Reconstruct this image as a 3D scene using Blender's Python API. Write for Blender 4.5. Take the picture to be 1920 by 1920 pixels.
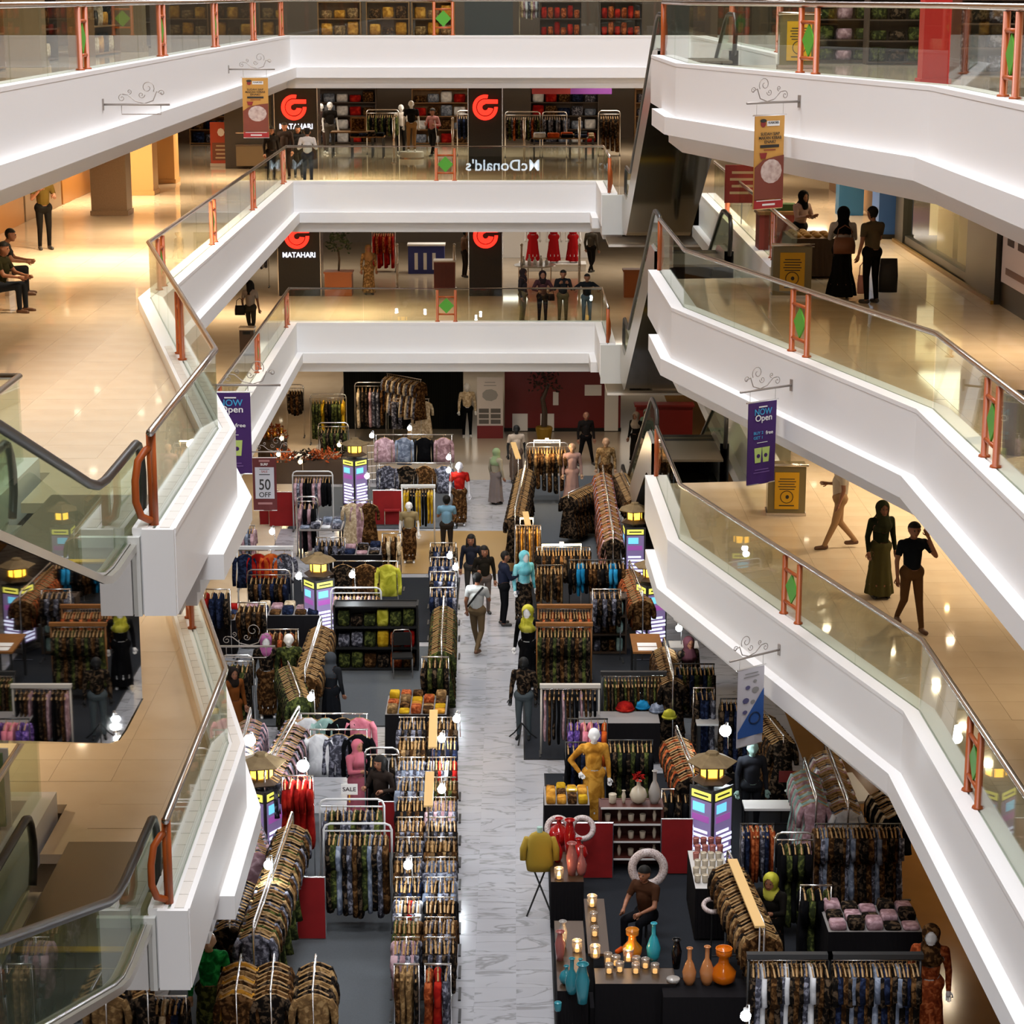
import bpy, math, random
from mathutils import Vector, Matrix
R = random.Random(7)
SC = bpy.context.scene
for o in list(bpy.data.objects): bpy.data.objects.remove(o, do_unlink=True)
COL = SC.collection
# ------------------------------------------------------------------ camera
F = 4060.0; PT = 0.2340; EZ = 13.92            # focal length in pixels (1920 frame), pitch down, eye height
cd = bpy.data.cameras.new('camera'); cd.sensor_fit = 'HORIZONTAL'; cd.sensor_width = 36.0
cd.lens = 36.0*F/1920.0; cd.clip_start = .2; cd.clip_end = 400
cam = bpy.data.objects.new('camera', cd); COL.objects.link(cam)
cam.location = (0, 0, EZ); cam.rotation_euler = (math.pi/2-PT, 0, 0); SC.camera = cam
# ------------------------------------------------------------------ world, exposure, big lights
w = bpy.data.worlds.new('world'); SC.world = w; w.use_nodes = True
w.node_tree.nodes['Background'].inputs[0].default_value = (1.0, .86, .70, 1)
w.node_tree.nodes['Background'].inputs[1].default_value = .10
SC.view_settings.view_transform = 'Standard'; SC.view_settings.look = 'None'
SC.view_settings.exposure = 0.13; SC.view_settings.gamma = 1.0; SC.view_settings.use_curve_mapping = False
SC.cycles.max_bounces = 7; SC.cycles.transparent_max_bounces = 18; SC.cycles.sample_clamp_indirect = 4.0
SC.cycles.diffuse_bounces = 3; SC.cycles.glossy_bounces = 3; SC.cycles.use_denoising = True
def area(name, loc, sx, sy, power, col, rot=(0, 0, 0), spread=math.pi):
    l = bpy.data.lights.new(name, 'AREA'); l.shape = 'RECTANGLE'; l.size = sx; l.size_y = sy
    l.energy = power; l.color = col; l.spread = spread
    o = bpy.data.objects.new(name, l); o.location = loc; o.rotation_euler = rot; COL.objects.link(o); return o
COOL = (.91, .945, 1.0); WARM = (1.0, .78, .52)
# unseen atrium ceiling lights; the nearest added to brighten camera-facing ends
for i, yy in enumerate((-6, 7, 20, 34, 48, 61)):
    area('atrium_ceiling_light', (-.5, yy, 28.4), 8.0, 4.0, 2350, COOL)
# ceiling panels of the department store floors behind the far gallery
for lv in (0, 1, 2, 3):
    for xx in (-8, -2, 4, 10): area('store_ceiling_panel', (xx, 78.5, 4.2*lv+2.86), 3.0, 3.0, (60, 85, 150, 150)[lv], (1, .90, .76))

# ------------------------------------------------------------------ pixel helpers (place on real planes)
_c, _s = math.cos(PT), math.sin(PT)
def at(u, v, z):
    x = (u-960)/F; y = (v-960)/F; d = (x, _c-y*_s, -_s-y*_c); t = (z-EZ)/d[2]
    return Vector((d[0]*t, d[1]*t, z))
def atY(u, v, Y):
    x = (u-960)/F; y = (v-960)/F; d = (x, _c-y*_s, -_s-y*_c); t = Y/d[1]
    return Vector((d[0]*t, Y, EZ+d[2]*t))
# ------------------------------------------------------------------ materials
MATS = {}
def rgb(h):
    if isinstance(h, str):
        v = [int(h[i:i+2], 16)/255 for i in (0, 2, 4)]
        return tuple((x/12.92 if x <= .04045 else ((x+.055)/1.055)**2.4) for x in v)
    return h
def mat(name, col, rough=.5, metal=0.0, emit=0.0, ecol=None, spec=.5, alpha=1.0, trans=0.0):
    if name in MATS: return MATS[name]
    m = bpy.data.materials.new(name); m.use_nodes = True; b = m.node_tree.nodes['Principled BSDF']
    c = rgb(col); b.inputs['Base Color'].default_value = (*c, 1); b.inputs['Roughness'].default_value = rough
    b.inputs['Metallic'].default_value = metal; b.inputs['Specular IOR Level'].default_value = spec
    if trans: b.inputs['Transmission Weight'].default_value = trans
    if emit:
        b.inputs['Emission Color'].default_value = (*(rgb(ecol) if ecol else c), 1); b.inputs['Emission Strength'].default_value = emit
    MATS[name] = m; return m
def ramp(nt, stops, interp='LINEAR'):
    r = nt.nodes.new('ShaderNodeValToRGB'); r.color_ramp.interpolation = interp
    e = r.color_ramp.elements
    while len(e) < len(stops): e.new(.5)
    for k, (p, c) in enumerate(stops): e[k].position = p; e[k].color = (*rgb(c), 1)
    return r
def pat(name, kind, stops, scale=5.0, rough=.8, interp='LINEAR', detail=3.0, dist=0.0, stretch=(1, 1, 1), spec=.3, bump=0.0, metal=0, rnd=True, coord='Object'):
    """procedural pattern: noise / voronoi / wave / brick fed into a colour ramp; rnd shifts it per object"""
    if name in MATS: return MATS[name]
    m = bpy.data.materials.new(name); m.use_nodes = True; nt = m.node_tree; b = nt.nodes['Principled BSDF']
    tc = nt.nodes.new('ShaderNodeTexCoord'); mp = nt.nodes.new('ShaderNodeMapping'); mp.inputs['Scale'].default_value = stretch
    nt.links.new(tc.outputs[coord], mp.inputs['Vector'])
    if rnd:
        oi = nt.nodes.new('ShaderNodeObjectInfo'); mul = nt.nodes.new('ShaderNodeMath'); mul.operation = 'MULTIPLY'; mul.inputs[1].default_value = 37.0
        nt.links.new(oi.outputs['Random'], mul.inputs[0]); nt.links.new(mul.outputs[0], mp.inputs['Location'])
    if kind == 'noise':
        t = nt.nodes.new('ShaderNodeTexNoise'); t.inputs['Scale'].default_value = scale; t.inputs['Detail'].default_value = detail; t.inputs['Distortion'].default_value = dist; out = t.outputs['Fac']
    elif kind == 'voronoi':
        t = nt.nodes.new('ShaderNodeTexVoronoi'); t.inputs['Scale'].default_value = scale; out = t.outputs['Distance']
    elif kind == 'cell':
        t = nt.nodes.new('ShaderNodeTexVoronoi'); t.inputs['Scale'].default_value = scale
        sp = nt.nodes.new('ShaderNodeSeparateColor'); nt.links.new(t.outputs['Color'], sp.inputs[0]); out = sp.outputs[0]
    elif kind == 'wave':
        t = nt.nodes.new('ShaderNodeTexWave'); t.inputs['Scale'].default_value = scale; t.inputs['Distortion'].default_value = dist; t.inputs['Detail'].default_value = detail; out = t.outputs['Fac']
    nt.links.new(mp.outputs[0], t.inputs['Vector'])
    r = ramp(nt, stops, interp); nt.links.new(out, r.inputs[0]); nt.links.new(r.outputs[0], b.inputs['Base Color'])
    b.inputs['Roughness'].default_value = rough; b.inputs['Specular IOR Level'].default_value = spec; b.inputs['Metallic'].default_value = metal
    if bump:
        bp = nt.nodes.new('ShaderNodeBump'); bp.inputs['Strength'].default_value = bump; nt.links.new(out, bp.inputs['Height']); nt.links.new(bp.outputs[0], b.inputs['Normal'])
    MATS[name] = m; return m
def glassmat(name, tint, refl=.06, body=.0, bodycol='C8D8C8'):
    m = bpy.data.materials.new(name); m.use_nodes = True; nt = m.node_tree; nt.nodes.clear()
    o = nt.nodes.new('ShaderNodeOutputMaterial'); tr = nt.nodes.new('ShaderNodeBsdfTransparent'); tr.inputs[0].default_value = (*rgb(tint), 1)
    gl = nt.nodes.new('ShaderNodeBsdfGlossy'); gl.inputs['Roughness'].default_value = .0
    ge = nt.nodes.new('ShaderNodeNewGeometry'); dt = nt.nodes.new('ShaderNodeVectorMath'); dt.operation = 'DOT_PRODUCT'
    nt.links.new(ge.outputs['Normal'], dt.inputs[0]); nt.links.new(ge.outputs['Incoming'], dt.inputs[1])
    def mth(op, x, y=None, z=None):
        n = nt.nodes.new('ShaderNodeMath'); n.operation = op; nt.links.new(x, n.inputs[0])
        if y is not None: n.inputs[1].default_value = y
        if z is not None: n.inputs[2].default_value = z
        return n
    ab = mth('ABSOLUTE', dt.outputs['Value']); om = mth('MULTIPLY_ADD', ab.outputs[0], -1.0, 1.0); pw = mth('POWER', om.outputs[0], 5.0)
    ad = mth('MULTIPLY_ADD', pw.outputs[0], .55, refl); ad.use_clamp = True
    mx = nt.nodes.new('ShaderNodeMixShader'); nt.links.new(ad.outputs[0], mx.inputs[0]); nt.links.new(gl.outputs[0], mx.inputs[2])
    if body:
        df = nt.nodes.new('ShaderNodeBsdfDiffuse'); df.inputs[0].default_value = (*rgb(bodycol), 1)
        m2 = nt.nodes.new('ShaderNodeMixShader'); m2.inputs[0].default_value = body
        nt.links.new(tr.outputs[0], m2.inputs[1]); nt.links.new(df.outputs[0], m2.inputs[2]); nt.links.new(m2.outputs[0], mx.inputs[1])
    else: nt.links.new(tr.outputs[0], mx.inputs[1])
    nt.links.new(mx.outputs[0], o.inputs[0]); MATS[name] = m; return m
WHITE = mat('white_plaster', (.80, .785, .775), .45)
WHITE2 = mat('white_plaster_step', (.82, .80, .79), .4)
SHADE = mat('grey_band', (.50, .46, .42), .6)
CEIL = mat('ceiling_paint', (.72, .66, .58), .8)
CHROME = mat('brushed_steel', (.66, .62, .58), .22, 1.0)
STEEL = mat('steel_tube', (.80, .80, .80), .25, 1.0)
WTUBE = mat('white_tube', (.62, .62, .62), .35)
ORANGE = mat('orange_paint', rgb('A44C16'), .4)
GREEN = mat('lime_green_panel', rgb('4E9E2A'), .5)
BLACK = mat('black_matt', (.012, .012, .012), .6, spec=.2)
RUBBER = mat('black_rubber', (.016, .015, .013), .38)
DARKM = mat('dark_metal', (.05, .05, .05), .35, .6)
WOOD = pat('pale_hanger_wood', 'noise', [(0, '8A6840'), (1, 'B8935F')], 8, .5)
WOODB = pat('brown_board', 'noise', [(0, '6E451F'), (1, '94602E')], 6, .5)
GLASS = glassmat('clear_glass_greenish', 'F3F7F1', .03)
GLASS2 = glassmat('side_glass', 'E4EEE0', .05, .05)
# ------------------------------------------------------------------ mesh building
class MB:
    def __init__(s): s.v = []; s.f = []; s.m = []; s.k = 0
    def quad(s, a, b, c, d): s.poly([a, b, c, d])
    def poly(s, ps):
        i = len(s.v); s.v += [tuple(p) for p in ps]; s.f.append(list(range(i, i+len(ps)))); s.m.append(s.k)
    def box(s, x0, x1, y0, y1, z0, z1, M=None):
        i = len(s.v); P = [(x, y, z) for z in (z0, z1) for (x, y) in ((x0, y0), (x1, y0), (x1, y1), (x0, y1))]
        if M is not None: P = [tuple(M @ Vector(p)) for p in P]
        s.v += P
        for q in ((3, 2, 1, 0), (4, 5, 6, 7), (0, 1, 5, 4), (1, 2, 6, 5), (2, 3, 7, 6), (3, 0, 4, 7)):
            s.f.append([i+j for j in q]); s.m.append(s.k)
        return s
    def obox(s, a, b, wdt, h):          # bar between two points, wdt sideways, h up
        a = Vector(a); b = Vector(b); d = (b-a); L = d.length; d.normalize()
        up = Vector((0, 0, 1)) if abs(d.z) < .95 else Vector((0, 1, 0))
        sd = d.cross(up).normalized(); up = sd.cross(d)
        M = Matrix(((d.x, sd.x, up.x, a.x), (d.y, sd.y, up.y, a.y), (d.z, sd.z, up.z, a.z), (0, 0, 0, 1)))
        return s.box(0, L, -wdt/2, wdt/2, -h/2, h/2, M)
    def prism(s, pts, z0, z1):
        n = len(pts); i = len(s.v)
        s.v += [(p[0], p[1], z0) for p in pts]+[(p[0], p[1], z1) for p in pts]
        s.f.append(list(range(i+n-1, i-1, -1))); s.f.append(list(range(i+n, i+2*n))); s.m += [s.k]*2
        for a in range(n):
            b = (a+1) % n; s.f.append([i+a, i+b, i+n+b, i+n+a]); s.m.append(s.k)
        return s
    def tube(s, path, r, n=8, cap=True, closed=False):
        path = [Vector(p) for p in path]; N = len(path); rs = r if isinstance(r, (list, tuple)) else [r]*N
        i = len(s.v); pn = None
        for k, p in enumerate(path):
            a = path[k-1] if (k or closed) else p; b = path[(k+1) % N] if (k < N-1 or closed) else p
            t = (b-a); t = t.normalized() if t.length > 1e-9 else Vector((0, 0, 1))
            if pn is None:
                q = Vector((0, 0, 1)) if abs(t.z) < .9 else Vector((1, 0, 0)); pn = t.cross(q).normalized()
            else:
                pn = (pn - t*pn.dot(t)); pn = pn.normalized() if pn.length > 1e-6 else t.orthogonal().normalized()
            bn = t.cross(pn)
            for j in range(n):
                an = 2*math.pi*j/n; s.v.append(tuple(p+(pn*math.cos(an)+bn*math.sin(an))*rs[k]))
        for k in range(N if closed else N-1):
            k2 = (k+1) % N
            for j in range(n):
                j2 = (j+1) % n; s.f.append([i+k*n+j, i+k*n+j2, i+k2*n+j2, i+k2*n+j]); s.m.append(s.k)
        if cap and not closed:
            s.f.append([i+j for j in range(n-1, -1, -1)]); s.f.append([i+(N-1)*n+j for j in range(n)]); s.m += [s.k]*2
        return s
    def lathe(s, prof, c=(0, 0, 0), n=14, sx=1, sy=1):
        i = len(s.v); N = len(prof)
        for (r, z) in prof:
            for j in range(n):
                a = 2*math.pi*j/n; s.v.append((c[0]+r*sx*math.cos(a), c[1]+r*sy*math.sin(a), c[2]+z))
        for k in range(N-1):
            for j in range(n):
                j2 = (j+1) % n; s.f.append([i+k*n+j, i+k*n+j2, i+(k+1)*n+j2, i+(k+1)*n+j]); s.m.append(s.k)
        s.f.append([i+j for j in range(n-1, -1, -1)]); s.f.append([i+(N-1)*n+j for j in range(n)]); s.m += [s.k]*2
        return s
    def ball(s, c, r, n=10, m=6, sx=1, sy=1, sz=1):
        pr = [(max(r*math.sin(math.pi*k/m), .0005), -r*math.cos(math.pi*k/m)*sz) for k in range(m+1)]
        return s.lathe(pr, c, n, sx, sy)
    def mesh(s, name, mats, smooth=False):
        me = bpy.data.meshes.new(name); me.from_pydata(s.v, [], s.f)
        for x in (mats if isinstance(mats, (list, tuple)) else [mats]): me.materials.append(x)
        if max(s.m, default=0): me.polygons.foreach_set('material_index', s.m)
        if smooth: me.polygons.foreach_set('use_smooth', [True]*len(s.f))
        me.update(); return me
    def obj(s, name, mats, parent=None, smooth=False, loc=None, rz=0):
        return link(name, s.mesh(name, mats, smooth), parent, loc, rz)
def link(name, data, parent=None, loc=None, rz=0):
    o = bpy.data.objects.new(name, data); COL.objects.link(o); o.parent = parent
    if loc is not None: o.location = loc
    if rz: o.rotation_euler = (0, 0, rz)
    return o
def tag(o, label, cat, group=None):
    o['label'] = label; o['category'] = cat
    if group: o['group'] = group
    return o
def thing(name, label, cat, loc=(0, 0, 0), rz=0, group=None):
    return tag(link(name, None, None, loc, rz), label, cat, group)
def struct(o): o['kind'] = 'structure'; return o
def stuff(o): o['kind'] = 'stuff'; return o
FONT = {}
def text(name, s, mt, parent, loc, size, rot=(math.pi/2, 0, 0), depth=.004, sx=1.0, align='CENTER', width=None):
    cu = bpy.data.curves.new('lettering', 'FONT'); cu.body = s; cu.size = size; cu.extrude = depth; cu.align_x = align; cu.align_y = 'CENTER'; cu.offset = size*.012
    t = bpy.data.objects.new('tmp', cu); COL.objects.link(t); dg = bpy.context.evaluated_depsgraph_get()
    me = bpy.data.meshes.new_from_object(t.evaluated_get(dg)); bpy.data.objects.remove(t); bpy.data.curves.remove(cu)
    if width:
        xs = [v.co.x for v in me.vertices]; k = width/max(1e-6, max(xs)-min(xs))
        for v in me.vertices: v.co.x *= k
    me.materials.clear(); me.materials.append(mt)
    o = link(name, me, parent, loc); o.rotation_euler = rot; return o
# ------------------------------------------------------------------ sweeps along gallery edges (floor side = left of heading)
def offs(path, d):
    out = []; n = len(path)
    for i in range(n):
        p = Vector(path[i])
        ns = []
        if i > 0: t = (p-Vector(path[i-1])).normalized(); ns.append(Vector((-t.y, t.x)))
        if i < n-1: t = (Vector(path[i+1])-p).normalized(); ns.append(Vector((-t.y, t.x)))
        if len(ns) == 1: out.append(p+ns[0]*d)
        else:
            b = (ns[0]+ns[1]).normalized(); out.append(p+b*(d/max(.3, b.dot(ns[0]))))
    return out
def sweep(mb, path, prof, closed=True):
    rows = [[(q.x, q.y, z) for q in offs(path, d)] for (d, z) in prof]
    n = len(prof)
    for a in range(n if closed else n-1):
        r0, r1 = rows[a], rows[(a+1) % n]
        for i in range(len(path)-1): mb.quad(r0[i], r0[i+1], r1[i+1], r1[i])
    if closed:
        mb.poly([rows[a][0] for a in range(n)]); mb.poly([rows[a][-1] for a in range(n-1, -1, -1)])
    return mb
# ================================================================== THE SETTING
ZL = [0.0, 4.2, 8.4, 12.6]
D_ = (-6.45, 64.4); G_ = (-6.33, 39.1); E_ = (-3.50, 26.9); F_ = (-3.46, 21.6)
H_ = (2.48, 64.4); H2_ = (2.48, 60.5); A_ = (2.72, 43.2); B_ = (2.80, 37.8); C_ = (5.36, 28.2); C2_ = (5.52, 9.0)
FLOORM = pat('polished_cream_tile', 'noise', [(0, 'C4B096'), (.5, 'D2BFA4'), (1, 'D8C8B0')], 1.4, .05, spec=.5, rnd=False, detail=5)
FLOORW = pat('white_marble_tile', 'noise', [(0, '949498'), (.46, '9C9CA0'), (.495, '7C7C7E'), (.52, '9E9EA2'), (1, 'A2A2A6')], .8, .18, spec=.5, detail=6, dist=1.2, stretch=(.8, 2.2, 1))
GROUT = mat('grout', (.42, .38, .33), .8)
INLAY = pat('dark_inlay_stone', 'noise', [(0, '6E5C48'), (1, '8A765E')], 9, .25, rnd=False)
# ground floor
g = MB().box(-18, 18, 8, 98, -.3, -.006).obj('floor', FLOORW); struct(g)
tile = MB().box(-.298, .298, -.298, .298, -.03, 0).mesh('marble_tile', FLOORW)
for j in range(72):
    for i in range(4):
        y = 27.3+.6*j; x = -1.44+.6*i
        if y > 68 or (i == 0 and y > 44) : continue
        link('tile', tile, g, (x, y, 0))
# upper floors
cream = MB().box(-.397, .397, -.397, .397, -.04, 0).mesh('cream_tile', FLOORM)
def left_poly(lv): return [(-16, 64.75), (-16, 25.2), (-5.5, 25.2), (-5.5, 23.6), (-3.75, 23.6), (-3.75, 26.8), (-6.6, 39.2), (-6.7, 64.75)] if lv < 3 else [(-16, 64.75), (-16, 6), (-6.7, 6), (-6.7, 64.75)]
def right_poly(lv): return ([(2.7, 64.75), (2.7, 60.5), (5.45, 60.5)] if lv < 3 else [(5.45, 64.75)])+[(5.45, 43.6), (3.0, 43.3), (3.05, 37.9), (5.6, 28.3), (5.75, 6), (16, 6), (16, 64.75)]
def inside(p, poly):
    r = False; n = len(poly)
    for i in range(n):
        (x0, y0), (x1, y1) = poly[i], poly[i-1]
        if (y0 > p[1]) != (y1 > p[1]) and p[0] < (x1-x0)*(p[1]-y0)/(y1-y0)+x0: r = not r
    return r
for lv in (1, 2, 3):
    z = ZL[lv]
    fl = MB(); polys = [left_poly(lv), [(-18, 64.75), (18, 64.75), (18, 98), (-18, 98)], right_poly(lv)]
    for p in polys: fl.prism(p, z-.12, z-.004)
    fo = struct(fl.obj('floor', FLOORM))
    ce = MB()
    for p in polys: ce.prism(p, z-1.30, z-1.24)
    struct(ce.obj('ceiling', CEIL))
    if lv < 3:          # separate floor tiles where the photograph resolves them
        n = 0
        cand = []
        for i in range(-16, 18):
            for j in range(26, 90):
                x, y = .8*i+.1, .8*j*1.0
                if any(all(inside((x+a, y+b), p) for a in (-.42, .42) for b in (-.42, .42)) for p in polys):
                    dx, dy = x, y
                    u = 960+F*x/(y*_c+(EZ-z)*_s); h = EZ-z; v = 960+F*(h*_c-y*_s)/(y*_c+h*_s)
                    if -40 < u < 1960 and v < 1960 and abs(x) < 11.5: cand.append((y, x))
        cand.sort()
        for (y, x) in cand[:290]: link('tile', cream, fo, (x, y, z))
        for (px, py) in ([(205, 627), (270, 720), (240, 667), (20, 664), (1580, 605), (1635, 660), (1815, 575), (1864, 657), (1690, 476), (640, 331), (925, 324)] if lv == 2 else [(1405, 1010), (1610, 1150), (1835, 1135), (1890, 1305), (320, 1330), (300, 1485), (587, 571), (728, 571), (920, 571), (965, 571)]):
            q = at(px, py, z); MB().box(-.16, .16, -.42, .42, -.01, .004).obj('inlay_tile', INLAY, fo, (q.x, q.y, z))
# fascias, steps and kerbs
PROF_F = [(.0, .14), (.0, -.70), (-.18, -.70), (-.18, -1.0), (.10, -1.0), (.10, -1.15), (.14, -1.15), (.14, -1.31), (.7, -1.31), (.7, -.02), (.44, -.02), (.44, .14)]
paths = {}
for lv in (1, 2, 3):
    z = ZL[lv]
    PL = [F_, E_, G_, D_, H_, H2_] if lv < 3 else [(-6.45, 8), D_, (5.3, 64.4)]
    PR = [A_, B_, C_, C2_]
    PW = [(5.2, 60.5 if lv < 3 else 64.4), (5.2, 43.6)]            # right edge of the escalator well (floor on the left of heading -Y)
    paths[lv] = (PL, PR, PW)
    for k, pth in enumerate((PL, PR, PW)):
        NOSE = [(.0, .14), (.0, -.72), (.44, -.72), (.44, .14)]
        f = MB()
        if k == 0:
            full = [(-3.48, 24.0)]+pth[1:-1]+[(2.48, 62.6)] if lv < 3 else pth
            if lv < 3: sweep(f, [F_, (-3.48, 24.0)], [(d, z+zz) for d, zz in NOSE])
            if lv < 3: sweep(f, [(2.48, 62.6), H2_], [(d, z+zz) for d, zz in NOSE])
        elif k == 1:
            full = [(2.76, 40.6)]+pth[1:]; sweep(f, [A_, (2.76, 40.6)], [(d, z+zz) for d, zz in NOSE])
        else: full = pth
        sweep(f, full, [(d, z+zz) for d, zz in PROF_F])
        fo = struct(f.obj('trim_%d' % (lv*3+k), WHITE))
        # cap stones: outer and inner row either side of the glass
        caps = MB(); sweep(caps, pth, [(-.005, z+.14), (.205, z+.14), (.205, z+.2), (-.005, z+.2)]); sweep(caps, pth, [(.235, z+.14), (.445, z+.14), (.445, z+.2), (.235, z+.2)])
        sweep(caps, pth, [(.205, z+.14), (.235, z+.14), (.235, z+.17), (.205, z+.17)])
        co = caps.obj('ledge_cap', WHITE2, fo)
# kerb tiles on the near left ledges
KT = mat('kerb_tile', (.74, .69, .64), .3)
for lv in (1, 2):
    par = [o for o in bpy.data.objects if o.name == 'trim_%d' % (lv*3)][0]
    for (p, q) in ((E_, F_), (E_, G_)):
        p = Vector(p); q = Vector(q); d = (q-p); L = d.length; d.normalize(); nrm = Vector((-d.y, d.x)) * (-1 if q == Vector(F_) else 1)
        n = int(L/.34) if q == Vector(F_) else 20
        st = L/n if q == Vector(F_) else .34
        me = MB().box(-st/2+.008, st/2-.008, -.052, .052, 0, .012).mesh('kerb_tile', KT)
        for i in range(n):
            for off in (.11, .34):
                c = p+d*(st*(i+.5))+nrm*off
                link('tile', me, par, (c.x, c.y, ZL[lv]+.2), math.atan2(d.y, d.x))
# atrium roof, end wall behind the camera and outer walls
rf = struct(MB().box(-18, 18, -14, 98, 28.9, 29.2).obj('ceiling', CEIL))
for yy in (-6, 7, 20, 34, 48, 61): MB().box(-4.5, 3.5, yy-2, yy+2, 28.55, 28.9).obj('lamp_panel', mat('atrium_lamp_panel', (.9, .9, .9), .5, emit=2.0, ecol=(.97, .96, 1)), rf)  # unseen lamp bodies added above the atrium area lights
struct(MB().box(-18, 18, -14.3, -14, 0, 29).obj('wall_back', mat('far_wall', (.42, .36, .30), .7)))
TANW = pat('tan_wall', 'noise', [(0, 'A87038'), (1, 'C08A4C')], .6, .35, rnd=False)
struct(MB().box(-16.3, -16, -14, 98, 0, 29).obj('wall_left', TANW))
struct(MB().box(16, 16.3, -14, 98, 0, 29).obj('wall_right', TANW))
struct(MB().box(-18, 18, 88, 88.3, 0, 29).obj('wall_far', mat('store_back_wall', (.30, .25, .21), .7)))
# ================================================================== RAILINGS
def ladder(par, p, d, z, wdt=.56, lime=True):
    """orange double post with rungs and a lime diamond, standing on the ledge at p, along d"""
    d = Vector((d[0], d[1], 0)).normalized(); p = Vector((p[0], p[1], z))
    m = MB()
    post = None
    for sgn in (-1, 1):
        q = p+d*(wdt/2*sgn); m = MB().tube([q, q+Vector((0, 0, .025)), q+Vector((0, 0, .03)), q+Vector((0, 0, .95))], [.075, .07, .045, .045], 8)
        o_ = m.obj('ladder_post' if post is None else 'upright', ORANGE, post or par, smooth=True); post = post or o_
    for h in (.22, .74):
        MB().tube([p-d*wdt/2+Vector((0, 0, h)), p+d*wdt/2+Vector((0, 0, h))], .03, 7).obj('rung', ORANGE, post, smooth=True)
    c = p+Vector((0, 0, .48)); nn = Vector((-d.y, d.x, 0))*.012; r = .235
    pts = [c-d*r*.98, c-Vector((0, 0, r)), c+d*r*.98, c+Vector((0, 0, r))]
    m = MB(); m.poly([q+nn for q in pts]); m.poly([q-nn for q in reversed(pts)])
    for i in range(4): a, b = pts[i], pts[(i+1) % 4]; m.quad(a+nn, a-nn, b-nn, b+nn)
    m.obj('diamond_panel', GREEN, post)
    return post
def railing(label, path, z, posts, panes=2.4, rail=True, ends=()):
    t = thing('glass_railing', label, 'railing', (path[0][0], path[0][1], z))
    inv = Vector((path[0][0], path[0][1], z))
    gp = [Vector((q.x, q.y)) for q in offs(path, .22)]
    class Par: pass
    def sh(o): o.location = o.location-inv; return o
    gaps = []
    for (pp, hw) in posts: gaps.append((Vector(pp), hw))
    for i in range(len(gp)-1):
        a, b = gp[i], gp[i+1]; L = (b-a).length; d = (b-a)/L
        cuts = []
        for (pp, hw) in gaps:
            s = (pp-a).dot(d)
            if -.2 < s < L+.2 and abs((pp-a).dot(Vector((-d.y, d.x)))) < .5:
                cuts.append((s-hw-.03, s+hw+.03)); q = a+d*s
                sh(ladder(t, q, d, z+.2, hw*2))
        cuts.sort(); cur = .02; spans = []
        for (c0, c1) in cuts:
            if c0 > cur+.05: spans.append((cur, c0))
            cur = max(cur, c1)
        if L-.02 > cur+.05: spans.append((cur, L-.02))
        for (s0, s1) in spans:
            n = max(1, round((s1-s0)/panes))
            for k in range(n):
                e0 = s0+(s1-s0)*k/n+.008; e1 = s0+(s1-s0)*(k+1)/n-.008; p0 = a+d*e0; p1 = a+d*e1
                m = MB(); nn = Vector((-d.y, d.x))*.006
                m.prism([p0+nn, p0-nn, p1-nn, p1+nn], z+.17, z+1.16); sh(m.obj('glass_pane', GLASS, t))
    m = MB(); m.tube([(q.x, q.y, z+1.2) for q in gp], .042, 10)
    sh(m.obj('handrail', CHROME, t, smooth=True))
    for (x, y, lp) in ends:
        e = MB().tube([(x, y, z+.2), (x, y, z+1.17)], .05, 10).obj('end_post', ORANGE, t, smooth=True); sh(e)
        MB().tube([(x+a, y+b_, z+.2+c) for a, b_, c in lp], .04, 9).obj('loop', ORANGE, e, smooth=True)
    return t, sh
for lv in (1, 2, 3):
    z = ZL[lv]; nm = {1: 'lowest gallery', 2: 'middle gallery', 3: 'top gallery'}[lv]
    PL, PR, PW = paths[lv]
    if lv == 3: lp = [((-6.67, y), .28) for y in (34.4, 42.2, 49.8, 57.2, 64.1)]+[((-2.0, 64.6), .27)]
    else: lp = [((-6.5, y), .28) for y in (40.4, 47.9, 55.8, 63.7)]+[((-5.3, 32.4), .30), ((-1.97, 64.6), .27)]
    S1 = [(0, 0, .75), (.05, .1, .55), (.06, .12, .25), (.02, .04, .08)]
    S2 = [(0, 0, .82), (-.05, -.06, .8), (-.12, -.12, .7), (-.15, -.16, .5), (-.15, -.17, .28), (-.11, -.12, .12), (-.04, -.04, .06), (0, 0, .09)]
    railing('glass and steel railing along the left and far edge of the %s' % nm, PL, z, lp, ends=[(2.70, 60.55, S1), (-3.70, 21.75, S2)] if lv < 3 else [])
    railing('glass and steel railing bending along the right edge of the %s' % nm, PR, z, [((4.5, 32.75), .30), ((5.72, 24.85), .30)], ends=[(2.94, 43.1, S1)])
    railing('glass railing guarding the far escalator well on the %s' % nm, [(5.2, 58.5), (5.2, 41.2)], z, [((5.4, 54.8), .18), ((5.4, 45.0), .18)])
    if lv < 3:
        # guard rail left of the escalator and its kerb
        kp = [(-9.5, 25.1), (-5.6, 25.1), (-5.6, 14.0)]
        struct(sweep(MB(), kp, [(0, z-.3), (0, z+.2), (-.3, z+.2), (-.3, z-.3)]).obj('trim_%d' % (20+lv), WHITE2))
        railing('short glass guard rail left of the near escalator on the %s' % nm, [(-9.5, 24.72), (-5.97, 24.72), (-5.97, 14.2)], z, [], 3)
# end walls under the left gallery noses, beside the escalators
for lv in (1, 2):
    z = ZL[lv]
    struct(MB().box(-4.45, -3.82, 21.52, 21.6, z-.72, z+.12).obj('wall_left', mat('nose_panel', (.60, .60, .57), .5)))
    struct(MB().box(-3.80, -3.47, 21.54, 21.6, z-.72, z+.199).obj('wall_left', WHITE))
    struct(MB().box(2.5, 3.2, 60.42, 60.5, z-.95, z+.15).obj('wall_far', mat('nose_panel', (.6, .6, .57), .5)))
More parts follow.
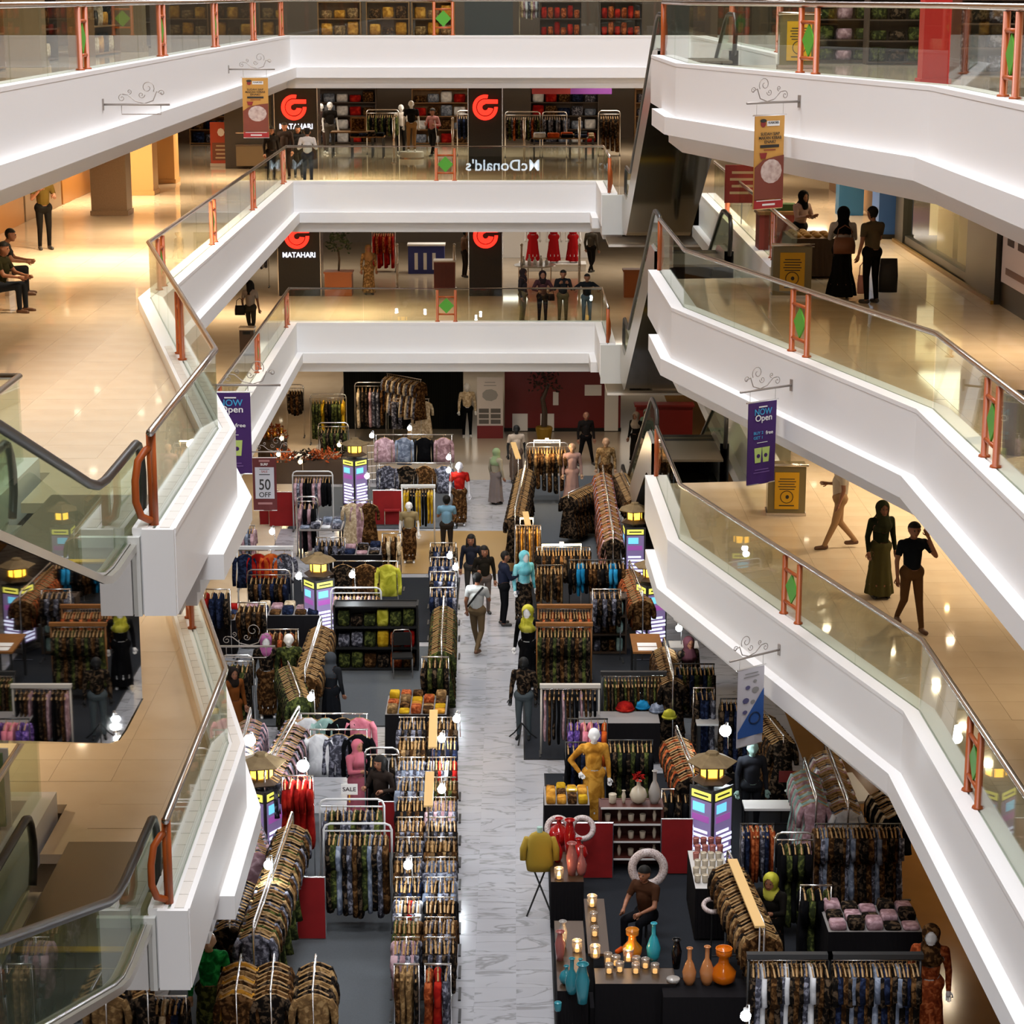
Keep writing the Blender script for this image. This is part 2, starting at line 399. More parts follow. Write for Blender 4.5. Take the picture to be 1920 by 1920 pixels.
# ================================================================== ESCALATORS
STEP = pat('grooved_step_metal', 'wave', [(0, '1C1A16'), (1, '3A3630')], 30, .45, rnd=False, metal=.4, spec=.4)
PLATE = pat('ribbed_floor_plate', 'wave', [(0, '6A6052'), (1, '8C8270')], 40, .35, rnd=False, metal=.5)
MIRR = mat('mirror_steel', (.42, .40, .37), .015, 1.0)
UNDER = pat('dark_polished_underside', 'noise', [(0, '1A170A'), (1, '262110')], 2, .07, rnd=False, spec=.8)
SKIRT = mat('champagne_skirt_panel', (.52, .50, .45), .28, .7)
YEL = mat('yellow_line', rgb('D8A414'), .5)
def escalator(label, x0, x1, y0, z0, slope, rise, near_plate, depth=.75, only=99, mirror=False):
    """rises from (y0,z0) toward -Y; x0<x1 are the handrail centre lines; s = distance from the lower newel"""
    t = thing('escalator', label, 'escalator', (0, y0, z0))
    fl = 2.4; run = rise/slope
    def zz(s): return min(max(0.0, (s-fl)*slope), rise)
    L = fl+run+1.6
    S = [i*.4 for i in range(int(L/.4)+1)]
    for x, nm in ((x0, 0), (x1, 1)):
        # handrail: newel curve at the foot, along, newel at the head
        path = [(x, -.02, .02)]; path += [(x, .28-.30*math.cos(a)-.02, .50+.44*math.sin(a)) for a in [math.radians(q) for q in (-50, -20, 10, 40, 65, 90)]]
        path[0] = (x, .10, .10)
        sm = []
        for s in S:
            if s < .4: continue
            k = (zz(s-.4)+2*zz(s)+zz(s+.4))/4; sm.append((s, k))
        path += [(x, s, .94+k) for s, k in sm]
        e = sm[-1]; path += [(x, e[0]+.22, .80+rise), (x, e[0]+.26, .5+rise), (x, e[0]+.1, .12+rise)]
        MB().tube([(px, -py, pz) for px, py, pz in path], .048, 10).obj('handrail', RUBBER, t, smooth=True)
        g = MB(); LO = .2 if not mirror else .05; low = [(s, LO+k) for s, k in sm]; top = [(s, .90+k) for s, k in sm]
        nwl = [(.02+.28-.28*math.cos(math.radians(q)), .50+.40*math.sin(math.radians(q))) for q in (-45, -10, 20, 50, 75)]
        polyg = nwl+top+list(reversed(low))
        for dx in (-.006, .006): g.poly([(x+dx, -s, h) for s, h in (polyg if dx < 0 else reversed(polyg))])
        g.obj('glass_balustrade', GLASS2, t)
        MB().tube([(x+.03*(1 if nm else -1), -s, h+.02) for s, h in [(.18, LO)]+low], .014, 6).obj('deck_trim', STEEL, t)
        sk = MB(); xa, xb = x-.10, x+.10
        bot = [(s, -(depth if not mirror else .03)+k) for s, k in sm]
        if mirror:
            mm = MB(); b2 = [(s, -depth+k) for s, k in sm]; xo = x+(.09 if nm else -.09)
            mm.poly([(xo, -s, h) for s, h in ([(1.0, -.03)]+bot[2:]+list(reversed(b2[2:]))+[(1.0, -depth)])][::(-1 if nm else 1)]); mm.obj('mirror_cladding', MIRR, t)
        for xx in (xa, xb): sk.poly([(xx, -s, h) for s, h in ([(.12, LO-.02)]+low+list(reversed(bot))+[(.12, -min(.5, depth if not mirror else .1))])][::(1 if xx == xa else -1)])
        for k in range(len(low)-1): sk.quad((xa, -low[k][0], low[k][1]), (xb, -low[k][0], low[k][1]), (xb, -low[k+1][0], low[k+1][1]), (xa, -low[k+1][0], low[k+1][1]))
        sk.quad((xa, -.12, LO-.02), (xb, -.12, LO-.02), (xb, -.4, LO), (xa, -.4, LO))
        # rounded belly at the foot
        dm = min(.5, depth if not mirror else .1); sk.quad((xa, -.12, -dm), (xb, -.12, -dm), (xb, -.12, LO-.02), (xa, -.12, LO-.02))
        sk.obj('skirt', SKIRT, t)
    u = MB()
    prev = None
    for s in ([.12, .4]+S[2:] if not mirror else [1.0]+[q for q in S if q > 1.05]):
        k = (zz(s-.4)+2*zz(s)+zz(s+.4))/4; h = -depth+k if s > .3 else max(-.5, -depth)
        if prev: u.quad((x0-.1, -prev[0], prev[1]), (x1+.1, -prev[0], prev[1]), (x1+.1, -s, h), (x0-.1, -s, h))
        prev = (s, h)
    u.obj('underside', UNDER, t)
    st = MB(); xm = (x0+x1)/2
    rr = MB()
    for s0 in S[2:-2]:
        if zz(s0) > 0: rr.quad((xm+.02, -s0, -depth-.012+zz(s0-.2)+.05), (xm+.22, -s0, -depth-.012+zz(s0-.2)+.05), (xm+.22, -s0-.4, -depth-.012+zz(s0+.2)+.05), (xm+.02, -s0-.4, -depth-.012+zz(s0+.2)+.05))
    MB().box(x0+.1, x1-.1, -1.5, near_plate, -.04, .012).obj('floor_plate', PLATE, t)
    MB().box(x0+.1, x1-.1, -1.62, -1.5, -.04, .016).obj('comb_line', YEL, t)
    n = 0; s = 1.62
    a, b = x0+.11, x1-.11
    while s < fl+run+.4 and n < only:
        h = zz(s+.2); h = round(h/(.4*slope))*(.4*slope)
        m = MB().box(a, b, -s-.398, -s, h-.16, h); m.k = 1; m.box(a, b, -s-.398, -s-.380, h, h+.004)
        m.obj('step', [STEP, mat('step_edge_brass', (.36, .30, .16), .4, .6)], t); s += .4; n += 1
    MB().box(x0+.1, x1-.1, -(fl+run+2.4), -(fl+run+.4), rise-.04, rise+.012).obj('floor_plate', PLATE, t)
    return t
escalator('near left escalator rising from the middle gallery', -5.33, -3.95, 22.55, 8.4, .36, 4.2, 1.4, 1.62, mirror=True)
escalator('near left escalator rising from the lowest gallery, with dark steps and a yellow line', -5.33, -3.95, 22.55, 4.2, .36, 4.2, 1.4, 1.62, mirror=True)
escalator('far right escalator rising to the top gallery, its dark underside in view', 3.15, 4.65, 60.4, 8.4, .42, 4.2, .3)
escalator('far right escalator rising to the middle gallery behind the right ledge', 3.15, 4.65, 60.4, 4.2, .42, 4.2, .3)
escalator('far right escalator rising from the ground floor to the lowest gallery', 3.15, 4.65, 60.4, 0.0, .42, 4.2, .3)
# ceiling downlights (DL read from bright dots mirrored in the floors; EX added as fill lights)
LAMP = mat('downlight_lamp', (1, .9, .75), .5, emit=8, ecol=(1, .86, .62)); RING = mat('downlight_ring', (.7, .68, .64), .4)
lm = MB().lathe([(.075, -.012), (.075, .004)], n=12).mesh('lamp', LAMP); rg = MB().tube([(.095*math.cos(a), .095*math.sin(a), -.004) for a in [i*math.pi/6 for i in range(12)]], .016, 5, closed=True).mesh('ring', RING)
DL = {2: [(110, 504), (112, 513), (160, 554), (256, 556), (125, 585), (85, 609), (183, 733), (298, 729), (298, 752), (145, 774), (265, 774), (175, 885), (1435, 617), (1430, 645), (1732, 643), (1732, 655), (1732, 665), (1732, 674), (1718, 553), (1796, 618), (1520, 585), (1480, 660)],
      1: [(153, 1381), (1540, 1142), (1550, 1181), (1671, 1226), (1782, 1205), (1907, 1207), (1755, 1283), (1755, 1293), (1805, 1365), (1852, 1435), (700, 553)],
      0: [(527, 790), (520, 815), (1775, 1875)]}
EX = {2: [(-9, 30, 1), (-11.5, 34, 1), (-8.5, 52, 1), (-10.5, 60, 1), (7.5, 47, 1), (8, 34, 1), (8, 27, 1)]+[(x, 67.5, 1) for x in (-9, -5, -1, 3, 7)],
      1: [(-9, 27.5, 1), (-8.5, 45, 1), (-9.5, 55, 1), (7.0, 50, 1), (8, 56, 1), (8.3, 29, 1)]+[(x, 67.5, 1) for x in (-9, -5, -1, 3, 7)],
      0: [(-9, y, 1) for y in (30, 40, 50, 60)]+[(8, y, 1) for y in (31, 46, 56)]+[(x, 67.0, 1) for x in (-9, -5, -1, 3, 7)],
      3: [(-10, y, 1) for y in (30, 42, 54)]+[(8.5, y, 1) for y in (26, 36, 46, 56)]+[(x, 68, 1) for x in (-9, -4, 1, 6)]}
LPW = {0: 42, 1: 58, 2: 62, 3: 70}
for lv in (0, 1, 2, 3):
    for q in [at(u, v, ZL[lv]-2.9) for (u, v) in DL.get(lv, [])]+[Vector((x, y, 0)) for (x, y, k) in EX[lv]]:
        t = thing('downlight', 'round recessed warm downlight in the ceiling above the %s' % {0: 'ground floor', 1: 'lowest gallery', 2: 'middle gallery', 3: 'top gallery'}[lv], 'light', (q.x, q.y, ZL[lv]+2.895), group='ceiling downlights above floor %d' % lv)
        link('lamp', lm, t); link('ring', rg, t)
        l = bpy.data.lights.new('downlight_bulb', 'AREA'); l.shape = 'DISK'; l.size = .15; l.energy = LPW[lv]*({1: 3.2, 2: (3.6 if q.y > 46 else 1.3)}.get(lv, 1) if q.x < -4 else ({1: .75, 2: 1.9}.get(lv, .7) if q.x > 4 else .35)); l.color = WARM; l.spread = math.radians(150)
        lo = bpy.data.objects.new('downlight_bulb', l); COL.objects.link(lo); lo.parent = t; lo.location = (0, 0, -.03)
# ================================================================== CLOTHES, RACKS, TABLES
FAB = {}
def fab(k, lo, hi, mid=None, kind='noise', sc=14, word=None, interp='LINEAR'):
    st = [(0.30, lo), (.5, mid or lo), (.62, hi)] if kind == 'noise' else [(0, lo), (.45, mid or lo), (.8, hi)]
    FAB[k] = (pat('cloth_'+k, kind, st, sc, .9, interp=interp, spec=.06, dist=.6 if kind == 'noise' else 0), word or k)
fab('brown', '20140B', '6E4E2E', '38230F', word='brown batik'); fab('dark', '0C0A09', '544434', '14100D', word='black patterned')
fab('grey', '24242A', '8A8A96', '44444E', word='grey printed'); fab('blue', '4A5262', '939BAA', '6C7484', sc=9, word='blue-grey')
fab('pink', '7E5E64', 'C0A0A6', '9C7C82', sc=9, word='dusty pink'); fab('green', '1C2212', '5C6230', '2E341C', word='olive green')
fab('rust', '5A2410', 'B4643A', '8A3E1E', word='rust printed'); fab('cream', '9A8468', 'D8C8AC', 'BCA888', word='cream')
fab('red', '6E0E0C', 'B02A1C', '8E1612', sc=5, word='red'); fab('yellow', '8A6A12', 'C8A42A', 'A98418', sc=5, word='mustard yellow')
fab('purple', '2E2048', '8A6AAE', '4E3878', word='purple striped'); fab('black', '08080A', '121214', sc=4, word='plain black')
fab('navy', '0E1220', '2A3450', '161C30', word='navy'); fab('teal', '0E5A80', '2E8ABA', '1A729E', sc=4, word='bright blue')
fab('white', 'A8A8AA', 'DCDCDC', 'C8C8CA', sc=5, word='white'); fab('orange', '9A3A12', 'D0662E', 'B84E1C', sc=5, word='orange-red')
fab('tan', '54402A', 'A08258', '765A38', word='tan batik'); fab('gold', '8A5A1C', 'D09A40', 'B07A2A', sc=6, word='golden brown')
fab('aqua', '4E9AA4', '8ED0D6', '6EB4BE', sc=4, word='turquoise'); fab('rose', 'B05A6A', 'DC8E9C', 'C87482', sc=5, word='rose pink')
fab('lime', '7A7A1C', 'C4BE4C', '9E9A30', sc=5, word='yellow-green'); fab('mint', '6E8E88', 'AAC4BE', '8CAAA4', sc=5, word='pale mint')
fab('kebaya', '0A4A20', '2A9A4A', '126A30', sc=10, word='green lace')
def rings(mb, R_, n=10, cap=True, pw=.7):
    i = len(mb.v); N = len(R_)
    for (z, hw, ht, cx, cy) in R_:
        for j in range(n):
            a = 2*math.pi*j/n; c, s = math.cos(a), math.sin(a)
            c = math.copysign(abs(c)**pw, c); s = math.copysign(abs(s)**pw, s)
            mb.v.append((cx+hw*c, cy+ht*s, z))
    for k in range(N-1):
        for j in range(n):
            j2 = (j+1) % n; mb.f.append([i+k*n+j, i+k*n+j2, i+(k+1)*n+j2, i+(k+1)*n+j]); mb.m.append(mb.k)
    if cap:
        mb.f.append([i+j for j in range(n-1, -1, -1)]); mb.f.append([i+(N-1)*n+j for j in range(n)]); mb.m += [mb.k]*2
    return mb
def garment_mb(shape):
    m = MB(); r = random.Random(hash(shape) % 999)
    if shape in ('shirt', 'blouse', 'jacket'):
        L = {'shirt': .74, 'blouse': .66, 'jacket': .80}[shape]
        rings(m, [(-.05, .07, .025, 0, 0), (-.09, .13, .035, 0, 0), (-.14, .215, .035, 0, 0), (-.24, .20, .042, 0, .005), (-.45, .19, .04, .005, -.006), (-.6, .20, .045, -.005, .006), (-L, .215, .04, 0, 0)])
        sl = .62 if shape != 'shirt' else .34
        for s in (-1, 1): m.tube([(s*.20, 0, -.14), (s*.25, .01, -.26), (s*.265, .0, -.14-sl*.7), (s*.26, -.01, -.14-sl)], [.05, .055, .05, .045], 6)
    elif shape == 'dress':
        rings(m, [(-.05, .07, .025, 0, 0), (-.13, .20, .035, 0, 0), (-.30, .18, .05, 0, 0), (-.48, .16, .05, .01, 0), (-.75, .21, .06, 0, .01), (-1.05, .25, .06, -.01, 0), (-1.22, .27, .06, 0, 0)])
        for s in (-1, 1): m.tube([(s*.19, 0, -.14), (s*.24, .01, -.3), (s*.25, 0, -.5)], [.045, .05, .045], 6)
    elif shape == 'pants':
        for s in (-1, 1): rings(m, [(-.06, .085, .03, s*.09, 0), (-.3, .09, .035, s*.095, .004), (-.6, .08, .03, s*.09, -.004), (-.92, .085, .03, s*.095, 0)], 8)
    else:                                   # long folded cloth panel
        rings(m, [(-.05, .15, .018, 0, 0), (-.2, .16, .028, .004, .004), (-.5, .155, .026, -.004, -.006), (-.8, .165, .032, .004, .006), (-1.0, .16, .028, 0, 0)])
    return m
GM = {}; SHAPES = {}
def gmesh(shape, k):
    if (shape, k) not in GM:
        if shape not in SHAPES: SHAPES[shape] = garment_mb(shape)
        GM[(shape, k)] = SHAPES[shape].mesh(shape, FAB[k][0], True)
    return GM[(shape, k)]
hm = MB().tube([(-.20, 0, -.125), (-.10, 0, -.07), (0, 0, -.045), (.10, 0, -.07), (.20, 0, -.125)], .013, 5)
hm.tube([(0, 0, -.045), (0, 0, 0), (.018, 0, .022), (0, 0, .04), (-.018, 0, .026)], .005, 4)
HANG = hm.mesh('hanger', WOOD); GREQ = []
hmw = hm.mesh('hanger_white', mat('white_plastic', (.75, .75, .75), .4))
def hang(pos, yaw, shape, k, where, white=False): GREQ.append((pos[1]-.0*pos[0], tuple(pos), yaw, shape, k, where, white))
def flush_garments(limit=300):
    GREQ.sort(key=lambda q: q[0])
    mb = MB(); names = []; hb = MB()
    for i, (yy, pos, yaw, shape, k, where, white) in enumerate(GREQ):
        h = hmw if white else HANG
        if i < limit:
            o = link(shape if shape != 'cloth' else 'hanging_cloth', gmesh(shape, k), None, pos, yaw)
            o.scale = (R.uniform(.93, 1.07), R.uniform(.85, 1.25), R.uniform(.92, 1.06))
            tag(o, '%s %s hanging on %s' % (FAB[k][1], 'cloth' if shape == 'cloth' else shape, where), 'clothes' if shape != 'cloth' else 'cloth', 'garments on '+where)
            link('hanger', h, o)
        else:
            if k not in names: names.append(k)
            gmesh(shape, k); src = SHAPES[shape]; M = Matrix.Translation(pos) @ Matrix.Rotation(yaw, 4, 'Z') @ Matrix.Diagonal((1, 1, R.uniform(.92, 1.06), 1))
            b0 = len(mb.v); mb.v += [tuple(M @ Vector(p)) for p in src.v]; mb.f += [[b0+j for j in f] for f in src.f]; mb.m += [names.index(k)]*len(src.f)
            b0 = len(hb.v); hb.v += [tuple(M @ Vector(p)) for p in hm.v]; hb.f += [[b0+j for j in f] for f in hm.f]; hb.m += [0]*len(hm.f)
    if mb.v:
        o = stuff(mb.obj('hanging_garments', [FAB[k][0] for k in names], None, True)); tag(o, 'garments crowded on the more distant clothes rails across the ground floor and stores', 'clothes')
        stuff(hb.obj('hanger_rows', WOOD, o))
def rack(label, p0, p1, gar, where, n=None, style='arch', fm=None, face=False, sp=.075, white=False, zt=None):
    """clothes rail from p0 to p1 (rail ends, world); gar = list of (shape, fabric)"""
    p0 = Vector(p0); p1 = Vector(p1); fm = fm or STEEL; z = p0.z
    c = (p0+p1)/2; d = (p1-p0); L = d.length; yaw = math.atan2(d.y, d.x)
    t = thing('clothes_rack', label, 'rack', (c.x, c.y, 0 if zt is None else zt), yaw); zz = z-(0 if zt is None else zt); h = L/2
    if style == 'arch':
        e = .0; MB().tube([(-h-.05, 0, .02), (-h-.05, 0, zz+.02), (-h-.02, 0, zz+.09), (-h+.05, 0, zz+.12), (h-.05, 0, zz+.12), (h+.02, 0, zz+.09), (h+.05, 0, zz+.02), (h+.05, 0, .02)], .019, 8).obj('frame', fm, t, smooth=True)
        MB().tube([(-h-.05, 0, zz), (h+.05, 0, zz)], .014, 7).obj('rail', fm, t, smooth=True)
    elif style == 'beam':
        MB().box(-h-.06, h+.06, -.05, .05, zz+.03, zz+.10).obj('beam', fm, t)
        MB().tube([(-h-.05, 0, zz), (h+.05, 0, zz)], .014, 7).obj('rail', STEEL, t, smooth=True)
        for s in (-1, 1): MB().tube([(s*(h+.03), 0, .02), (s*(h+.03), 0, zz+.04)], .02, 7).obj('leg', fm, t, smooth=True)
    elif style == 'tee':
        MB().tube([(-h, 0, zz), (h, 0, zz)], .012, 6).obj('rail', fm, t, smooth=True); MB().tube([(0, 0, .02), (0, 0, zz)], .016, 6).obj('leg', fm, t, smooth=True)
    else:
        MB().tube([(-h, 0, zz), (h, 0, zz)], .016, 7).obj('rail', fm, t, smooth=True)
        for s in (-1, 1): MB().tube([(s*h*.96, 0, .02), (s*h*.96, 0, zz)], .012, 6).obj('leg', fm, t, smooth=True)
    for s in (-1, 1): MB().box(s*h-.02+s*.05, s*h+.02+s*.05, -.2, .2, 0, .025).obj('foot', DARKM, t)
    n = n or max(2, int(L/sp))
    for i in range(n):
        f = (i+.5)/n; p = p0+d*f; sh, k = gar[i % len(gar)] if len(gar) < n*.7 or face else gar[min(len(gar)-1, int(f*len(gar)))]
        hang((p.x, p.y, p.z-.03), yaw+(0 if face else math.pi/2)+R.uniform(-.08, .08), sh, k, where, white)
    return t
def table(label, u, v, sx, sy, h, topm, cloth=None, rz=0, xy=None, name='display_table', cat='table'):
    q = xy or at(u, v, h); t = thing(name, label, cat, (q[0], q[1], 0), rz)
    MB().box(-sx/2, sx/2, -sy/2, sy/2, h-.04, h).obj('table_top', topm, t)
    for a in (-1, 1):
        for b in (-1, 1): MB().box(a*(sx/2-.05)-.025, a*(sx/2-.05)+.025, b*(sy/2-.05)-.025, b*(sy/2-.05)+.025, 0, h-.04).obj('leg', DARKM, t)
    if cloth:
        m = MB(); n = 18; per = []
        for (a, b, c, d_) in ((-1, -1, 1, -1), (1, -1, 1, 1), (1, 1, -1, 1), (-1, 1, -1, -1)):
            for i in range(n): f = i/n; per.append((sx/2*(a+(c-a)*f), sy/2*(b+(d_-b)*f)))
        for i in range(len(per)):
            (x0, y0), (x1, y1) = per[i], per[(i+1) % len(per)]; k0 = 1.01+.02*(i % 2); k1 = 1.01+.02*((i+1) % 2)
            m.quad((x0*1.0, y0*1.0, h+.004), (x0*k0, y0*k0, .05), (x1*k1, y1*k1, .05), (x1*1.0, y1*1.0, h+.004))
        m.obj('table_skirt', cloth, t)
    return t
FOLD = {}
def folded(x, y, z, w_, d_, h_, k, label, rz=0, group=None):
    key = (round(w_, 2), round(d_, 2), round(h_, 2), k)
    if key not in FOLD:
        m = MB(); b = .012
        rings(m, [(0, w_/2-.01, d_/2-.01, 0, 0), (h_*.25, w_/2, d_/2, 0, 0), (h_*.75, w_/2, d_/2, .003, 0), (h_, w_/2-.015, d_/2-.015, 0, 0)], 12, True, .3)
        FOLD[key] = m.mesh('folded_cloth', FAB[k][0], True)
    o = link('folded_cloth', FOLD[key], None, (x, y, z), rz); return tag(o, label, 'cloth', group)
def stacks(where, x0, x1, y0, y1, z, nx, ny, ks, hs=(.06, .16), rz=0, org=None):
    """rows of folded cloths on a table; org = table object for rotation"""
    for i in range(nx):
        for j in range(ny):
            x = x0+(x1-x0)*(i+.5)/nx; y = y0+(y1-y0)*(j+.5)/ny
            if org is not None: q = Matrix.Translation(org.location) @ Matrix.Rotation(org.rotation_euler[2], 4, 'Z') @ Vector((x, y, z)); X, Y = q.x, q.y; rr = org.rotation_euler[2]
            else: X, Y, rr = x, y, rz
            k = ks[(i*ny+j*3) % len(ks)]; h = R.choice((hs[0], (hs[0]+hs[1])/2, hs[1]))
            folded(X, Y, z+.002, (x1-x0)/nx*.9, (y1-y0)/ny*.88, h, k, '%s folded cloth on %s' % (FAB[k][1], where), rr, 'folded cloths on '+where)
# ------------------------------------------------------------------ lamps
LEDM = mat('led_bulb', (1, 1, 1), .3, emit=60, ecol=(.82, .92, 1.0)); WARMM = mat('warm_bulb', (1, .8, .5), .3, emit=26, ecol=(1, .66, .26))
def bulb(label, p, warm=False, pw=14, r=.045, arm=.35):
    t = thing('clip_lamp', label, 'lamp', (p[0], p[1], p[2]))
    MB().ball((0, 0, 0), r, 12, 8).obj('bulb', WARMM if warm else LEDM, t, smooth=True)
    MB().lathe([(.02, .03), (.03, .05), (.03, .10), (.015, .11)], n=10).obj('socket', WTUBE, t)
    MB().tube([(0, 0, .1), (.02, .02, .14), (.05, .06, .12), (.06, .08, -arm)], .010, 6).obj('arm', STEEL, t)
    l = bpy.data.lights.new('clip_lamp_light', 'POINT'); l.energy = pw; l.color = (1, .72, .38) if warm else (.86, .94, 1.0); l.shadow_soft_size = r
    o = bpy.data.objects.new('clip_lamp_light', l); COL.objects.link(o); o.parent = t; o.location = (0, -.05, -.12)
    return t
ROOFM = pat('brown_roof_board', 'noise', [(0, '5A4830'), (1, '84704E')], 8, .8, rnd=False); DKWOOD = mat('dark_wood', (.05, .03, .018), .5)
AMBER = mat('amber_lantern_pane', (1, .6, .1), .4, emit=4.5, ecol=(1, .50, .04)); FRAME = mat('dark_frame', (.06, .06, .065), .4)
LB = mat('lit_poster_violet', (.25, .2, .35), .4, emit=.75, ecol=rgb('6A5A86')); LBY = mat('lit_header_yellow', (.8, .8, .2), .4, emit=1.0, ecol=rgb('DCD858'))
LBC = mat('lit_cyan', (.2, .6, .8), .4, emit=1.1, ecol=rgb('6AC4EA')); LBW = mat('lit_white', (.9, .9, 1), .4, emit=1.2, ecol=rgb('D8E2FF')); LBP = mat('lit_purple', (.4, .1, .4), .4, emit=.8, ecol=rgb('84468E'))
def totem(label, u, v, z=1.72, rz=.0, lamp=True, xy=None):
    q = xy or at(u, v, z); t = thing('lightbox_totem', label, 'sign', (q[0], q[1], 0), rz)
    w_ = .25; zb, zt = .16, 1.50
    MB().box(-.30, .30, -.30, .30, 0, .10, Matrix.Rotation(math.pi/4, 4, 'Z')).obj('base', FRAME, t)
    MB().box(-w_+.03, w_-.03, -w_+.03, w_-.03, .10, zt-.02, Matrix.Rotation(math.pi/4, 4, 'Z')).obj('core', FRAME, t)
    for sgn in (-1, 1):
        a = -math.pi/2+sgn*math.pi/4; M = Matrix.Rotation(a+math.pi/2, 4, 'Z')         # panel facing direction a
        def bx(m, x0, x1, z0, z1, dp): return m.box(x0, x1, -w_-dp, -w_+.02, z0, z1, M)
        p = bx(MB(), -w_, w_, zb, zt, .0).obj('panel', FRAME, t)
        bx(MB(), -w_+.04, w_-.04, zb+.05, zt-.20, .006).obj('lit_poster', LB, p)
        bx(MB(), -w_+.05, w_-.05, zt-.17, zt-.05, .008).obj('lit_header', LBY, p)
        bx(MB(), -w_+.08, w_*.3, zt-.40, zt-.25, .010).obj('cyan_lettering', LBC, p)
        bx(MB(), -w_+.07, w_-.08, zt-.56, zt-.45, .010).obj('purple_block', LBP, p)
        for i in range(7):
            z0 = zb+.08+i*.085; m = MB(); L = w_*(1.55 if i % 3 else 1.25)
            m.box(-w_+.08, -w_+.08+L, -w_-.011, -w_+.02, z0, z0+.045, M); m.obj('text_line', LBW, p)
        bx(MB(), -w_+.10, w_-.10, zt-.125, zt-.095, .010).obj('header_line', mat('header_ink', (.1, .1, .05), .6), p)
    MB().prism([(0.05*math.cos(i*math.pi/3), .05*math.sin(i*math.pi/3)) for i in range(6)], zt-.04, zt+.16).obj('stem', DKWOOD, t)
    MB().lathe([(.30, zt+.06), (.34, zt+.09), (.22, zt+.16)], n=6).obj('lantern_base', DKWOOD, t)
    lh = MB()
    for i in range(6):
        a0 = i*math.pi/3; lh.tube([(.19*math.cos(a0), .19*math.sin(a0), zt+.14), (.19*math.cos(a0), .19*math.sin(a0), zt+.38)], .018, 5)
    lf = lh.obj('lantern_frame', DKWOOD, t)
    for i in range(6):
        a0, a1 = i*math.pi/3+.12, (i+1)*math.pi/3-.12; r_ = .18
        m = MB(); m.quad((r_*math.cos(a0), r_*math.sin(a0), zt+.17), (r_*math.cos(a1), r_*math.sin(a1), zt+.17), (r_*math.cos(a1), r_*math.sin(a1), zt+.37), (r_*math.cos(a0), r_*math.sin(a0), zt+.37)); m.obj('amber_pane', AMBER, lf)
    MB().lathe([(.40, zt+.38), (.41, zt+.40), (.12, zt+.52), (.10, zt+.56), (.02, zt+.58)], n=6).obj('roof', ROOFM, t)
    return t
# ------------------------------------------------------------------ wrought brackets and banners
BRK = mat('grey_wrought_iron', (.34, .30, .27), .5, .5)
def spiral(cx, cz, r, turns, a0, sgn=1, n=18):
    return [(cx+r*(1-.8*i/n)*math.cos(a0+sgn*turns*2*math.pi*i/n), 0, cz+r*(1-.8*i/n)*math.sin(a0+sgn*turns*2*math.pi*i/n)) for i in range(n+1)]
def bracket(label, wall, out, mirror, frame=None, drop=True):
    """wall = Vector on the fascia, out = unit vector into the atrium, L = 1.0 m"""
    t = thing('banner_bracket', label, 'bracket', wall, math.atan2(out[1], out[0]))
    L = 1.06
    MB().tube([(0, 0, 0), (L, 0, 0)], .018, 7).obj('bar', BRK, t, smooth=True)
    MB().box(-.005, .02, -.03, .03, -.09, .09).obj('wall_plate', BRK, t)
    s = MB()
    s.tube([(.95-.0, 0, .16)]+[(.86, 0, .20), (.80, 0, .06), (.66, 0, .015), (.52, 0, .05), (.40, 0, .15), (.32, 0, .16)], .008, 5)
    sc = s.obj('scroll', BRK, t, smooth=True)
    for sp in (spiral(.72, .26, .11, 1.3, -.6, 1), spiral(.94, .18, .05, 1.2, 3.1, -1), spiral(.62, .15, .055, 1.2, 0, -1), spiral(.31, .10, .06, 1.2, 1.6, 1), spiral(.43, .20, .04, 1.2, -1.6, 1)):
        MB().tube(sp, .006, 5).obj('curl', BRK, sc, smooth=True)
    if frame:
        MB().tube([(.30, 0, 0), (.30, 0, -frame), (.92, 0, -frame), (.92, 0, 0)], .008, 5).obj('hanging_frame', BRK, t)
    return t
def banner(label, bpos, out, w_, h_, cm, build=None, drop=.18, at0=.58, sxz=(1.25, 1.04)):
    """cloth banner hanging in the plane of the bracket; local x runs along out, front faces the camera"""
    yaw = math.atan2(out[1], out[0]); flip = out[0] < 0
    o = Vector(bpos)+Vector((out[0], out[1], 0))*at0
    t = thing('hanging_banner', label, 'banner', (o.x, o.y, o.z-drop), yaw+(math.pi if flip else 0))
    m = MB(); nx, nz = 6, 12
    for k in range(2):
        dy = -.006 if k == 0 else .006
        for i in range(nx):
            for j in range(nz):
                def P(a, b): x = -w_/2+w_*a/nx; z = -h_*b/nz; return (x, dy+.012*math.sin(a*1.3)*b/nz, z)
                q = [P(i, j), P(i+1, j), P(i+1, j+1), P(i, j+1)]; m.poly(q if k else q[::-1])
    c = m.obj('cloth', cm, t)
    MB().tube([(-w_/2-.03, 0, 0), (w_/2+.03, 0, 0)], .012, 6).obj('top_rod', STEEL, t)
    MB().tube([(-w_/2, 0, -h_), (w_/2, 0, -h_)], .010, 6).obj('bottom_rod', STEEL, t)
    for s in (-1, 1): MB().tube([(s*w_/2*.9, 0, 0), (s*w_/2*.9, 0, drop-.01)], .004, 4).obj('cord', STEEL, t)
    if build: build(t, w_, h_)
    t.scale = (sxz[0], 1, sxz[1])
    return t
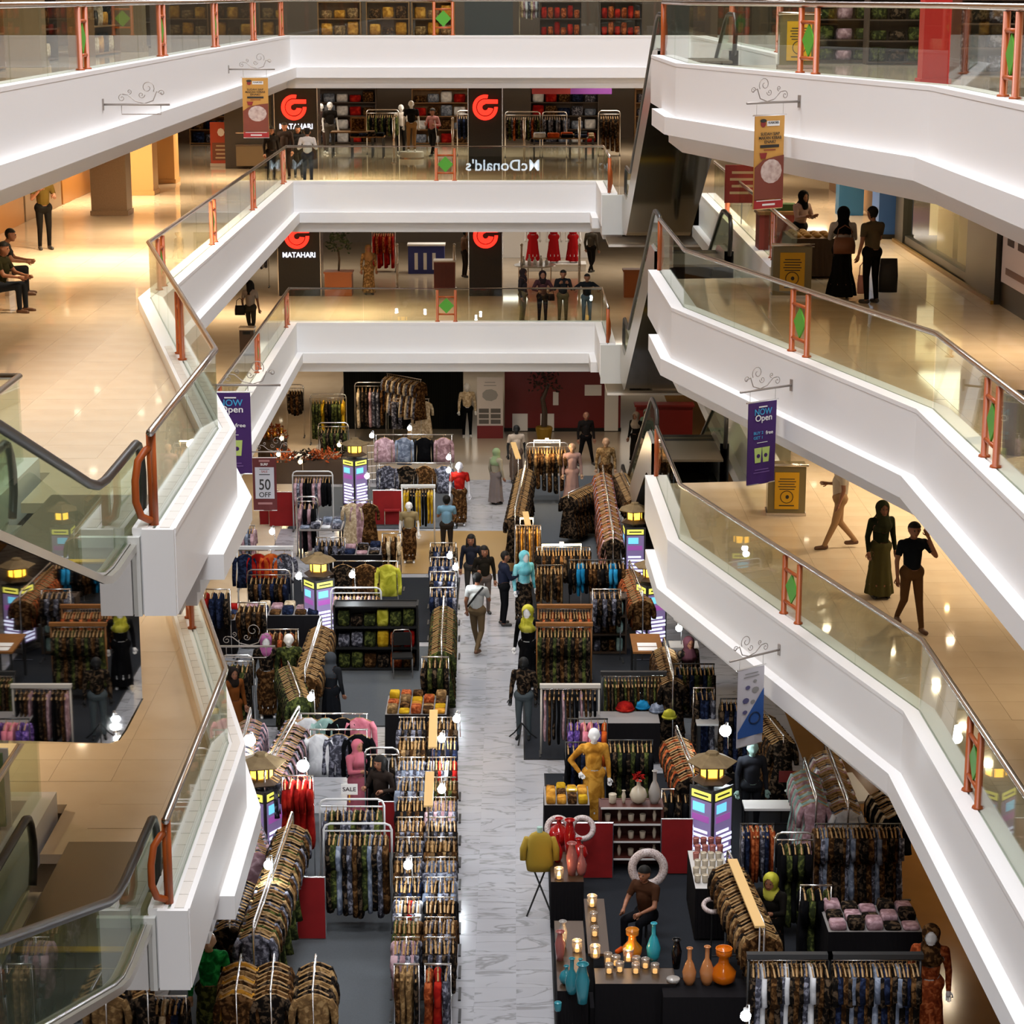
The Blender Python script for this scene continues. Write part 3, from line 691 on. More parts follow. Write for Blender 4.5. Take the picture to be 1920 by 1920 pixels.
# ================================================================== PEOPLE AND MANNEQUINS
import numpy as np
SKIN = mat('skin', rgb('8A5A40'), .55); SKINL = mat('skin_light', rgb('A87458'), .55); HAIR = mat('black_hair', (.008, .007, .006), .6, spec=.15); EYE = mat('eye_dark', (.02, .015, .012), .3); LIP = mat('lip', rgb('7A3A34'), .5)
MANW = mat('mannequin_white', (.78, .77, .76), .3); MANS = mat('mannequin_beige', rgb('B08A6A'), .35); SHOE = mat('dark_shoe', (.02, .018, .016), .5); SHOEB = mat('brown_shoe', rgb('5A3A24'), .5)
def cm(name, col, rough=.85): return mat('wear_'+name, rgb(col), rough, spec=.08)
def capsule(mb, a, b, ra, rb, n=10):
    a = Vector(a); b = Vector(b); d = (b-a); L = max(d.length, 1e-4); d = d/L
    path = []; rs = []
    for k in range(4): t = math.pi/2*(k+.35)/4.0; path.append(a-d*ra*math.cos(t)); rs.append(ra*math.sin(t))
    path.append(a); rs.append(ra); path.append(b); rs.append(rb)
    for k in range(3, -1, -1): t = math.pi/2*(k+.35)/4.0; path.append(b+d*rb*math.cos(t)); rs.append(rb*math.sin(t))
    mb.tube(path, rs, n)
def hand(mb, w_, d, side, r=1.0):
    """palm and five bent fingers from wrist w_ along d"""
    d = Vector(d).normalized(); x = d.cross(Vector((0, 1, 0))); x = x.normalized() if x.length > .1 else Vector((1, 0, 0)); nrm = d.cross(x)
    p = Vector(w_); k = p+d*.085
    mb.tube([p-d*.03, p+d*.02, p+d*.06, k], [.024, .032, .036, .030], 8)
    for i, L in enumerate((.055, .068, .072, .060)):
        o = k+x*((i-1.5)*.019)-d*.01; mb.tube([o, o+d*L*.5+nrm*.006, o+d*L*.85+nrm*.02, o+d*L+nrm*.032], [.0095, .009, .008, .006], 6)
    o = p+d*.03+x*side*.028; mb.tube([o, o+x*side*.025+d*.03, o+x*side*.028+d*.06+nrm*.01], [.012, .010, .008], 6)
def person(label, loc, rz=0, h=1.65, wear=None, legs='stand', armL='down', armR='down', lean=0.0, skirt=None, scarf=None, hair='short', skin=None, mann=False, look=(0, 0), cat=None, name=None, group=None, sleeves='short', headm=None, stand=False, extra=None):
    """faces -Y at rz=0. wear = dict(top=mat, bottom=mat, shoe=mat)"""
    wear = wear or {}; k = h/1.68; B = []      # bones: a,b,ra,rb,region
    def V(*p): return Vector(p)*k
    sit = legs == 'sit'; pz = .93 if not sit else .50
    pel = V(0, 0, pz); ch = V(0, -.36*math.sin(lean)*1.0, pz+.36*math.cos(lean)); nk = V(0, -.52*math.sin(lean), pz+.52*math.cos(lean))
    hd = nk+V(look[0]*.03, -.035-look[1]*.05, .135)
    top = 'top'; bot = 'skirt' if skirt else 'bottom'
    B += [(pel+V(-.07, 0, -.02), pel+V(.07, 0, -.02), .125*k, .125*k, bot), (pel+V(0, 0, .08), ch+V(0, 0, -.08), .125*k, .14*k, top), (ch+V(-.09, 0, .05), ch+V(.09, 0, .05), .105*k, .105*k, top), (ch+V(0, 0, .08), nk, .075*k, .052*k, top), (nk, hd, .05*k, .055*k, 'skin')]
    B += [(hd+V(0, .01, .035), hd+V(0, -.005, -.02), .098*k, .085*k, 'head'), (hd+V(0, -.03, -.06), hd+V(0, -.035, -.075), .055*k, .045*k, 'skin')]
    if not scarf: B += [(hd+V(0, -.098, -.015), hd+V(0, -.100, -.03), .014*k, .016*k, 'skin')]+[(hd+V(s*.088, .0, -.02), hd+V(s*.09, .0, .01), .018*k, .02*k, 'skin') for s in (-1, 1)]
    hands = []
    for s, a in ((-1, armL), (1, armR)):
        sh = ch+V(s*.185, 0, .085)
        el, wr = {'down': (V(s*.06, .02, -.28), V(s*.07, -.06, -.53)), 'bent': (V(s*.08, .05, -.27), V(s*.0, -.20, -.24)), 'front': (V(s*.05, -.10, -.25), V(-s*.05, -.30, -.20)), 'rail': (V(s*.14, -.14, -.22), V(-s*.02, -.33, -.26)),
                  'wide': (V(s*.24, -.02, -.16), V(s*.20, -.22, -.20)), 'phone': (V(s*.08, -.08, -.26), V(-s*.06, -.24, -.06)), 'hip': (V(s*.20, .06, -.24), V(s*.06, -.05, -.42)), 'back': (V(s*.08, .10, -.26), V(s*.02, .16, -.48)), 'ear': (V(s*.16, -.10, -.20), V(s*.02, -.08, .12)), 'out': (V(s*.20, .0, -.22), V(s*.36, -.08, -.40)), 'knee': (V(s*.06, -.14, -.24), V(-s*.04, -.40, -.28))}[a]
        el = sh+el; wr = sh+wr; sl = top if sleeves == 'long' else 'skin'
        mid = sh+(el-sh)*.62
        B += [(sh, mid, .058*k, .048*k, top), (mid, el, .046*k, .040*k, sl if sleeves != 'none' else 'skin'), (el, wr, .040*k, .027*k, sl)]
        hands.append((wr, wr-el, s))
    for s in (-1, 1):
        hip = pel+V(s*.09, 0, -.05)
        if sit: kn = V(s*.13, -.43, .50); an = V(s*.13, -.44, .09)
        elif legs == 'walk': kn = hip+V(s*.01, -.10 if s > 0 else .02, -.42); an = V(s*.09, -.26 if s > 0 else .30, .085 if s > 0 else .13)
        elif legs == 'wide': kn = V(s*.16, -.02, .49); an = V(s*.24, .02, .085)
        elif legs == 'cross': kn = V(s*.10, -.03, .49); an = V(s*-.02 if s > 0 else -.06, .05*s, .085)
        else: kn = V(s*.10, -.015, .49); an = V(s*.105, .03, .085)
        B += [(hip, kn, .088*k, .058*k, 'bottom'), (kn, an, .056*k, .038*k, wear.get('shin', 'bottom')), (an+V(0, .03, -.04), an+V(s*.02, -.15, -.055), .036*k, .034*k, 'shoe')]
    if skirt:
        zb = .10 if not sit else .16; fy = -.25 if sit else 0
        B += [(pel+V(0, 0, -.02), V(0, fy, .55 if not sit else .45), .15*k, .185*k, 'skirt'), (V(0, fy, .5), V(0, fy, zb+.16), .185*k, skirt*k, 'skirt')]
    if scarf == 'long': B += [(hd+V(0, .02, .03), hd+V(0, .01, -.05), .112*k, .10*k, 'scarf'), (hd+V(0, .01, -.08), ch+V(0, -.01, .02), .085*k, .175*k, 'scarf')]
    elif scarf: B += [(hd+V(0, .02, .03), hd+V(0, .01, -.05), .112*k, .10*k, 'scarf'), (hd+V(0, .01, -.08), ch+V(0, -.01, .10), .085*k, .13*k, 'scarf')]
    if hair in ('long', 'bob'):
        L = -.30 if hair == 'long' else -.12
        B += [(hd+V(0, .03, .04), hd+V(0, .045, -.02), .105*k, .095*k, 'hair'), (hd+V(0, .06, -.04), hd+V(0, .085, L), .08*k, .065*k, 'hair')]+[(hd+V(s*.082, -.01, .02), hd+V(s*.10, -.03, L*.9), .035*k, .03*k, 'hair') for s in (-1, 1)]
    elif hair == 'bun': B += [(hd+V(0, .03, .04), hd+V(0, .045, -.0), .104*k, .092*k, 'hair'), (hd+V(0, .11, .05), hd+V(0, .12, .05), .045*k, .04*k, 'hair')]
    mb = MB()
    for (a, b, ra, rb, rg) in B: capsule(mb, a, b, ra, rb)
    me = mb.mesh('tmp', SKIN); tmp = link('tmp', me); md = tmp.modifiers.new('r', 'REMESH'); md.mode = 'VOXEL'; md.voxel_size = .0175*k
    sm = tmp.modifiers.new('s', 'SMOOTH'); sm.iterations = 3; sm.factor = .5
    dg = bpy.context.evaluated_depsgraph_get(); ev = bpy.data.meshes.new_from_object(tmp.evaluated_get(dg)); bpy.data.objects.remove(tmp); bpy.data.meshes.remove(me)
    nv = len(ev.vertices); co = np.empty(nv*3, np.float32); ev.vertices.foreach_get('co', co); co = co.reshape(-1, 3)
    no = np.empty(nv*3, np.float32); ev.vertices.foreach_get('normal', no); no = no.reshape(-1, 3)
    best = np.full(nv, 9.); reg = np.zeros(nv, np.int32); RG = ['skin', 'head', 'top', 'bottom', 'skirt', 'shoe', 'scarf', 'hair']
    for (a, b, ra, rb, rg) in B:
        a = np.array(a); b = np.array(b); d = b-a; L2 = max(d@d, 1e-8); tt = np.clip((co-a)@d/L2, 0, 1)
        ds = np.linalg.norm(co-(a+tt[:, None]*d), axis=1)-(ra+(rb-ra)*tt); m_ = ds < best; best[m_] = ds[m_]; reg[m_] = RG.index(rg)
    nf = len(ev.polygons); fv = np.array([p.vertices[:] for p in ev.polygons if len(p.vertices) == 4], np.int64)
    # hairline: upper and rear part of the head
    hz = np.array(hd); hm_ = (reg == 1) & ~((co[:, 2] < hz[2]+.045*k) & (co[:, 1] < hz[1]+.035*k)) & (co[:, 2] > hz[2]-.09*k)
    if hair != 'none' and not mann: reg[hm_] = 7
    reg[reg == 1] = 0
    if scarf:                                  # face opening
        face = (reg == 6) & (co[:, 1] < hz[1]-.055*k) & ((((co[:, 0]-hz[0])/(.066*k))**2+((co[:, 2]-hz[2]+.012*k)/(.088*k))**2) < 1); reg[face] = 0
    body = MB(); body.v = [tuple(map(float, p)) for p in co]; body.f = fv.tolist(); body.m = [0]*len(body.f)
    for (wr, d, s) in hands: hand(body, wr, d, s)
    bm_ = headm or (MANW if mann else (skin or SKIN))
    nm = name or ('mannequin' if mann else 'person')
    root = thing(nm, label, cat or nm, loc, rz, group)
    bo = body.obj('body', bm_, root, True)
    MT = {2: ('top', wear.get('top')), 3: ('trousers', wear.get('bottom')), 4: ('skirt', wear.get('skirt') or wear.get('bottom')), 5: ('shoes', wear.get('shoe', SHOE if not mann else None)), 6: ('headscarf', wear.get('scarf')), 7: ('hair', wear.get('hair', HAIR))}
    fr = reg[fv]
    for r_, (pn, mt) in MT.items():
        if mt is None: continue
        sel = fv[(fr == r_).sum(axis=1) >= 3]
        if len(sel) < 6: continue
        us, inv = np.unique(sel, return_inverse=True); off = {2: .010, 3: .007, 4: .014, 5: .008, 6: .016, 7: .010}[r_]
        p2 = co[us]+no[us]*off
        if r_ == 4:                            # drapery folds
            zc = (.16 if not sit else .22)*k+.10*k; cy = (-.25 if sit else 0)*k; rr_ = np.hypot(p2[:, 0], p2[:, 1]-cy); lo_ = (p2[:, 2] < zc) & (rr_ > .55*skirt*k)
            tg = skirt*k*(1.02+.12*np.clip((zc-p2[:, 2])/.2, 0, 1)); s_ = np.where(lo_, tg/np.maximum(rr_, .01), 1); p2[:, 0] *= s_; p2[:, 1] = cy+(p2[:, 1]-cy)*s_; p2[:, 2] = np.where(p2[:, 2] < .045*k, .045*k, p2[:, 2])
            an = np.arctan2(p2[:, 1], p2[:, 0]); amp = np.clip((.95*k-p2[:, 2])/.8, 0, 1)*.018; f_ = 1+amp*np.sin(an*9)/np.maximum(np.hypot(p2[:, 0], p2[:, 1]), .05); p2[:, 0] *= f_; p2[:, 1] *= f_
        q = MB(); q.v = [tuple(map(float, p)) for p in p2]; q.f = inv.reshape(-1, 4).tolist(); q.m = [0]*len(q.f); q.obj(pn, mt, root, True)
    if not mann:
        for s in (-1, 1): MB().ball(tuple(hd+V(s*.034, -.088, .008)), .011*k, 8, 5).obj('eye', EYE, bo)
        MB().ball(tuple(hd+V(0, -.090, -.058)), .018*k, 8, 5, 1.1, .4, .35).obj('mouth', LIP, bo)
    bpy.data.meshes.remove(ev)
    if extra: extra(root, k, hd, ch, pel)
    return root
def bag(label, loc, w_, d_, h_, m, rz=0, strap=True):
    t = thing('bag', label, 'bag', loc, rz)
    rings(MB(), [(0, w_/2, d_/2, 0, 0), (h_*.5, w_/2*1.04, d_/2*1.1, 0, 0), (h_, w_/2*.9, d_/2*.5, 0, 0)], 12).obj('pouch', m, t, smooth=True)
    if strap: MB().tube([(-w_*.35, 0, h_*.95), (-w_*.3, 0, h_*1.5), (0, 0, h_*1.75), (w_*.3, 0, h_*1.5), (w_*.35, 0, h_*.95)], .010, 6).obj('strap', m, t, smooth=True)
    return t
# ================================================================== BANNERS AND BRACKETS
def on_plane(u, v, p, q):
    """point where the pixel ray meets the vertical plane through plan points p, q"""
    x = (u-960)/F; y = (v-960)/F; d = Vector((x, _c-y*_s, -_s-y*_c)); n = Vector((q[1]-p[1], p[0]-q[0], 0)); o = Vector((p[0], p[1], 0))-Vector((0, 0, EZ))
    t = n.dot(o)/n.dot(d); return Vector((d.x*t, d.y*t, EZ+d.z*t))
INKB = mat('ink_black', (.02, .018, .016), .7); INKW = mat('ink_white', (.8, .78, .76), .7); INKC = mat('ink_cyan', rgb('3A9AC8'), .7); INKG = mat('ink_palegreen', rgb('B8CC70'), .7); INKR = mat('ink_maroon', rgb('8A2A26'), .7)
TANB = mat('banner_tan', rgb('C89448'), .8); PURB = mat('banner_purple', rgb('3E1A5E'), .8); MARB = mat('banner_maroon', rgb('5A1E1E'), .8); WHB = mat('banner_pale', rgb('C4C0C6'), .8); BLUB = mat('banner_blue', rgb('2A559A'), .8)
def flat(par, nm, pts, m, y=-.016):
    q = MB(); q.poly([(x, y, z) for x, z in pts]); q.poly([(x, y+.004, z) for x, z in reversed(pts)]); return q.obj(nm, m, par)
def lines(par, z0, n, dz, w_, m, y=-.018, h=.012):
    for i in range(n): L = w_*(1 if i % 2 else .85); flat(par, 'text_line', [(-L/2, z0-i*dz), (L/2, z0-i*dz), (L/2, z0-i*dz-h), (-L/2, z0-i*dz-h)], m, y)
def ell(cx, cz, rx, rz_, n=14, a0=0, a1=2*math.pi): return [(cx+rx*math.cos(a0+(a1-a0)*i/n), cz+rz_*math.sin(a0+(a1-a0)*i/n)) for i in range(n)]
def b_kebab(t, w, h):
    flat(t, 'logo_plate', [(-.05, -.08), (.15, -.08), (.15, -.15), (-.05, -.15)], INKW); text('lettering', 'KABOBS', INKB, t, (.05, -.02, -.105), .045, depth=.001)
    flat(t, 'logo_pot', ell(-.11, -.12, .04, .045), INKR); flat(t, 'logo_top', ell(-.11, -.075, .05, .025), INKB, -.018)
    for i, (s, z) in enumerate((('SUDAH SIAP', -.26), ('MAKAN KEBAB', -.315), ('ENAK?', -.37))): text('lettering', s, INKB, t, (0, -.02, z), .058, depth=.001, width=(.30, .36, .18)[i])
    flat(t, 'strip', [(-.15, -.41), (.15, -.41), (.15, -.45), (-.15, -.45)], INKB); lines(t, -.475, 1, .02, .22, INKR)
    flat(t, 'cup', [(-.16, -.52), (-.04, -.52), (-.065, -.60), (-.135, -.60)], INKR, -.018)
    flat(t, 'brown_field', [(-w/2+.004, -h+.13), (-w/2+.004, -.72), (-.10, -.62), (.08, -.58), (w/2-.004, -.56), (w/2-.004, -h+.13)], mat('food_brown', rgb('7A3E30'), .8), -.0175)  # brown printed shape behind the wrap
    flat(t, 'wrap', ell(.03, -.78, .17, .17), pat('food_wrap', 'noise', [(0, '7A4A44'), (.5, 'C8B4AC'), (1, 'E4DCD6')], 14, .8, rnd=False), -.020)
    flat(t, 'footer', [(-w/2+.003, -h+.12), (w/2-.003, -h+.12), (w/2-.003, -h+.005), (-w/2+.003, -h+.005)], mat('ink_red', rgb('A02A2C'), .8), -.021)
    lines(t, -h+.118, 1, .1, w*.98, INKW, -.023, .012); lines(t, -h+.07, 1, .1, .24, INKW, -.023, .028)
def b_open(t, w, h):
    lines(t, -.07, 1, .05, .16, INKW, h=.018)
    text('lettering', 'NOW', INKC, t, (0, -.02, -.155), .13, depth=.001, width=.28); text('lettering', 'Open', INKW, t, (.01, -.022, -.245), .13, depth=.001, width=.27)
    text('lettering', 'BUY 2', INKC, t, (-.07, -.02, -.46), .06, depth=.001); text('lettering', 'GET 1', INKC, t, (-.07, -.02, -.53), .06, depth=.001)
    text('lettering', 'free', INKW, t, (.11, -.02, -.47), .075, depth=.001)
    for s in (-1, 1):
        c = flat(t, 'printed_cup', [(s*.065-.062, -.68), (s*.065+.062, -.68), (s*.065+.045, -.90), (s*.065-.045, -.90)], INKG)
        flat(t, 'cup_badge', ell(s*.06, -.80, .028, .03), PURB, -.02)
    lines(t, -.60, 1, .03, .2, INKW, h=.008); lines(t, -1.0, 2, .04, .26, mat('ink_violet', rgb('7A5A9A'), .7))
def b_sale(t, w, h):
    lines(t, -.05, 1, .1, .30, mat('ink_dusty', rgb('9A6A68'), .7), h=.05); text('lettering', 'SURF', INKW, t, (0, -.02, -.16), .08, depth=.001)
    flat(t, 'white_card', [(-w*.40, -.23), (w*.40, -.23), (w*.40, -.99), (-w*.40, -.99)], mat('card_white', rgb('B8B6BC'), .8))
    text('lettering', 'SALE', INKR, t, (0, -.02, -.335), .07, depth=.001); lines(t, -.27, 1, .04, .28, INKB, -.02, .012); lines(t, -.395, 1, .04, .30, INKB, -.02, .02)
    text('lettering', '50', INKB, t, (0, -.022, -.66), .36, depth=.001, width=.27); text('lettering', 'OFF', INKB, t, (0, -.022, -.90), .17, depth=.001, width=.28)
    lines(t, -1.08, 1, .1, .40, mat('ink_dusty', rgb('9A6A68'), .7), h=.05)
def b_blue(t, w, h):
    flat(t, 'blue_field', [(w/2-.004, -.36), (w/2-.004, -h*.88), (-w/2+.006, -h*.88), (-w/2+.006, -h*.80)], BLUB)
    for i, (x, z, r) in enumerate(((-.06, -.30, .04), (.07, -.36, .06), (-.09, -.50, .055), (.03, -.54, .04), (-.10, -.68, .04), (.06, -.22, .03))):
        flat(t, 'printed_item', ell(x, z, r, r*.8, 10), mat('ink_slate', rgb('55527A'), .7) if i % 2 == 0 else mat('ink_greyv', rgb('8E8C8A'), .7), -.018)
    q = MB(); q.tube([(.06+.09*math.cos(a), -.02, -.80+.09*math.sin(a)) for a in [i*math.pi/8 for i in range(16)]], .012, 5, closed=True); q.obj('printed_ring', mat('ink_navy', rgb('12284A'), .7), t)
    lines(t, -.08, 2, .05, .26, mat('ink_greyv', rgb('8E8C8A'), .7))
OR = Vector((-.80, -.60, 0)).normalized(); OX = (1, 0, 0); ORX = (-1, 0, 0)
wp = on_plane(1500, 190, B_, C_); bracket('scrolled iron bracket on the right top gallery carrying the tan banner', wp, OR, 1); banner('tan kebab advertising banner hanging on the right below the top gallery', wp, OR, .47, 1.30, TANB, b_kebab, at0=.60)
wp = on_plane(1485, 722, B_, C_); bracket('scrolled iron bracket on the right middle gallery carrying a purple banner', wp, OR, 1); banner('purple now open banner with two cups on the right middle gallery', wp, OR, .46, 1.22, PURB, b_open, at0=.60)
wp = on_plane(1462, 1218, B_, C_); bracket('scrolled iron bracket on the right lowest gallery carrying the white and blue banner', wp, OR, 1); banner('white and blue printed banner hanging over the ground floor stalls', wp, OR, .44, 1.22, WHB, b_blue, at0=.60)
wp = on_plane(192, 196, (-6.45, 60), (-6.45, 20)); bracket('empty scrolled iron bracket on the left white fascia of the top gallery', wp, OX, 0, frame=.15)
wp = on_plane(428, 130, (-6.45, 60), (-6.45, 20)); bracket('scrolled iron bracket near the far left corner carrying a tan banner', wp, OX, 0); banner('tan kebab advertising banner hanging near the far left corner', wp, OX, .47, 1.30, TANB, b_kebab, at0=.60)
wp = on_plane(388, 722, E_, G_); bracket('scrolled iron bracket behind the left nose of the middle gallery', wp, OX, 0); banner('purple now open banner half hidden behind the left white nose', wp, OX, .46, 1.16, PURB, b_open, drop=.10, at0=.33)
wp = on_plane(388, 1212, E_, G_); bracket('empty scrolled iron bracket on the left lowest gallery above the stalls', wp, OX, 0, frame=.18)
wp = Vector((-6.27, 50, 3.46)); bracket('scrolled iron bracket under the left lowest gallery carrying the sale banner', wp, OX, 0); banner('maroon sale banner with a white card reading 50 off', wp, OX, .56, 1.28, MARB, b_sale, drop=.14, at0=.42, sxz=(1, 1))
# ================================================================== DEPARTMENT STORE BEHIND THE FAR GALLERY
BLKP = pat('black_pillar_panel', 'noise', [(0, '141210'), (1, '221E1A')], 20, .5, rnd=False); REDL = mat('lit_red_logo', (.8, .05, .03), .4, emit=2.2, ecol=rgb('FF2418')); WHL = mat('lit_white_letters', (.9, .9, 1), .4, emit=2.0, ecol=rgb('E0E8FF'))
def arc(m, r0, r1, a0, a1, y, n=28):
    for i in range(n):
        p, q = math.radians(a0+(a1-a0)*i/n), math.radians(a0+(a1-a0)*(i+1)/n)
        m.box(0, 1, 0, 1, 0, 1) if False else m.poly([(r1*math.cos(p), y, r1*math.sin(p)), (r0*math.cos(p), y, r0*math.sin(p)), (r0*math.cos(q), y, r0*math.sin(q)), (r1*math.cos(q), y, r1*math.sin(q))])
def logo(par, x, y, z, r):
    m = MB()
    for dy in (0, -.05): arc(m, r*.72, r, 76, 362, -dy); arc(m, r*.24, r*.64, 92, 352, -dy)
    for dy in (0, -.05): m.poly([(-.02, dy, r*.30), (r*1.0, dy, r*.30), (r*1.0, dy, r*.62), (-.02, dy, r*.64)])
    o = m.obj('red_logo', REDL, par, loc=(x, y-.06, z)); return o
for lv in (1, 2):
    z = ZL[lv]; nm = 'middle' if lv == 2 else 'lowest'
    for k, (x0, x1) in enumerate(((-7.75, -6.37), (-1.42, -.33))):
        t = thing('sign_pillar', ('black store pillar with red logo and white lettering on the %s floor' if k == 0 else 'narrow black store pillar with red logo only on the %s floor') % nm, 'pillar', ((x0+x1)/2, 71.8, z))
        hw = (x1-x0)/2; MB().box(-hw, hw, 0, 1.0, 0, 2.88).obj('shaft', BLKP, t)
        MB().box(-hw-.03, -hw, -.02, 1.0, 0, 2.88).obj('edge_strip', CHROME, t); MB().box(hw, hw+.03, -.02, 1.0, 0, 2.88).obj('edge_strip', CHROME, t)
        zl = {(2, 0): 1.98, (2, 1): 1.98, (1, 0): 1.98, (1, 1): 2.0}[(lv, k)]
        logo(t, -.06 if k == 0 else 0, 0, zl, .41)
        if k == 0: text('lettering', 'MATAHARI', WHL, t, (0, -.02, 1.36), .24, depth=.012, width=1.08)
# steel entrance poles
for lv, us in ((2, ((739, 305), (849, 305), (983, 305), (1086, 305))), (1, ((745, 540), (852, 540), (978, 540), (1086, 540)))):
    for i, (u, v) in enumerate(us):
        q = at(u, v, ZL[lv]); t = thing('entrance_pole', '%s steel entrance pole from the left before the %s floor store' % (('first', 'second', 'third', 'fourth')[i], 'middle' if lv == 2 else 'lowest'), 'post', (q.x, q.y, ZL[lv]))
        MB().tube([(0, 0, 0), (0, 0, 1.45)], .045, 10).obj('tube', CHROME, t, smooth=True); MB().lathe([(.11, 0), (.11, .02), (.05, .03)], n=12).obj('foot_plate', CHROME, t); MB().ball((0, 0, 1.47), .055, 10, 6).obj('cap', CHROME, t, smooth=True)
W = cm
# --- store display things (middle floor)
z2, z1 = 8.4, 4.2
def plinth(label, u, v, z, r, h, m=WHITE2):
    q = at(u, v, z); t = thing('display_plinth', label, 'plinth', (q.x, q.y, z)); MB().lathe([(r, 0), (r, h*.9), (r*.97, h)], n=20).obj('drum', m, t); MB().lathe([(r*1.02, 0), (r*1.02, .03)], n=20).obj('base_ring', CHROME, t); return q
q = plinth('low round white plinth under the store mannequin', 772, 296, z2, .42, .22)
person('store mannequin in a black shirt and khaki trousers on a white plinth', (q.x, q.y, z2+.22), 0, 1.72, dict(top=W('blk', '161412'), bottom=W('khaki', '8A6A44')), mann=True, hair='none')
q = at(752, 292, z2); person('headless looking white store mannequin in a white shirt and black shorts', (q.x-.05, q.y+1.2, z2), .3, 1.7, dict(top=W('wht', 'C8BEB4'), bottom=W('blk', '161412')), mann=True, hair='none')
q = at(812, 292, z2); cl = person('cleaner in pink sleeves and black apron holding a mop in the store', (q.x, q.y, z2), -.5, 1.62, dict(top=W('pinkish', '9A6A66'), bottom=W('blk', '161412'), shoe=SHOE), armL='front', armR='bent', sleeves='long', hair='bun', legs='walk')
t = thing('mop', 'white handled mop held by the cleaner in the store', 'mop', (q.x+.22, q.y-.32, z2)); MB().tube([(0, 0, 0), (-.14, .05, 1.25)], .012, 6).obj('handle', WTUBE, t); MB().box(-.16, .16, -.05, .05, 0, .05).obj('mop_head', mat('mop_grey', (.4, .38, .36), .9), t)
q = at(618, 290, z2); person('dark dressed store mannequin with pale arms left of the steel poles', (q.x, q.y+.4, z2), .4, 1.8, dict(top=W('blk2', '1C1816'), bottom=W('greyb', '4A443E')), mann=True, hair='none')
q = at(600, 290, z2); person('striped brown store mannequin beside the lit pillar', (q.x, q.y+.9, z2), -.3, 1.72, dict(top=W('brn2', '3A2A26'), bottom=W('brn3', '4A3A34')), mann=True, hair='none')
# racks, tables and shelves in the stores
def shelf_unit(label, x, y, z, w_, h_, d_, m, rows, goods, per, where, rz=0, merge=None):
    merge = (z > 8) if merge is None else merge; mg = MB(); gk = []
    t = thing('shelf_unit', label, 'shelf', (x, y, z), rz)
    for s in (-1, 1): MB().box(s*w_/2-.02, s*w_/2+.02, -d_/2, d_/2, 0, h_).obj('side_panel', m, t)
    MB().box(-w_/2, w_/2, d_/2-.02, d_/2, 0, h_).obj('back_panel', m, t)
    for r_ in range(rows+1): MB().box(-w_/2+.02, w_/2-.02, -d_/2, d_/2-.02, .04+r_*(h_-.08)/rows-.015, .04+r_*(h_-.08)/rows+.015).obj('shelf_board', m, t)
    c, s_ = math.cos(rz), math.sin(rz)
    for r_ in range(rows):
        for i in range(per):
            xx = -w_/2+.05+(w_-.1)*(i+.5)/per; k = goods[(r_*per+i) % len(goods)]; hh = (h_-.08)/rows*R.uniform(.45, .8)
            if merge:
                if k not in gk: gk.append(k)
                mg.k = gk.index(k); w2 = (w_-.1)/per*.45; z0 = .04+r_*(h_-.08)/rows+.017; rings(mg, [(z0, w2-.01, d_*.33, xx, 0), (z0+hh*.3, w2, d_*.35, xx, 0), (z0+hh*.8, w2, d_*.35, xx, 0), (z0+hh, w2-.02, d_*.32, xx, 0)], 8)
            else: folded(x+xx*c, y+xx*s_, z+.04+r_*(h_-.08)/rows+.017, (w_-.1)/per*.9, d_*.7, hh, k, '%s folded cloth on %s' % (FAB[k][1], where), rz, 'folded cloths on '+where)
    if merge: stuff(mg.obj('folded_goods', [FAB[k][0] for k in gk], t, True))
    return t
WDT = pat('store_wood', 'noise', [(0, '6A4A2A'), (1, '8E6A40')], 5, .5, rnd=False)
def sx(u, Y, z): return (u-960)/F*(Y*_c+(EZ-z)*_s)
table('wooden store table with framed picture left of the steel poles', 0, 0, 1.5, .8, .9, WDT, xy=(sx(662, 77, 8.4), 77)).location.z = z2
t = thing('picture_frame', 'small framed picture standing on the wooden store table', 'picture', (sx(672, 77, 9.3), 77, z2+.9)); MB().box(-.28, .28, -.02, .02, 0, .5).obj('frame', WDT, t); MB().box(-.22, .22, -.024, -.018, .06, .44).obj('print', FAB['brown'][0], t)
for i, (u0, u1, v, z, gar, wh) in enumerate((
    (950, 1010, 196, z2, [('jacket', 'dark'), ('jacket', 'green'), ('shirt', 'grey'), ('jacket', 'rust')], 'the dark store rail right of the narrow pillar'),
    (860, 880, 190, z2, [('jacket', 'navy'), ('jacket', 'black')], 'the store rail behind the narrow pillar'),
    (690, 745, 190, z2, [('jacket', 'green'), ('shirt', 'black'), ('jacket', 'dark')], 'the store rail behind the poles'),
    (1020, 1060, 200, z2, [('shirt', 'grey'), ('shirt', 'black'), ('shirt', 'blue')], 'the store rail beside the sale table'),
    (1125, 1160, 195, z2, [('jacket', 'dark'), ('dress', 'brown')], 'the round rail at the store corner'),
    (700, 738, 446, z1, [('dress', 'red'), ('jacket', 'rust'), ('dress', 'red')], 'the red garment rail in the lowest store'),
    (440, 500, 500, z1, [('shirt', 'white'), ('shirt', 'grey')], 'the shop rail left of the lit pillar'))):
    Y = (77 if i != 6 else 74)+(i % 3)*.7; p0 = Vector((sx(u0, Y, z+1.5), Y, z+1.45)); p1 = Vector((sx(u1, Y, z+1.5), Y, z+1.45))
    rack('steel rack of %s garments, %s' % (FAB[gar[0][1]][1], wh), p0, p1, gar, wh, zt=z)
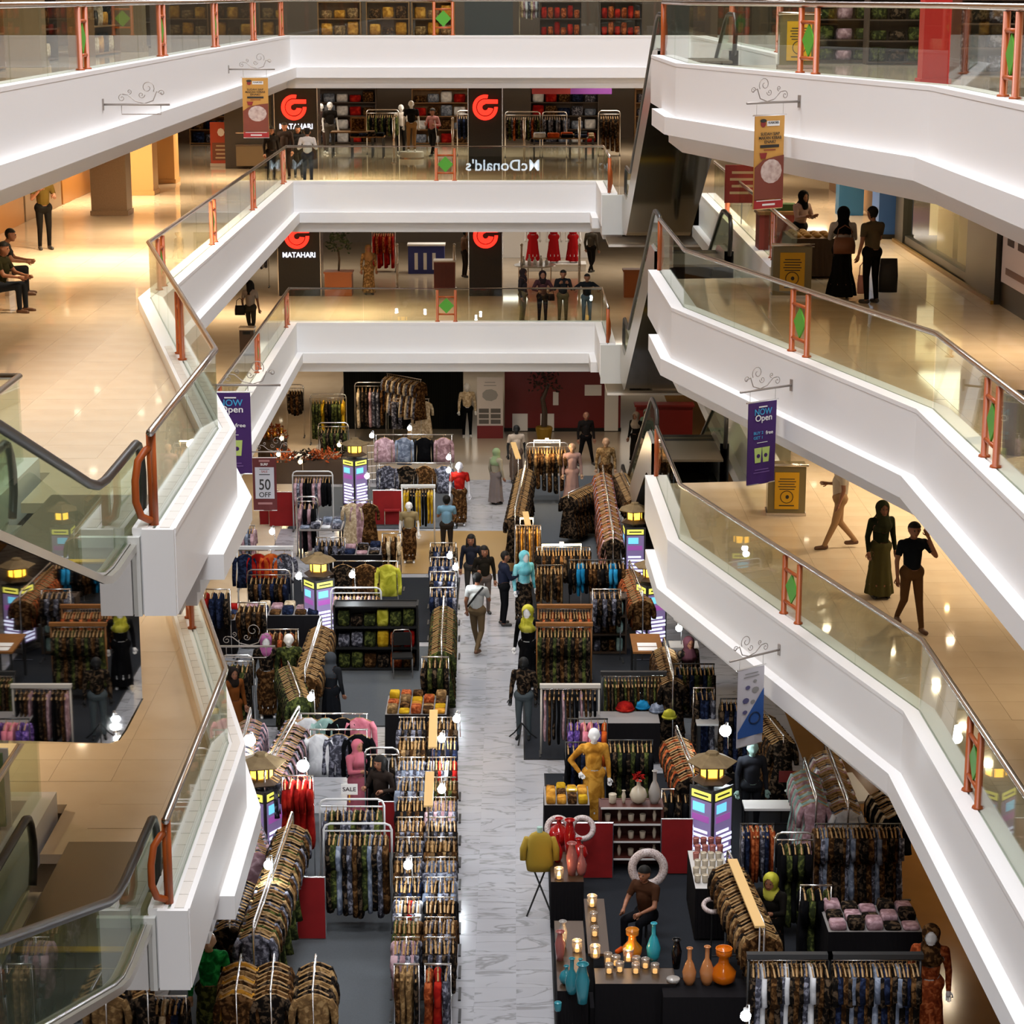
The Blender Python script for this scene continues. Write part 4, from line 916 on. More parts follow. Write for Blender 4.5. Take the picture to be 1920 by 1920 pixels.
for i, (u, v, z, w_, ks, wh) in enumerate(((1050, 250, z2, 1.9, ['white', 'navy', 'orange', 'blue', 'black'], 'the store sale table right of the narrow pillar'), (1090, 258, z2, .9, ['cream', 'black', 'grey'], 'the low cream sale table'), (690, 245, z2, 1.2, ['black', 'dark', 'navy'], 'the dark table behind the poles'))):
    Y = 76.0+i*.4; tb = table('low store table of folded clothes, %s' % wh, 0, 0, w_, .8, .75, WDT, xy=(sx(u, Y, z), Y)); tb.location.z = z; stacks(wh, -w_/2, w_/2, -.4, .4, z+.75, 4, 2, ks, org=tb)
t = thing('sale_sign', 'wide red and purple hanging sale sign in the middle floor store', 'sign', (sx(1075, 80, 10.9), 80, z2+2.05)); MB().box(-1.5, -.1, 0, .04, 0, .6).obj('red_panel', mat('sign_red', rgb('7A1C1C'), .6), t); MB().box(-.1, 1.4, 0, .04, 0, .6).obj('purple_panel', mat('sign_purple', rgb('6A2A7A'), .6), t)
MB().tube([(-.8, .02, .6), (-.8, .02, .85)], .01, 5).obj('hanger', STEEL, t); MB().tube([(.8, .02, .6), (.8, .02, .85)], .01, 5).obj('hanger', STEEL, t)
for i, x in enumerate((-11, -6.5, -2.5, 2, 6)):
    shelf_unit('tall dark store shelf at the back of the middle floor, %s from the left' % ('first', 'second', 'third', 'fourth', 'fifth')[i], x, 84+.3*(i % 2), z2, 2.6, 2.1, .5, DKWOOD if i % 2 else WDT, 4, ['navy', 'grey', 'blue', 'white', 'red', 'brown'][i % 3:], 5, 'the %s store shelf of the middle floor' % ('first', 'second', 'third', 'fourth', 'fifth')[i])
# --- lowest floor store
for i, (u, col) in enumerate(((1013, 'red'), (1038, 'red'), (1060, 'red'))):
    Y = 79.0; u += (i-1)*14; person('store mannequin in a red dress, %s of three on the lowest floor' % ('leftmost', 'middle one', 'rightmost')[i], (sx(u, Y, z1), Y, z1+.25), .1*i, 1.72, dict(top=W('redd', '9A1418'), skirt=W('redd', '9A1418')), skirt=.22, mann=True, hair='none')
t = thing('display_plinth', 'long low white plinth under the red dress mannequins', 'plinth', (sx(1036, 79, z1), 79, z1)); MB().box(-1.2, 1.2, -.5, .5, 0, .22).obj('block', WHITE2, t); MB().box(-1.22, 1.22, -.52, .52, .22, .248).obj('top_plate', WHITE2, t)
t = thing('round_table', 'round steel legged table with white bottles right of the narrow pillar', 'table', (sx(1003, 74.5, z1), 74.5, z1)); MB().lathe([(.72, .68), (.74, .70), (.72, .72)], n=24).obj('table_top', mat('glass_top', (.55, .52, .48), .2), t)
for a in range(4): MB().tube([(.6*math.cos(a*1.57+.4), .6*math.sin(a*1.57+.4), 0), (.6*math.cos(a*1.57+.4), .6*math.sin(a*1.57+.4), .69)], .02, 6).obj('leg', CHROME, t)
for i, (dx, dy, h_) in enumerate(((-.4, 0, .26), (-.2, -.2, .34), (0, .1, .22), (.2, -.15, .30), (.4, .1, .2))):
    b = MB().lathe([(.06, 0), (.06, h_*.6), (.025, h_*.75), (.025, h_)], n=10).obj('bottle', WHITE2, None, True, (t.location.x+dx, t.location.y+dy, z1+.722)); tag(b, 'white cosmetics bottle standing on the round store table', 'bottle', 'bottles on the round store table'); MB().lathe([(.03, h_-.03), (.03, h_+.03)], n=10).obj('cap', CHROME, b)
BLUE = mat('royal_blue_box', rgb('26327E'), .5)
t = thing('blue_counter', 'royal blue display counter with white panels on the lowest store floor', 'counter', (sx(800, 78, z1), 78, z1)); MB().box(-.65, .65, -.3, .3, 0, 1.0).obj('body', BLUE, t); MB().box(-.68, .68, -.33, .33, 1.0, 1.06).obj('top', WHITE2, t)
for i in range(3): MB().box(-.42+i*.32, -.30+i*.32, -.315, -.30, .15, .75).obj('front_panel', WHITE2, t)
t = thing('brown_cabinet', 'red brown cabinet with goods left of the narrow black pillar', 'cabinet', (sx(834, 74, z1), 74, z1)); MB().box(-.36, .36, -.3, .3, 0, .9).obj('body', mat('redbrown', rgb('6A2418'), .5), t); MB().box(-.38, .38, -.32, .32, .9, .95).obj('top', WHITE2, t); MB().box(-.33, -.01, -.312, -.3, .06, .84).obj('door', mat('redbrown2', rgb('5A1E14'), .5), t); MB().box(.01, .33, -.312, -.3, .06, .84).obj('door', mat('redbrown2', rgb('5A1E14'), .5), t)
t = thing('lit_counter', 'bright white lit shop counter under the far store wall', 'counter', (sx(1000, 83, z1), 83, z1)); MB().box(-2.2, 2.2, -.4, .4, 0, 1.0).obj('body', WHITE, t); MB().box(-2.2, 2.2, -.1, .4, 1.0, 1.9).obj('back_cabinet', WHITE2, t); MB().box(-2.1, 2.1, -.12, -.1, 1.5, 1.7).obj('light_strip', mat('counter_light', (1, 1, 1), .5, emit=3, ecol=(1, .95, .88)), t)
# planter with bush
ORW = mat('orange_wood_planter', rgb('8A4A1A'), .5); LEAF = pat('dark_leaf', 'noise', [(0, '20301A'), (1, '4A5A38')], 12, .5)
def bush(par, r, h0, n, m, sp=.5, seed=1, sc=.11):
    rr = random.Random(seed); q = MB()
    for i in range(n):
        a = rr.uniform(0, 6.28); b = rr.uniform(-.4, 1.3); rad = r*rr.uniform(.5, 1); c = Vector((rad*math.cos(a)*math.cos(b), rad*math.sin(a)*math.cos(b), h0+rad*math.sin(b)*sp*2))
        d = Vector((rr.uniform(-1, 1), rr.uniform(-1, 1), rr.uniform(-.3, 1))).normalized(); e = d.orthogonal().normalized()*sc*.35; L = sc*rr.uniform(.8, 1.6)
        q.poly([c, c+d*L*.4+e, c+d*L, c+d*L*.4-e])
    return stuff(q.obj('foliage', m, par))
q = at(628, 552, z1); t = thing('planter', 'orange wooden planter box with a leafy bush beside the lit pillar', 'planter', (q.x+.15, q.y-.1, z1)); MB().box(-.45, .45, -.35, .35, 0, .75).obj('box', ORW, t); MB().box(-.48, .48, -.38, .38, .75, .80).obj('rim', ORW, t); MB().tube([(0, 0, .8), (.03, 0, 1.2), (-.02, .02, 1.6)], .04, 6).obj('stem', DKWOOD, t); bush(t, .42, 1.6, 160, LEAF, .8)
t = thing('orange_stand', 'orange box stand near the far right escalator on the lowest gallery', 'stand', at(1185, 556, z1)); MB().box(-.28, .28, -.25, .25, 0, .85).obj('box', ORW, t); MB().box(-.32, .32, -.29, .29, .85, .92).obj('top', ORW, t)
# people on the far galleries
G2 = dict
q = at(588, 338, z2); person('person in a white hooded top at the far left rail of the middle gallery', (q.x, 65.4, z2), math.pi, 1.66, G2(top=W('hood', 'C8C4C2'), bottom=W('jean', '1E2230')), armL='bent', armR='bent', sleeves='long')
for i, (u, col, hgt, rz) in enumerate(((512, '1A1614', 1.6, .5), (535, '241C1A', 1.7, -.3), (556, '141416', 1.58, .2))):
    person('person in %s clothes among three standing by the far left corner, %s' % (('black', 'dark brown', 'charcoal')[i], ('leftmost', 'middle', 'rightmost')[i]), (sx(u, 67.5, z2), 67.2+.5*i, z2), rz, hgt, G2(top=W('d%d' % i, col), bottom=W('dp%d' % i, '14110F')), sleeves='long', hair='bob' if i != 1 else 'short')
for i, (u, top, bot, sc, a, lab, rz) in enumerate(((980, '241E20', '6A5A44', '2A2224', 'down', 'woman shaped figure in black top and khaki trousers turned sideways', 1.2), (1017, '3A2226', '141214', '1E1618', 'rail', 'figure in maroon top and black trousers with dark headscarf', .1), (1055, '1A1A1C', '5A4A34', None, 'phone', 'figure in black vest and khaki trousers holding a phone', .1), (1100, '16181C', '4E5A64', None, 'wide', 'figure in black leaning on the rail with elbows spread', 0.0))):
    person('%s at the far rail' % lab.replace('woman shaped ', ''), (sx(u, 65.3, z1), 65.35 if i else 65.7, z1), rz, (1.62, 1.60, 1.64, 1.55)[i], G2(top=W('fr%d' % i, top), bottom=W('fb%d' % i, bot), scarf=W('fs%d' % i, sc) if sc else None), scarf=True if sc else None, armL=a, armR=a, sleeves='long', hair='none' if sc else 'short', lean=.25 if i == 3 else 0, look=(0, 1 if i == 2 else 0))
bag('small dark handbag hanging beside the maroon figure at the far rail', (sx(1033, 65.4, 5), 65.45, z1+.72), .22, .1, .2, W('bagd', '2A1A18'))
person('person in a tan patterned robe and headscarf walking in the lowest far gallery', (*at(692, 552, z1)[:2], z1), .2, 1.62, G2(top=FAB['tan'][0], bottom=FAB['tan'][0], skirt=FAB['tan'][0], scarf=W('tans', '8A6A48')), skirt=.2, scarf='long', sleeves='long', hair='none')
person('person in a grey jacket walking inside the lowest store at right', (*at(1108, 512, z1)[:2], z1), 2.6, 1.68, G2(top=W('gj', '4A443C'), bottom=W('gjp', '16130F')), legs='walk', sleeves='long')
person('person in a tan shirt browsing behind the narrow black pillar', (*at(872, 520, z1)[:2], z1), 2.0, 1.65, G2(top=W('ts', '6A5040'), bottom=W('tsp', '2A2420')), legs='stand', sleeves='long')
q = at(471, 632, z1); person('woman in a pale top and grey trousers walking along the left lowest gallery'.replace('woman', 'person'), (q.x, q.y, z1), 2.9, 1.62, G2(top=W('pale', '9A8E86'), bottom=W('gtr', '3A3832')), hair='long', legs='walk'); bag('black shoulder bag carried on the left lowest gallery', (q.x-.30, q.y-.05, z1+.66), .3, .14, .28, BLACK)
t = thing('litter_bin', 'brown square litter bin on the left lowest gallery', 'bin', at(465, 665, z1)); MB().box(-.2, .2, -.2, .2, 0, .72).obj('body', mat('bin_brown', rgb('3A2A22'), .4), t); MB().box(-.22, .22, -.22, .22, .72, .78).obj('lid', CHROME, t); MB().box(-.1, .1, -.222, -.2, .6, .68).obj('slot', BLACK, t)
# red-orange shop stand and dark shop front, far left of the middle gallery
ORS = mat('orange_red_panel', rgb('A03A1C'), .6)
t = thing('shop_sign_stand', 'orange red shop sign stand with pale lettering at the far left', 'sign', at(416, 312, z2)); MB().box(-.36, .36, 0, .12, .1, 1.45).obj('panel', ORS, t); MB().box(-.30, .30, -.012, 0, .2, .78).obj('poster', mat('poster_brown', rgb('6A3A24'), .6), t); MB().box(-.38, .38, -.05, .2, 0, .1).obj('base', mat('stand_base', (.4, .35, .3), .5), t)
flat(t, 'emblem', ell(0, 1.12, .12, .14, 8), INKW, -.006); lines(t, .70, 4, .13, .4, mat('ink_tan', rgb('B09A7A'), .7), -.018, .05)
t = thing('shop_booth', 'dark shop front with a counter at the far left of the middle gallery', 'booth', (sx(478, 71.6, z2), 71.6, z2)); MB().box(-1.0, .55, .3, .5, 0, 2.88).obj('back_panel', mat('shop_black', (.02, .016, .013), .4), t); MB().box(-.6, .5, 0, .3, .1, .75).obj('counter', mat('shop_counter', rgb('5A4A30'), .5), t); MB().box(-.62, .52, -.03, .32, .75, .8).obj('counter_top', DKWOOD, t); MB().box(-.6, .5, 0, .03, 1.15, 1.18).obj('glass_edge', CHROME, t)
# ================================================================== SIDE GALLERIES
GREYP = pat('grey_stone_pillar', 'noise', [(0, '6E5A46'), (1, '86705A')], 30, .35, rnd=False)
t = thing('pillar', 'square grey brown stone pillar on the left middle gallery', 'pillar', (-10.4, 56.6, z2)); MB().box(-.46, .46, -.4, .4, .1, 2.88).obj('shaft', GREYP, t); MB().box(-.49, .49, -.43, .43, 0, .12).obj('base', GREYP, t)
CREAMP = mat('cream_pillar', rgb('C0945C'), .35)
for i, y in enumerate((62.5, 66.5)):
    t = thing('pillar', 'tan clad pillar at the %s end of the left middle gallery' % ('nearer', 'farther')[i], 'pillar', (-10.7, y, z2)); MB().box(-.5, .5, -.45, .45, .1, 2.88).obj('shaft', CREAMP, t); MB().box(-.53, .53, -.48, .48, 0, .12).obj('base', CREAMP, t)
for lv in (1, 2):
    for i in range(9):
        MB_ = MB().box(-12.4, -12.2, 27+i*4.6, 27+i*4.6+4.4, ZL[lv], ZL[lv]+2.9); struct(MB_.obj('wall_left', mat('wall_panel_tan', rgb('A8743C'), .3) if i % 3 else mat('wall_panel_grey', rgb('8A7660'), .3)))
q = at(85, 468, z2); person('person standing on the left middle gallery, black trousers and olive shirt', (q.x, q.y, z2), .5, 1.72, G2(top=W('olv', '4A3A14'), bottom=W('bt', '0E0C0A')), armL='phone', armR='front')
q = at(62, 556, z2); t = thing('bench', 'low padded bench at the left edge of the middle gallery', 'bench', (q.x-.75, q.y+.30, z2), .0); MB().box(-1.2, .35, -.3, .3, .36, .46).obj('seat_pad', mat('bench_pad', rgb('A08468'), .7), t)
for x in (-1.1, .25): MB().box(x-.04, x+.04, -.25, .25, 0, .36).obj('leg', CHROME, t)
person('person in a black shirt sitting on the bench looking at a phone', (q.x-.62, q.y+.25, z2-.02), math.pi/2+.15, 1.68, G2(top=W('blkt', '12100E'), bottom=W('dj', '1C1E22'), shoe=SHOEB), legs='sit', armL='knee', armR='knee', lean=.22, look=(0, 1))
person('person in dark clothes with brown shoes sitting at the left picture edge', (at(-2, 585, z2).x, at(-2, 585, z2).y+.1, z2-.02), math.pi/2-.2, 1.68, G2(top=W('olv2', '22200E'), bottom=W('dj2', '20242A'), shoe=SHOEB), legs='sit', armL='knee', armR='knee', lean=.2)
# green boards built in place of the reflection in the left guard rail glass
for lv in (1, 2):
    z = ZL[lv]; t = thing('reflected_board', 'green board standing for a reflection in the left guard rail on the %s gallery' % ('lowest', 'middle')[lv-1], 'board', (-6.45, 23.9, z)); MB().box(-.5, .5, 0, .05, .22, 1.12).obj('panel', mat('board_green', rgb('6E8A5A'), .4), t); MB().box(-.56, .56, .05, .08, .15, 1.17).obj('frame', WHITE2, t)
    for s in (-1, 1): MB().box(s*.4-.03, s*.4+.03, 0, .06, -.32, .2).obj('leg', CHROME, t)
# right middle gallery: guard end panel with yellow notice, snack kiosk, people
def notice(label, u, v, z):
    q = at(u, v, z); t = thing('notice_stand', label, 'sign', (q.x, q.y, z), -.05); MB().box(-.36, .36, .02, .5, .06, .98).obj('glass_box', mat('bronze_glass', (.16, .13, .06), .15), t); MB().tube([(-.4, .0, 1.0), (.4, 0, 1.0)], .03, 8).obj('top_rail', CHROME, t, smooth=True)
    MB().box(-.23, .23, 0, .02, .14, .86).obj('yellow_sheet', mat('yellow_sheet', rgb('C89A08'), .6), t); lines(t, .74, 5, .05, .34, INKB, -.002, .018); m = MB(); m.tube([(.12*math.cos(a), -.004, .38+.12*math.sin(a)) for a in [i*math.pi/8 for i in range(16)]], .007, 4, closed=True); m.obj('ring_symbol', INKB, t); flat(t, 'symbol', ell(.01, .38, .035, .04, 8), INKB, -.004); lines(t, .22, 1, .05, .34, INKB, -.002, .022)
    MB().box(-.38, .38, 0, .52, 0, .06).obj('base', CHROME, t)
notice('yellow notice sheet on the guard end by the right middle gallery', 1484, 560, z2)
notice('yellow notice sheet on the guard end by the right lowest gallery', 1474, 968, z1)
t = thing('red_poster', 'dark red sale poster behind the tan banner on the right', 'poster', atY(1392, 345, 52)); MB().box(-.42, .42, 0, .03, -.45, .45).obj('sheet', mat('poster_red', rgb('7A1E1C'), .7), t); lines(t, .3, 4, .16, .6, mat('ink_tan', rgb('B09A7A'), .7), -.003, .06); MB().tube([(0, .05, -2.0+.0), (0, .05, .45)], .02, 6).obj('pole', CHROME, t)
q = at(1530, 520, z2); tb = table('snack kiosk table with trays of bread on the right middle gallery', 0, 0, .9, 1.5, .8, WDT, mat('kiosk_skirt', rgb('3A2A1C'), .8), xy=(q.x-.1, q.y+.5)); tb.location.z = z2
BREAD = pat('bread', 'noise', [(0, '8A5A20'), (1, 'D8A858')], 8, .6)
for i in range(14):
    o = MB().ball((0, 0, .04), .075, 9, 6, 1.2, .8, .6).obj('bread_roll', BREAD, None, True, (tb.location.x-.3+.2*(i % 4), tb.location.y-.55+.3*(i//4), z2+.802)); tag(o, 'golden bread roll on the snack kiosk table', 'bread', 'bread rolls on the kiosk')
t = thing('kiosk_counter', 'red and green kiosk counter with a plant box', 'counter', (sx(1462, 47, z2), 47.0, z2)); MB().box(-.5, .5, -.35, .35, 0, .95).obj('body', mat('kiosk_red', rgb('7A2A20'), .6), t); MB().box(-.54, .54, -.39, .39, .95, 1.02).obj('top', WDT, t); MB().box(-.3, .3, -.2, .2, 1.02, 1.16).obj('plant_box', mat('kiosk_green', rgb('2E4A1C'), .7), t)
person('kiosk seller in a pale pink top and black headscarf', (*at(1497, 500, z2)[:2], z2), .6, 1.55, G2(top=W('ppk', '9A7E74'), bottom=W('bt', '0E0C0A'), scarf=W('bsc', '0E0C0C'), skirt=W('bt', '0E0C0A')), skirt=.17, scarf=True, armL='front', armR='front', sleeves='long', hair='none', lean=.15)
q = at(1580, 562, z2); person('person in a long black skirt, white sleeves and black headscarf with a brown bag', (q.x, q.y+.25, z2), math.pi-.1, 1.66, G2(top=W('wslv', 'A8A09A'), bottom=W('bt', '0E0C0A'), skirt=W('bt', '0E0C0A'), scarf=W('bsc', '0E0C0C')), skirt=.25, scarf='long', armL='front', armR='front', sleeves='long', hair='none')
bag('brown leather bag carried on the back of the black skirted person', (q.x, q.y+.02, z2+.86), .40, .14, .30, mat('bag_leather', rgb('6A3E24'), .5))
bag('pink and white paper bag hanging beside the black skirted person', (q.x+.36, q.y-.02, z2+.12), .2, .1, .34, mat('bag_pink', rgb('B07A70'), .7))
q = at(1633, 570, z2); person('person in a grey shirt and black trousers by the snack kiosk', (q.x, q.y+.1, z2), math.pi+.5, 1.74, G2(top=W('gsh', '4E4636'), bottom=W('bt', '0E0C0A')), armL='front', armR='down')
bag('black briefcase hanging from the grey shirted person', (q.x+.3, q.y, z2+.22), .34, .14, .62, BLACK, strap=False)
# shoe shop and neighbours
SHB = mat('shop_black_frame', (.016, .015, .012), .35)
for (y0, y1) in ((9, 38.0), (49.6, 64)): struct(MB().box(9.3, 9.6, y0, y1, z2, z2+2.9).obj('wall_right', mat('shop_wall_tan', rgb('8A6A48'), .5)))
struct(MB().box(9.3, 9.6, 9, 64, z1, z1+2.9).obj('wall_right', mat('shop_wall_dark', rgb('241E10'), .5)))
t = thing('shop_window', 'lit shoe shop window with dark frame on the right middle gallery', 'shop window', (8.95, 42.2, z2))
MB().box(-.1, .5, -2.6, 0, 0, 2.88).obj('dark_pier', SHB, t); MB().box(-.1, .5, 7.0, 8.0, 0, 2.88).obj('dark_pier', SHB, t); MB().box(-.06, 1.6, 0, 7.0, 0, .24).obj('plinth', SHB, t); MB().box(-.16, -.1, -2.6, 8.0, 0, .07).obj('brass_strip', mat('brass', rgb('8A6A20'), .35, .6), t)
GLOWW = mat('shop_glow_wall', rgb('B8A67C'), .5, emit=.30, ecol=rgb('D8C898'))  # shop lighting put into the wall material as a glow
MB().box(1.6, 1.66, 0, 7.0, .24, 2.88).obj('glow_back_wall', GLOWW, t); MB().box(.5, 1.66, 7.0, 7.06, .24, 2.88).obj('glow_end_wall', GLOWW, t); pn = MB(); pn.quad((0, 0, .24), (0, 7.0, .24), (0, 7.0, 2.7), (0, 0, 2.7)); pn.obj('window_pane', GLASS, t); MB().box(.3, 1.3, .5, 6.5, 2.82, 2.86).obj('ceiling_light_panel', mat('shop_light', (1, .95, .8), .5, emit=5, ecol=(1, .92, .72)), t)
for i, (y, hh) in enumerate(((1.2, 1.05), (3.4, 1.15))): tag(MB().box(-.3, .35, -.85, .85, 0, hh).obj('display_block', mat('display_beige', rgb('A89A78'), .5), None, loc=(9.4, 42.2+y, z2+.242)), 'beige display block in the shoe shop window, %s' % ('nearer', 'farther')[i], 'plinth')
def shoe(label, x, y, z, rz, m):
    t = thing('shoe', label, 'shoe', (x, y, z), rz); q = MB(); rings(q, [(0, .14, .048, 0, 0), (.03, .145, .05, 0, 0), (.07, .10, .045, -.03, 0), (.11, .05, .035, -.08, 0)], 12); q.obj('upper', m, t, smooth=True); MB().box(-.14, .14, -.045, .045, -.02, .01).obj('sole', WHITE2, t)
shoe('dark green shoe on the nearer beige display block', 9.35, 43.3, z2+1.313, .5, mat('shoe_green', rgb('3A4020'), .5)); shoe('brown shoe on the farther beige display block', 9.4, 45.6, z2+1.413, .2, mat('shoe_brown', rgb('5A2E20'), .5))
t = thing('shoe_poster', 'white glowing poster with a dark shoe on the right middle gallery', 'poster', (9.36, 47.6, z2+1.80), .0); MB().box(-.40, .36, 0, .04, -.62, .55).obj('sheet', mat('poster_glow', rgb('D8D0B4'), .5, emit=.7, ecol=rgb('D8D0B4')), t)  # sheet given its own glow so it shows through the pane
flat(t, 'shoe_print', [(-.20, .18), (-.22, .30), (-.16, .28), (-.08, .36), (-.02, .31), (.08, .25), (.22, .22), (.24, .17), (.14, .16), (-.14, .16)], INKB, -.006); lines(t, .10, 1, .1, .3, INKB, -.006, .03); lines(t, .16, 1, .1, .5, mat('ink_greyv', rgb('8E8C8A'), .7), -.006, .012)
t = thing('pillar', 'blue painted pillar beside the shoe shop', 'pillar', (8.85, 51.2, z2)); MB().box(-.3, .3, -.5, .5, 0, 2.88).obj('shaft', mat('blue_paint', rgb('2E5A9A'), .5), t); MB().box(-.33, .33, -.53, .53, 0, .1).obj('base', SHB, t)
t = thing('blue_bin', 'square blue box by the far end of the right middle gallery', 'box', at(1592, 402, z2)); MB().box(-.32, .32, -.3, .3, 0, .9).obj('body', mat('blue_paint2', rgb('1E5A86'), .5), t); MB().box(-.34, .34, -.32, .32, .9, .97).obj('lid', mat('blue_lid', rgb('164A70'), .5), t)
t = thing('advert_panel', 'pale advert panel with dark figures at the right picture edge', 'poster', (9.05, 37.9, z2)); MB().box(-.1, .2, -1.7, 1.65, 0, 2.88).obj('dark_frame', SHB, t); MB().box(-.12, -.1, -1.5, 1.55, .45, 2.6).obj('sheet', mat('advert_sheet', rgb('C4AEA6'), .5, emit=.12, ecol=rgb('C4AEA6')), t)
for i_, (y_, w_) in enumerate(((-.9, .28), (0, .34), (.9, .26))): MB().box(-.126, -.12, y_-w_, y_+w_, 1.15, 2.55).obj('printed_figure', mat('advert_ink', rgb('4A3236'), .6), t)
MB().box(-.126, -.12, -1.2, 1.2, .62, .74).obj('printed_line', mat('advert_ink2', rgb('8A6A66'), .6), t)
t = thing('litter_bin', 'round grey litter bin with a black top on the right middle gallery', 'bin', at(1905, 850, z2)); MB().lathe([(.17, 0), (.19, .7), (.2, .74), (.19, .76)], n=18).obj('drum', mat('bin_grey', (.34, .31, .28), .4), t); MB().lathe([(.16, .761), (.16, .77)], n=18).obj('top', BLACK, t)
# right lowest gallery
q = at(1572, 1028, z1); person('person in a white shirt striding along the right lowest gallery', (q.x, q.y, z1), -math.pi/2, 1.72, G2(top=W('wsh', 'B8AC9C'), bottom=W('khp', '9A7A5A'), shoe=SHOEB), legs='walk', armL='bent', armR='down')
q = at(1665, 1130, z1); person('person in an olive dress walking beside the black shirted one', (q.x-.1, q.y+.35, z1), .3, 1.60, G2(top=W('old', '1E2212'), bottom=W('old2', '4A4628'), skirt=W('old2', '4A4628'), scarf=W('old3', '2A2C1A')), skirt=.22, scarf='long', sleeves='long', hair='none')
q = at(1705, 1178, z1); person('person in a black shirt and brown trousers holding a phone to the ear', (q.x, q.y, z1), .2, 1.70, G2(top=W('nv', '12161C'), bottom=W('brt', '5A4028'), shoe=SHOEB), armL='down', armR='ear', legs='walk')
for i in range(4):
    t = thing('shop_bench_wall', 'dark shop counter along the right lowest gallery, %s from the camera' % ('first', 'second', 'third', 'fourth')[i], 'counter', (8.7, 34+i*3.2, z1)); MB().box(-.5, .5, -1.4, 1.4, .08, 1.0).obj('body', mat('dk_counter', rgb('1C160C'), .35), t); MB().box(-.53, .53, -1.43, 1.43, 0, .08).obj('plinth', mat('dk_plinth', rgb('4A2418'), .5), t); MB().box(-.53, .53, -1.43, 1.43, 1.0, 1.05).obj('top', DKWOOD, t)
t = thing('lit_vase', 'pale lit ornament on the dark counter of the right lowest gallery', 'ornament', (8.35, 40.0, z1+1.052)); MB().lathe([(.10, 0), (.16, .25), (.12, .5), (.05, .6)], n=14).obj('body', mat('ornament', rgb('B09468'), .4), t, smooth=True); MB().ball((0, 0, .66), .05, 8, 6).obj('bulb', WARMM, t)
# ================================================================== TOP GALLERY SHOPS (strip at the upper picture edge)
z3 = 12.6
for i, x in enumerate((-5.7, -4.1, -2.6, 1.6)):
    shelf_unit('%s display shelf behind the far top gallery' % ('tan box', 'brown box', 'golden box', 'red book')[i], x, 73.5, z3, 1.4, 1.7, .5, WDT if i < 3 else DKWOOD, 3, [['gold', 'tan'], ['gold', 'brown'], ['tan', 'gold'], ['red', 'rust']][i], 3 if i < 3 else 6, 'the %s top gallery shelf' % ('first', 'second', 'third', 'fourth')[i])
shelf_unit('red book display shelf at the far right of the top gallery', 3.6, 73.5, z3, 1.4, 1.7, .5, DKWOOD, 3, ['red', 'rust'], 6, 'the fifth top gallery shelf')
t = thing('pillar', 'broad dark slate pillar on the far top gallery', 'pillar', (-.75, 71.5, z3)); MB().box(-.78, .78, 0, .8, 0, 3.2).obj('shaft', mat('slate', rgb('20282C'), .5), t); MB().box(-.8, .8, -.03, .83, 0, .12).obj('base', mat('slate', rgb('20282C'), .5), t)
rack('steel rack with white and pink shirts on the far top gallery', (.3, 74, z3+1.35), (1.0, 74, z3+1.35), [('shirt', 'cream'), ('shirt', 'pink'), ('shirt', 'white'), ('shirt', 'grey')], 'the far top gallery rail', zt=z3)
for i, (y, m) in enumerate(((29, 'brown'), (34.5, 'dark'), (39, 'rust'), (45, 'brown'), (51, 'dark'), (57, 'tan'))):
    sh_ = shelf_unit('dark wooden shop shelf %s along the left top gallery' % ('first', 'second', 'third', 'fourth', 'fifth', 'sixth')[i], -9.6-.25*(i % 2), y, z3, 3.2, 1.9, .6, DKWOOD if i % 2 else WDT, 3, [m, 'cream', 'gold'], 5, 'the %s left top gallery shelf' % ('first', 'second', 'third', 'fourth', 'fifth', 'sixth')[i], rz=math.pi/2)
for i, (x, y) in enumerate(((-9.1, 31.8), (-9.3, 42.3), (-9.3, 54))):
    t = thing('pillar', 'cream pillar %s along the left top gallery' % ('first', 'second', 'third')[i], 'pillar', (x, y, z3)); MB().box(-.35, .35, -.3, .3, 0, 3.2).obj('shaft', mat('cream_p2', rgb('7A6648'), .5), t); MB().box(-.38, .38, -.33, .33, 0, .12).obj('base', mat('cream_p2', rgb('7A6648'), .5), t)
for i, (u, Y, m, hw) in enumerate(((1752, 33, 'B01A12', .20), (1790, 36, '5A2A14', .08))):
    t = thing('pillar', ('bright red square pillar behind the right top gallery glass', 'slim brown post behind the right top gallery glass')[i], 'pillar', (sx(u, Y, z3+.6), Y, z3)); MB().box(-hw, hw, -hw, hw, .1, 2.4).obj('shaft', mat('pil_%d' % i, rgb(m), .5), t); MB().box(-hw-.03, hw+.03, -hw-.03, hw+.03, 0, .12).obj('base', mat('pil_%d' % i, rgb(m), .5), t)
notice('yellow notice sheet behind the right top gallery glass', 1497, 128, z3)
for i, (u, Y) in enumerate(((1600, 45), (1660, 48), (1700, 44), (1850, 38))):
    shelf_unit('dark stall shelf %s behind the right top gallery glass' % ('first', 'second', 'third', 'fourth')[i], sx(u, Y, z3+.6), Y, z3, 1.6, 1.3, .5, DKWOOD, 3, [['green', 'pink'], ['dark', 'rust'], ['green', 'dark'], ['grey', 'dark']][i], 4, 'the %s right top gallery stall' % ('first', 'second', 'third', 'fourth')[i])
struct(MB().box(10.2, 10.4, 9, 64, z3, z3+3.4).obj('wall_right', mat('top_wall_dark', rgb('33281C'), .5))); struct(MB().box(-12.4, -12.2, 8, 64, z3, z3+3.4).obj('wall_left', mat('top_wall_brown', rgb('4A3420'), .5)))
struct(MB().box(-12, 12, 78, 78.2, z3, z3+3.4).obj('wall_far', mat('top_wall_far', rgb('4A3E34'), .5)))
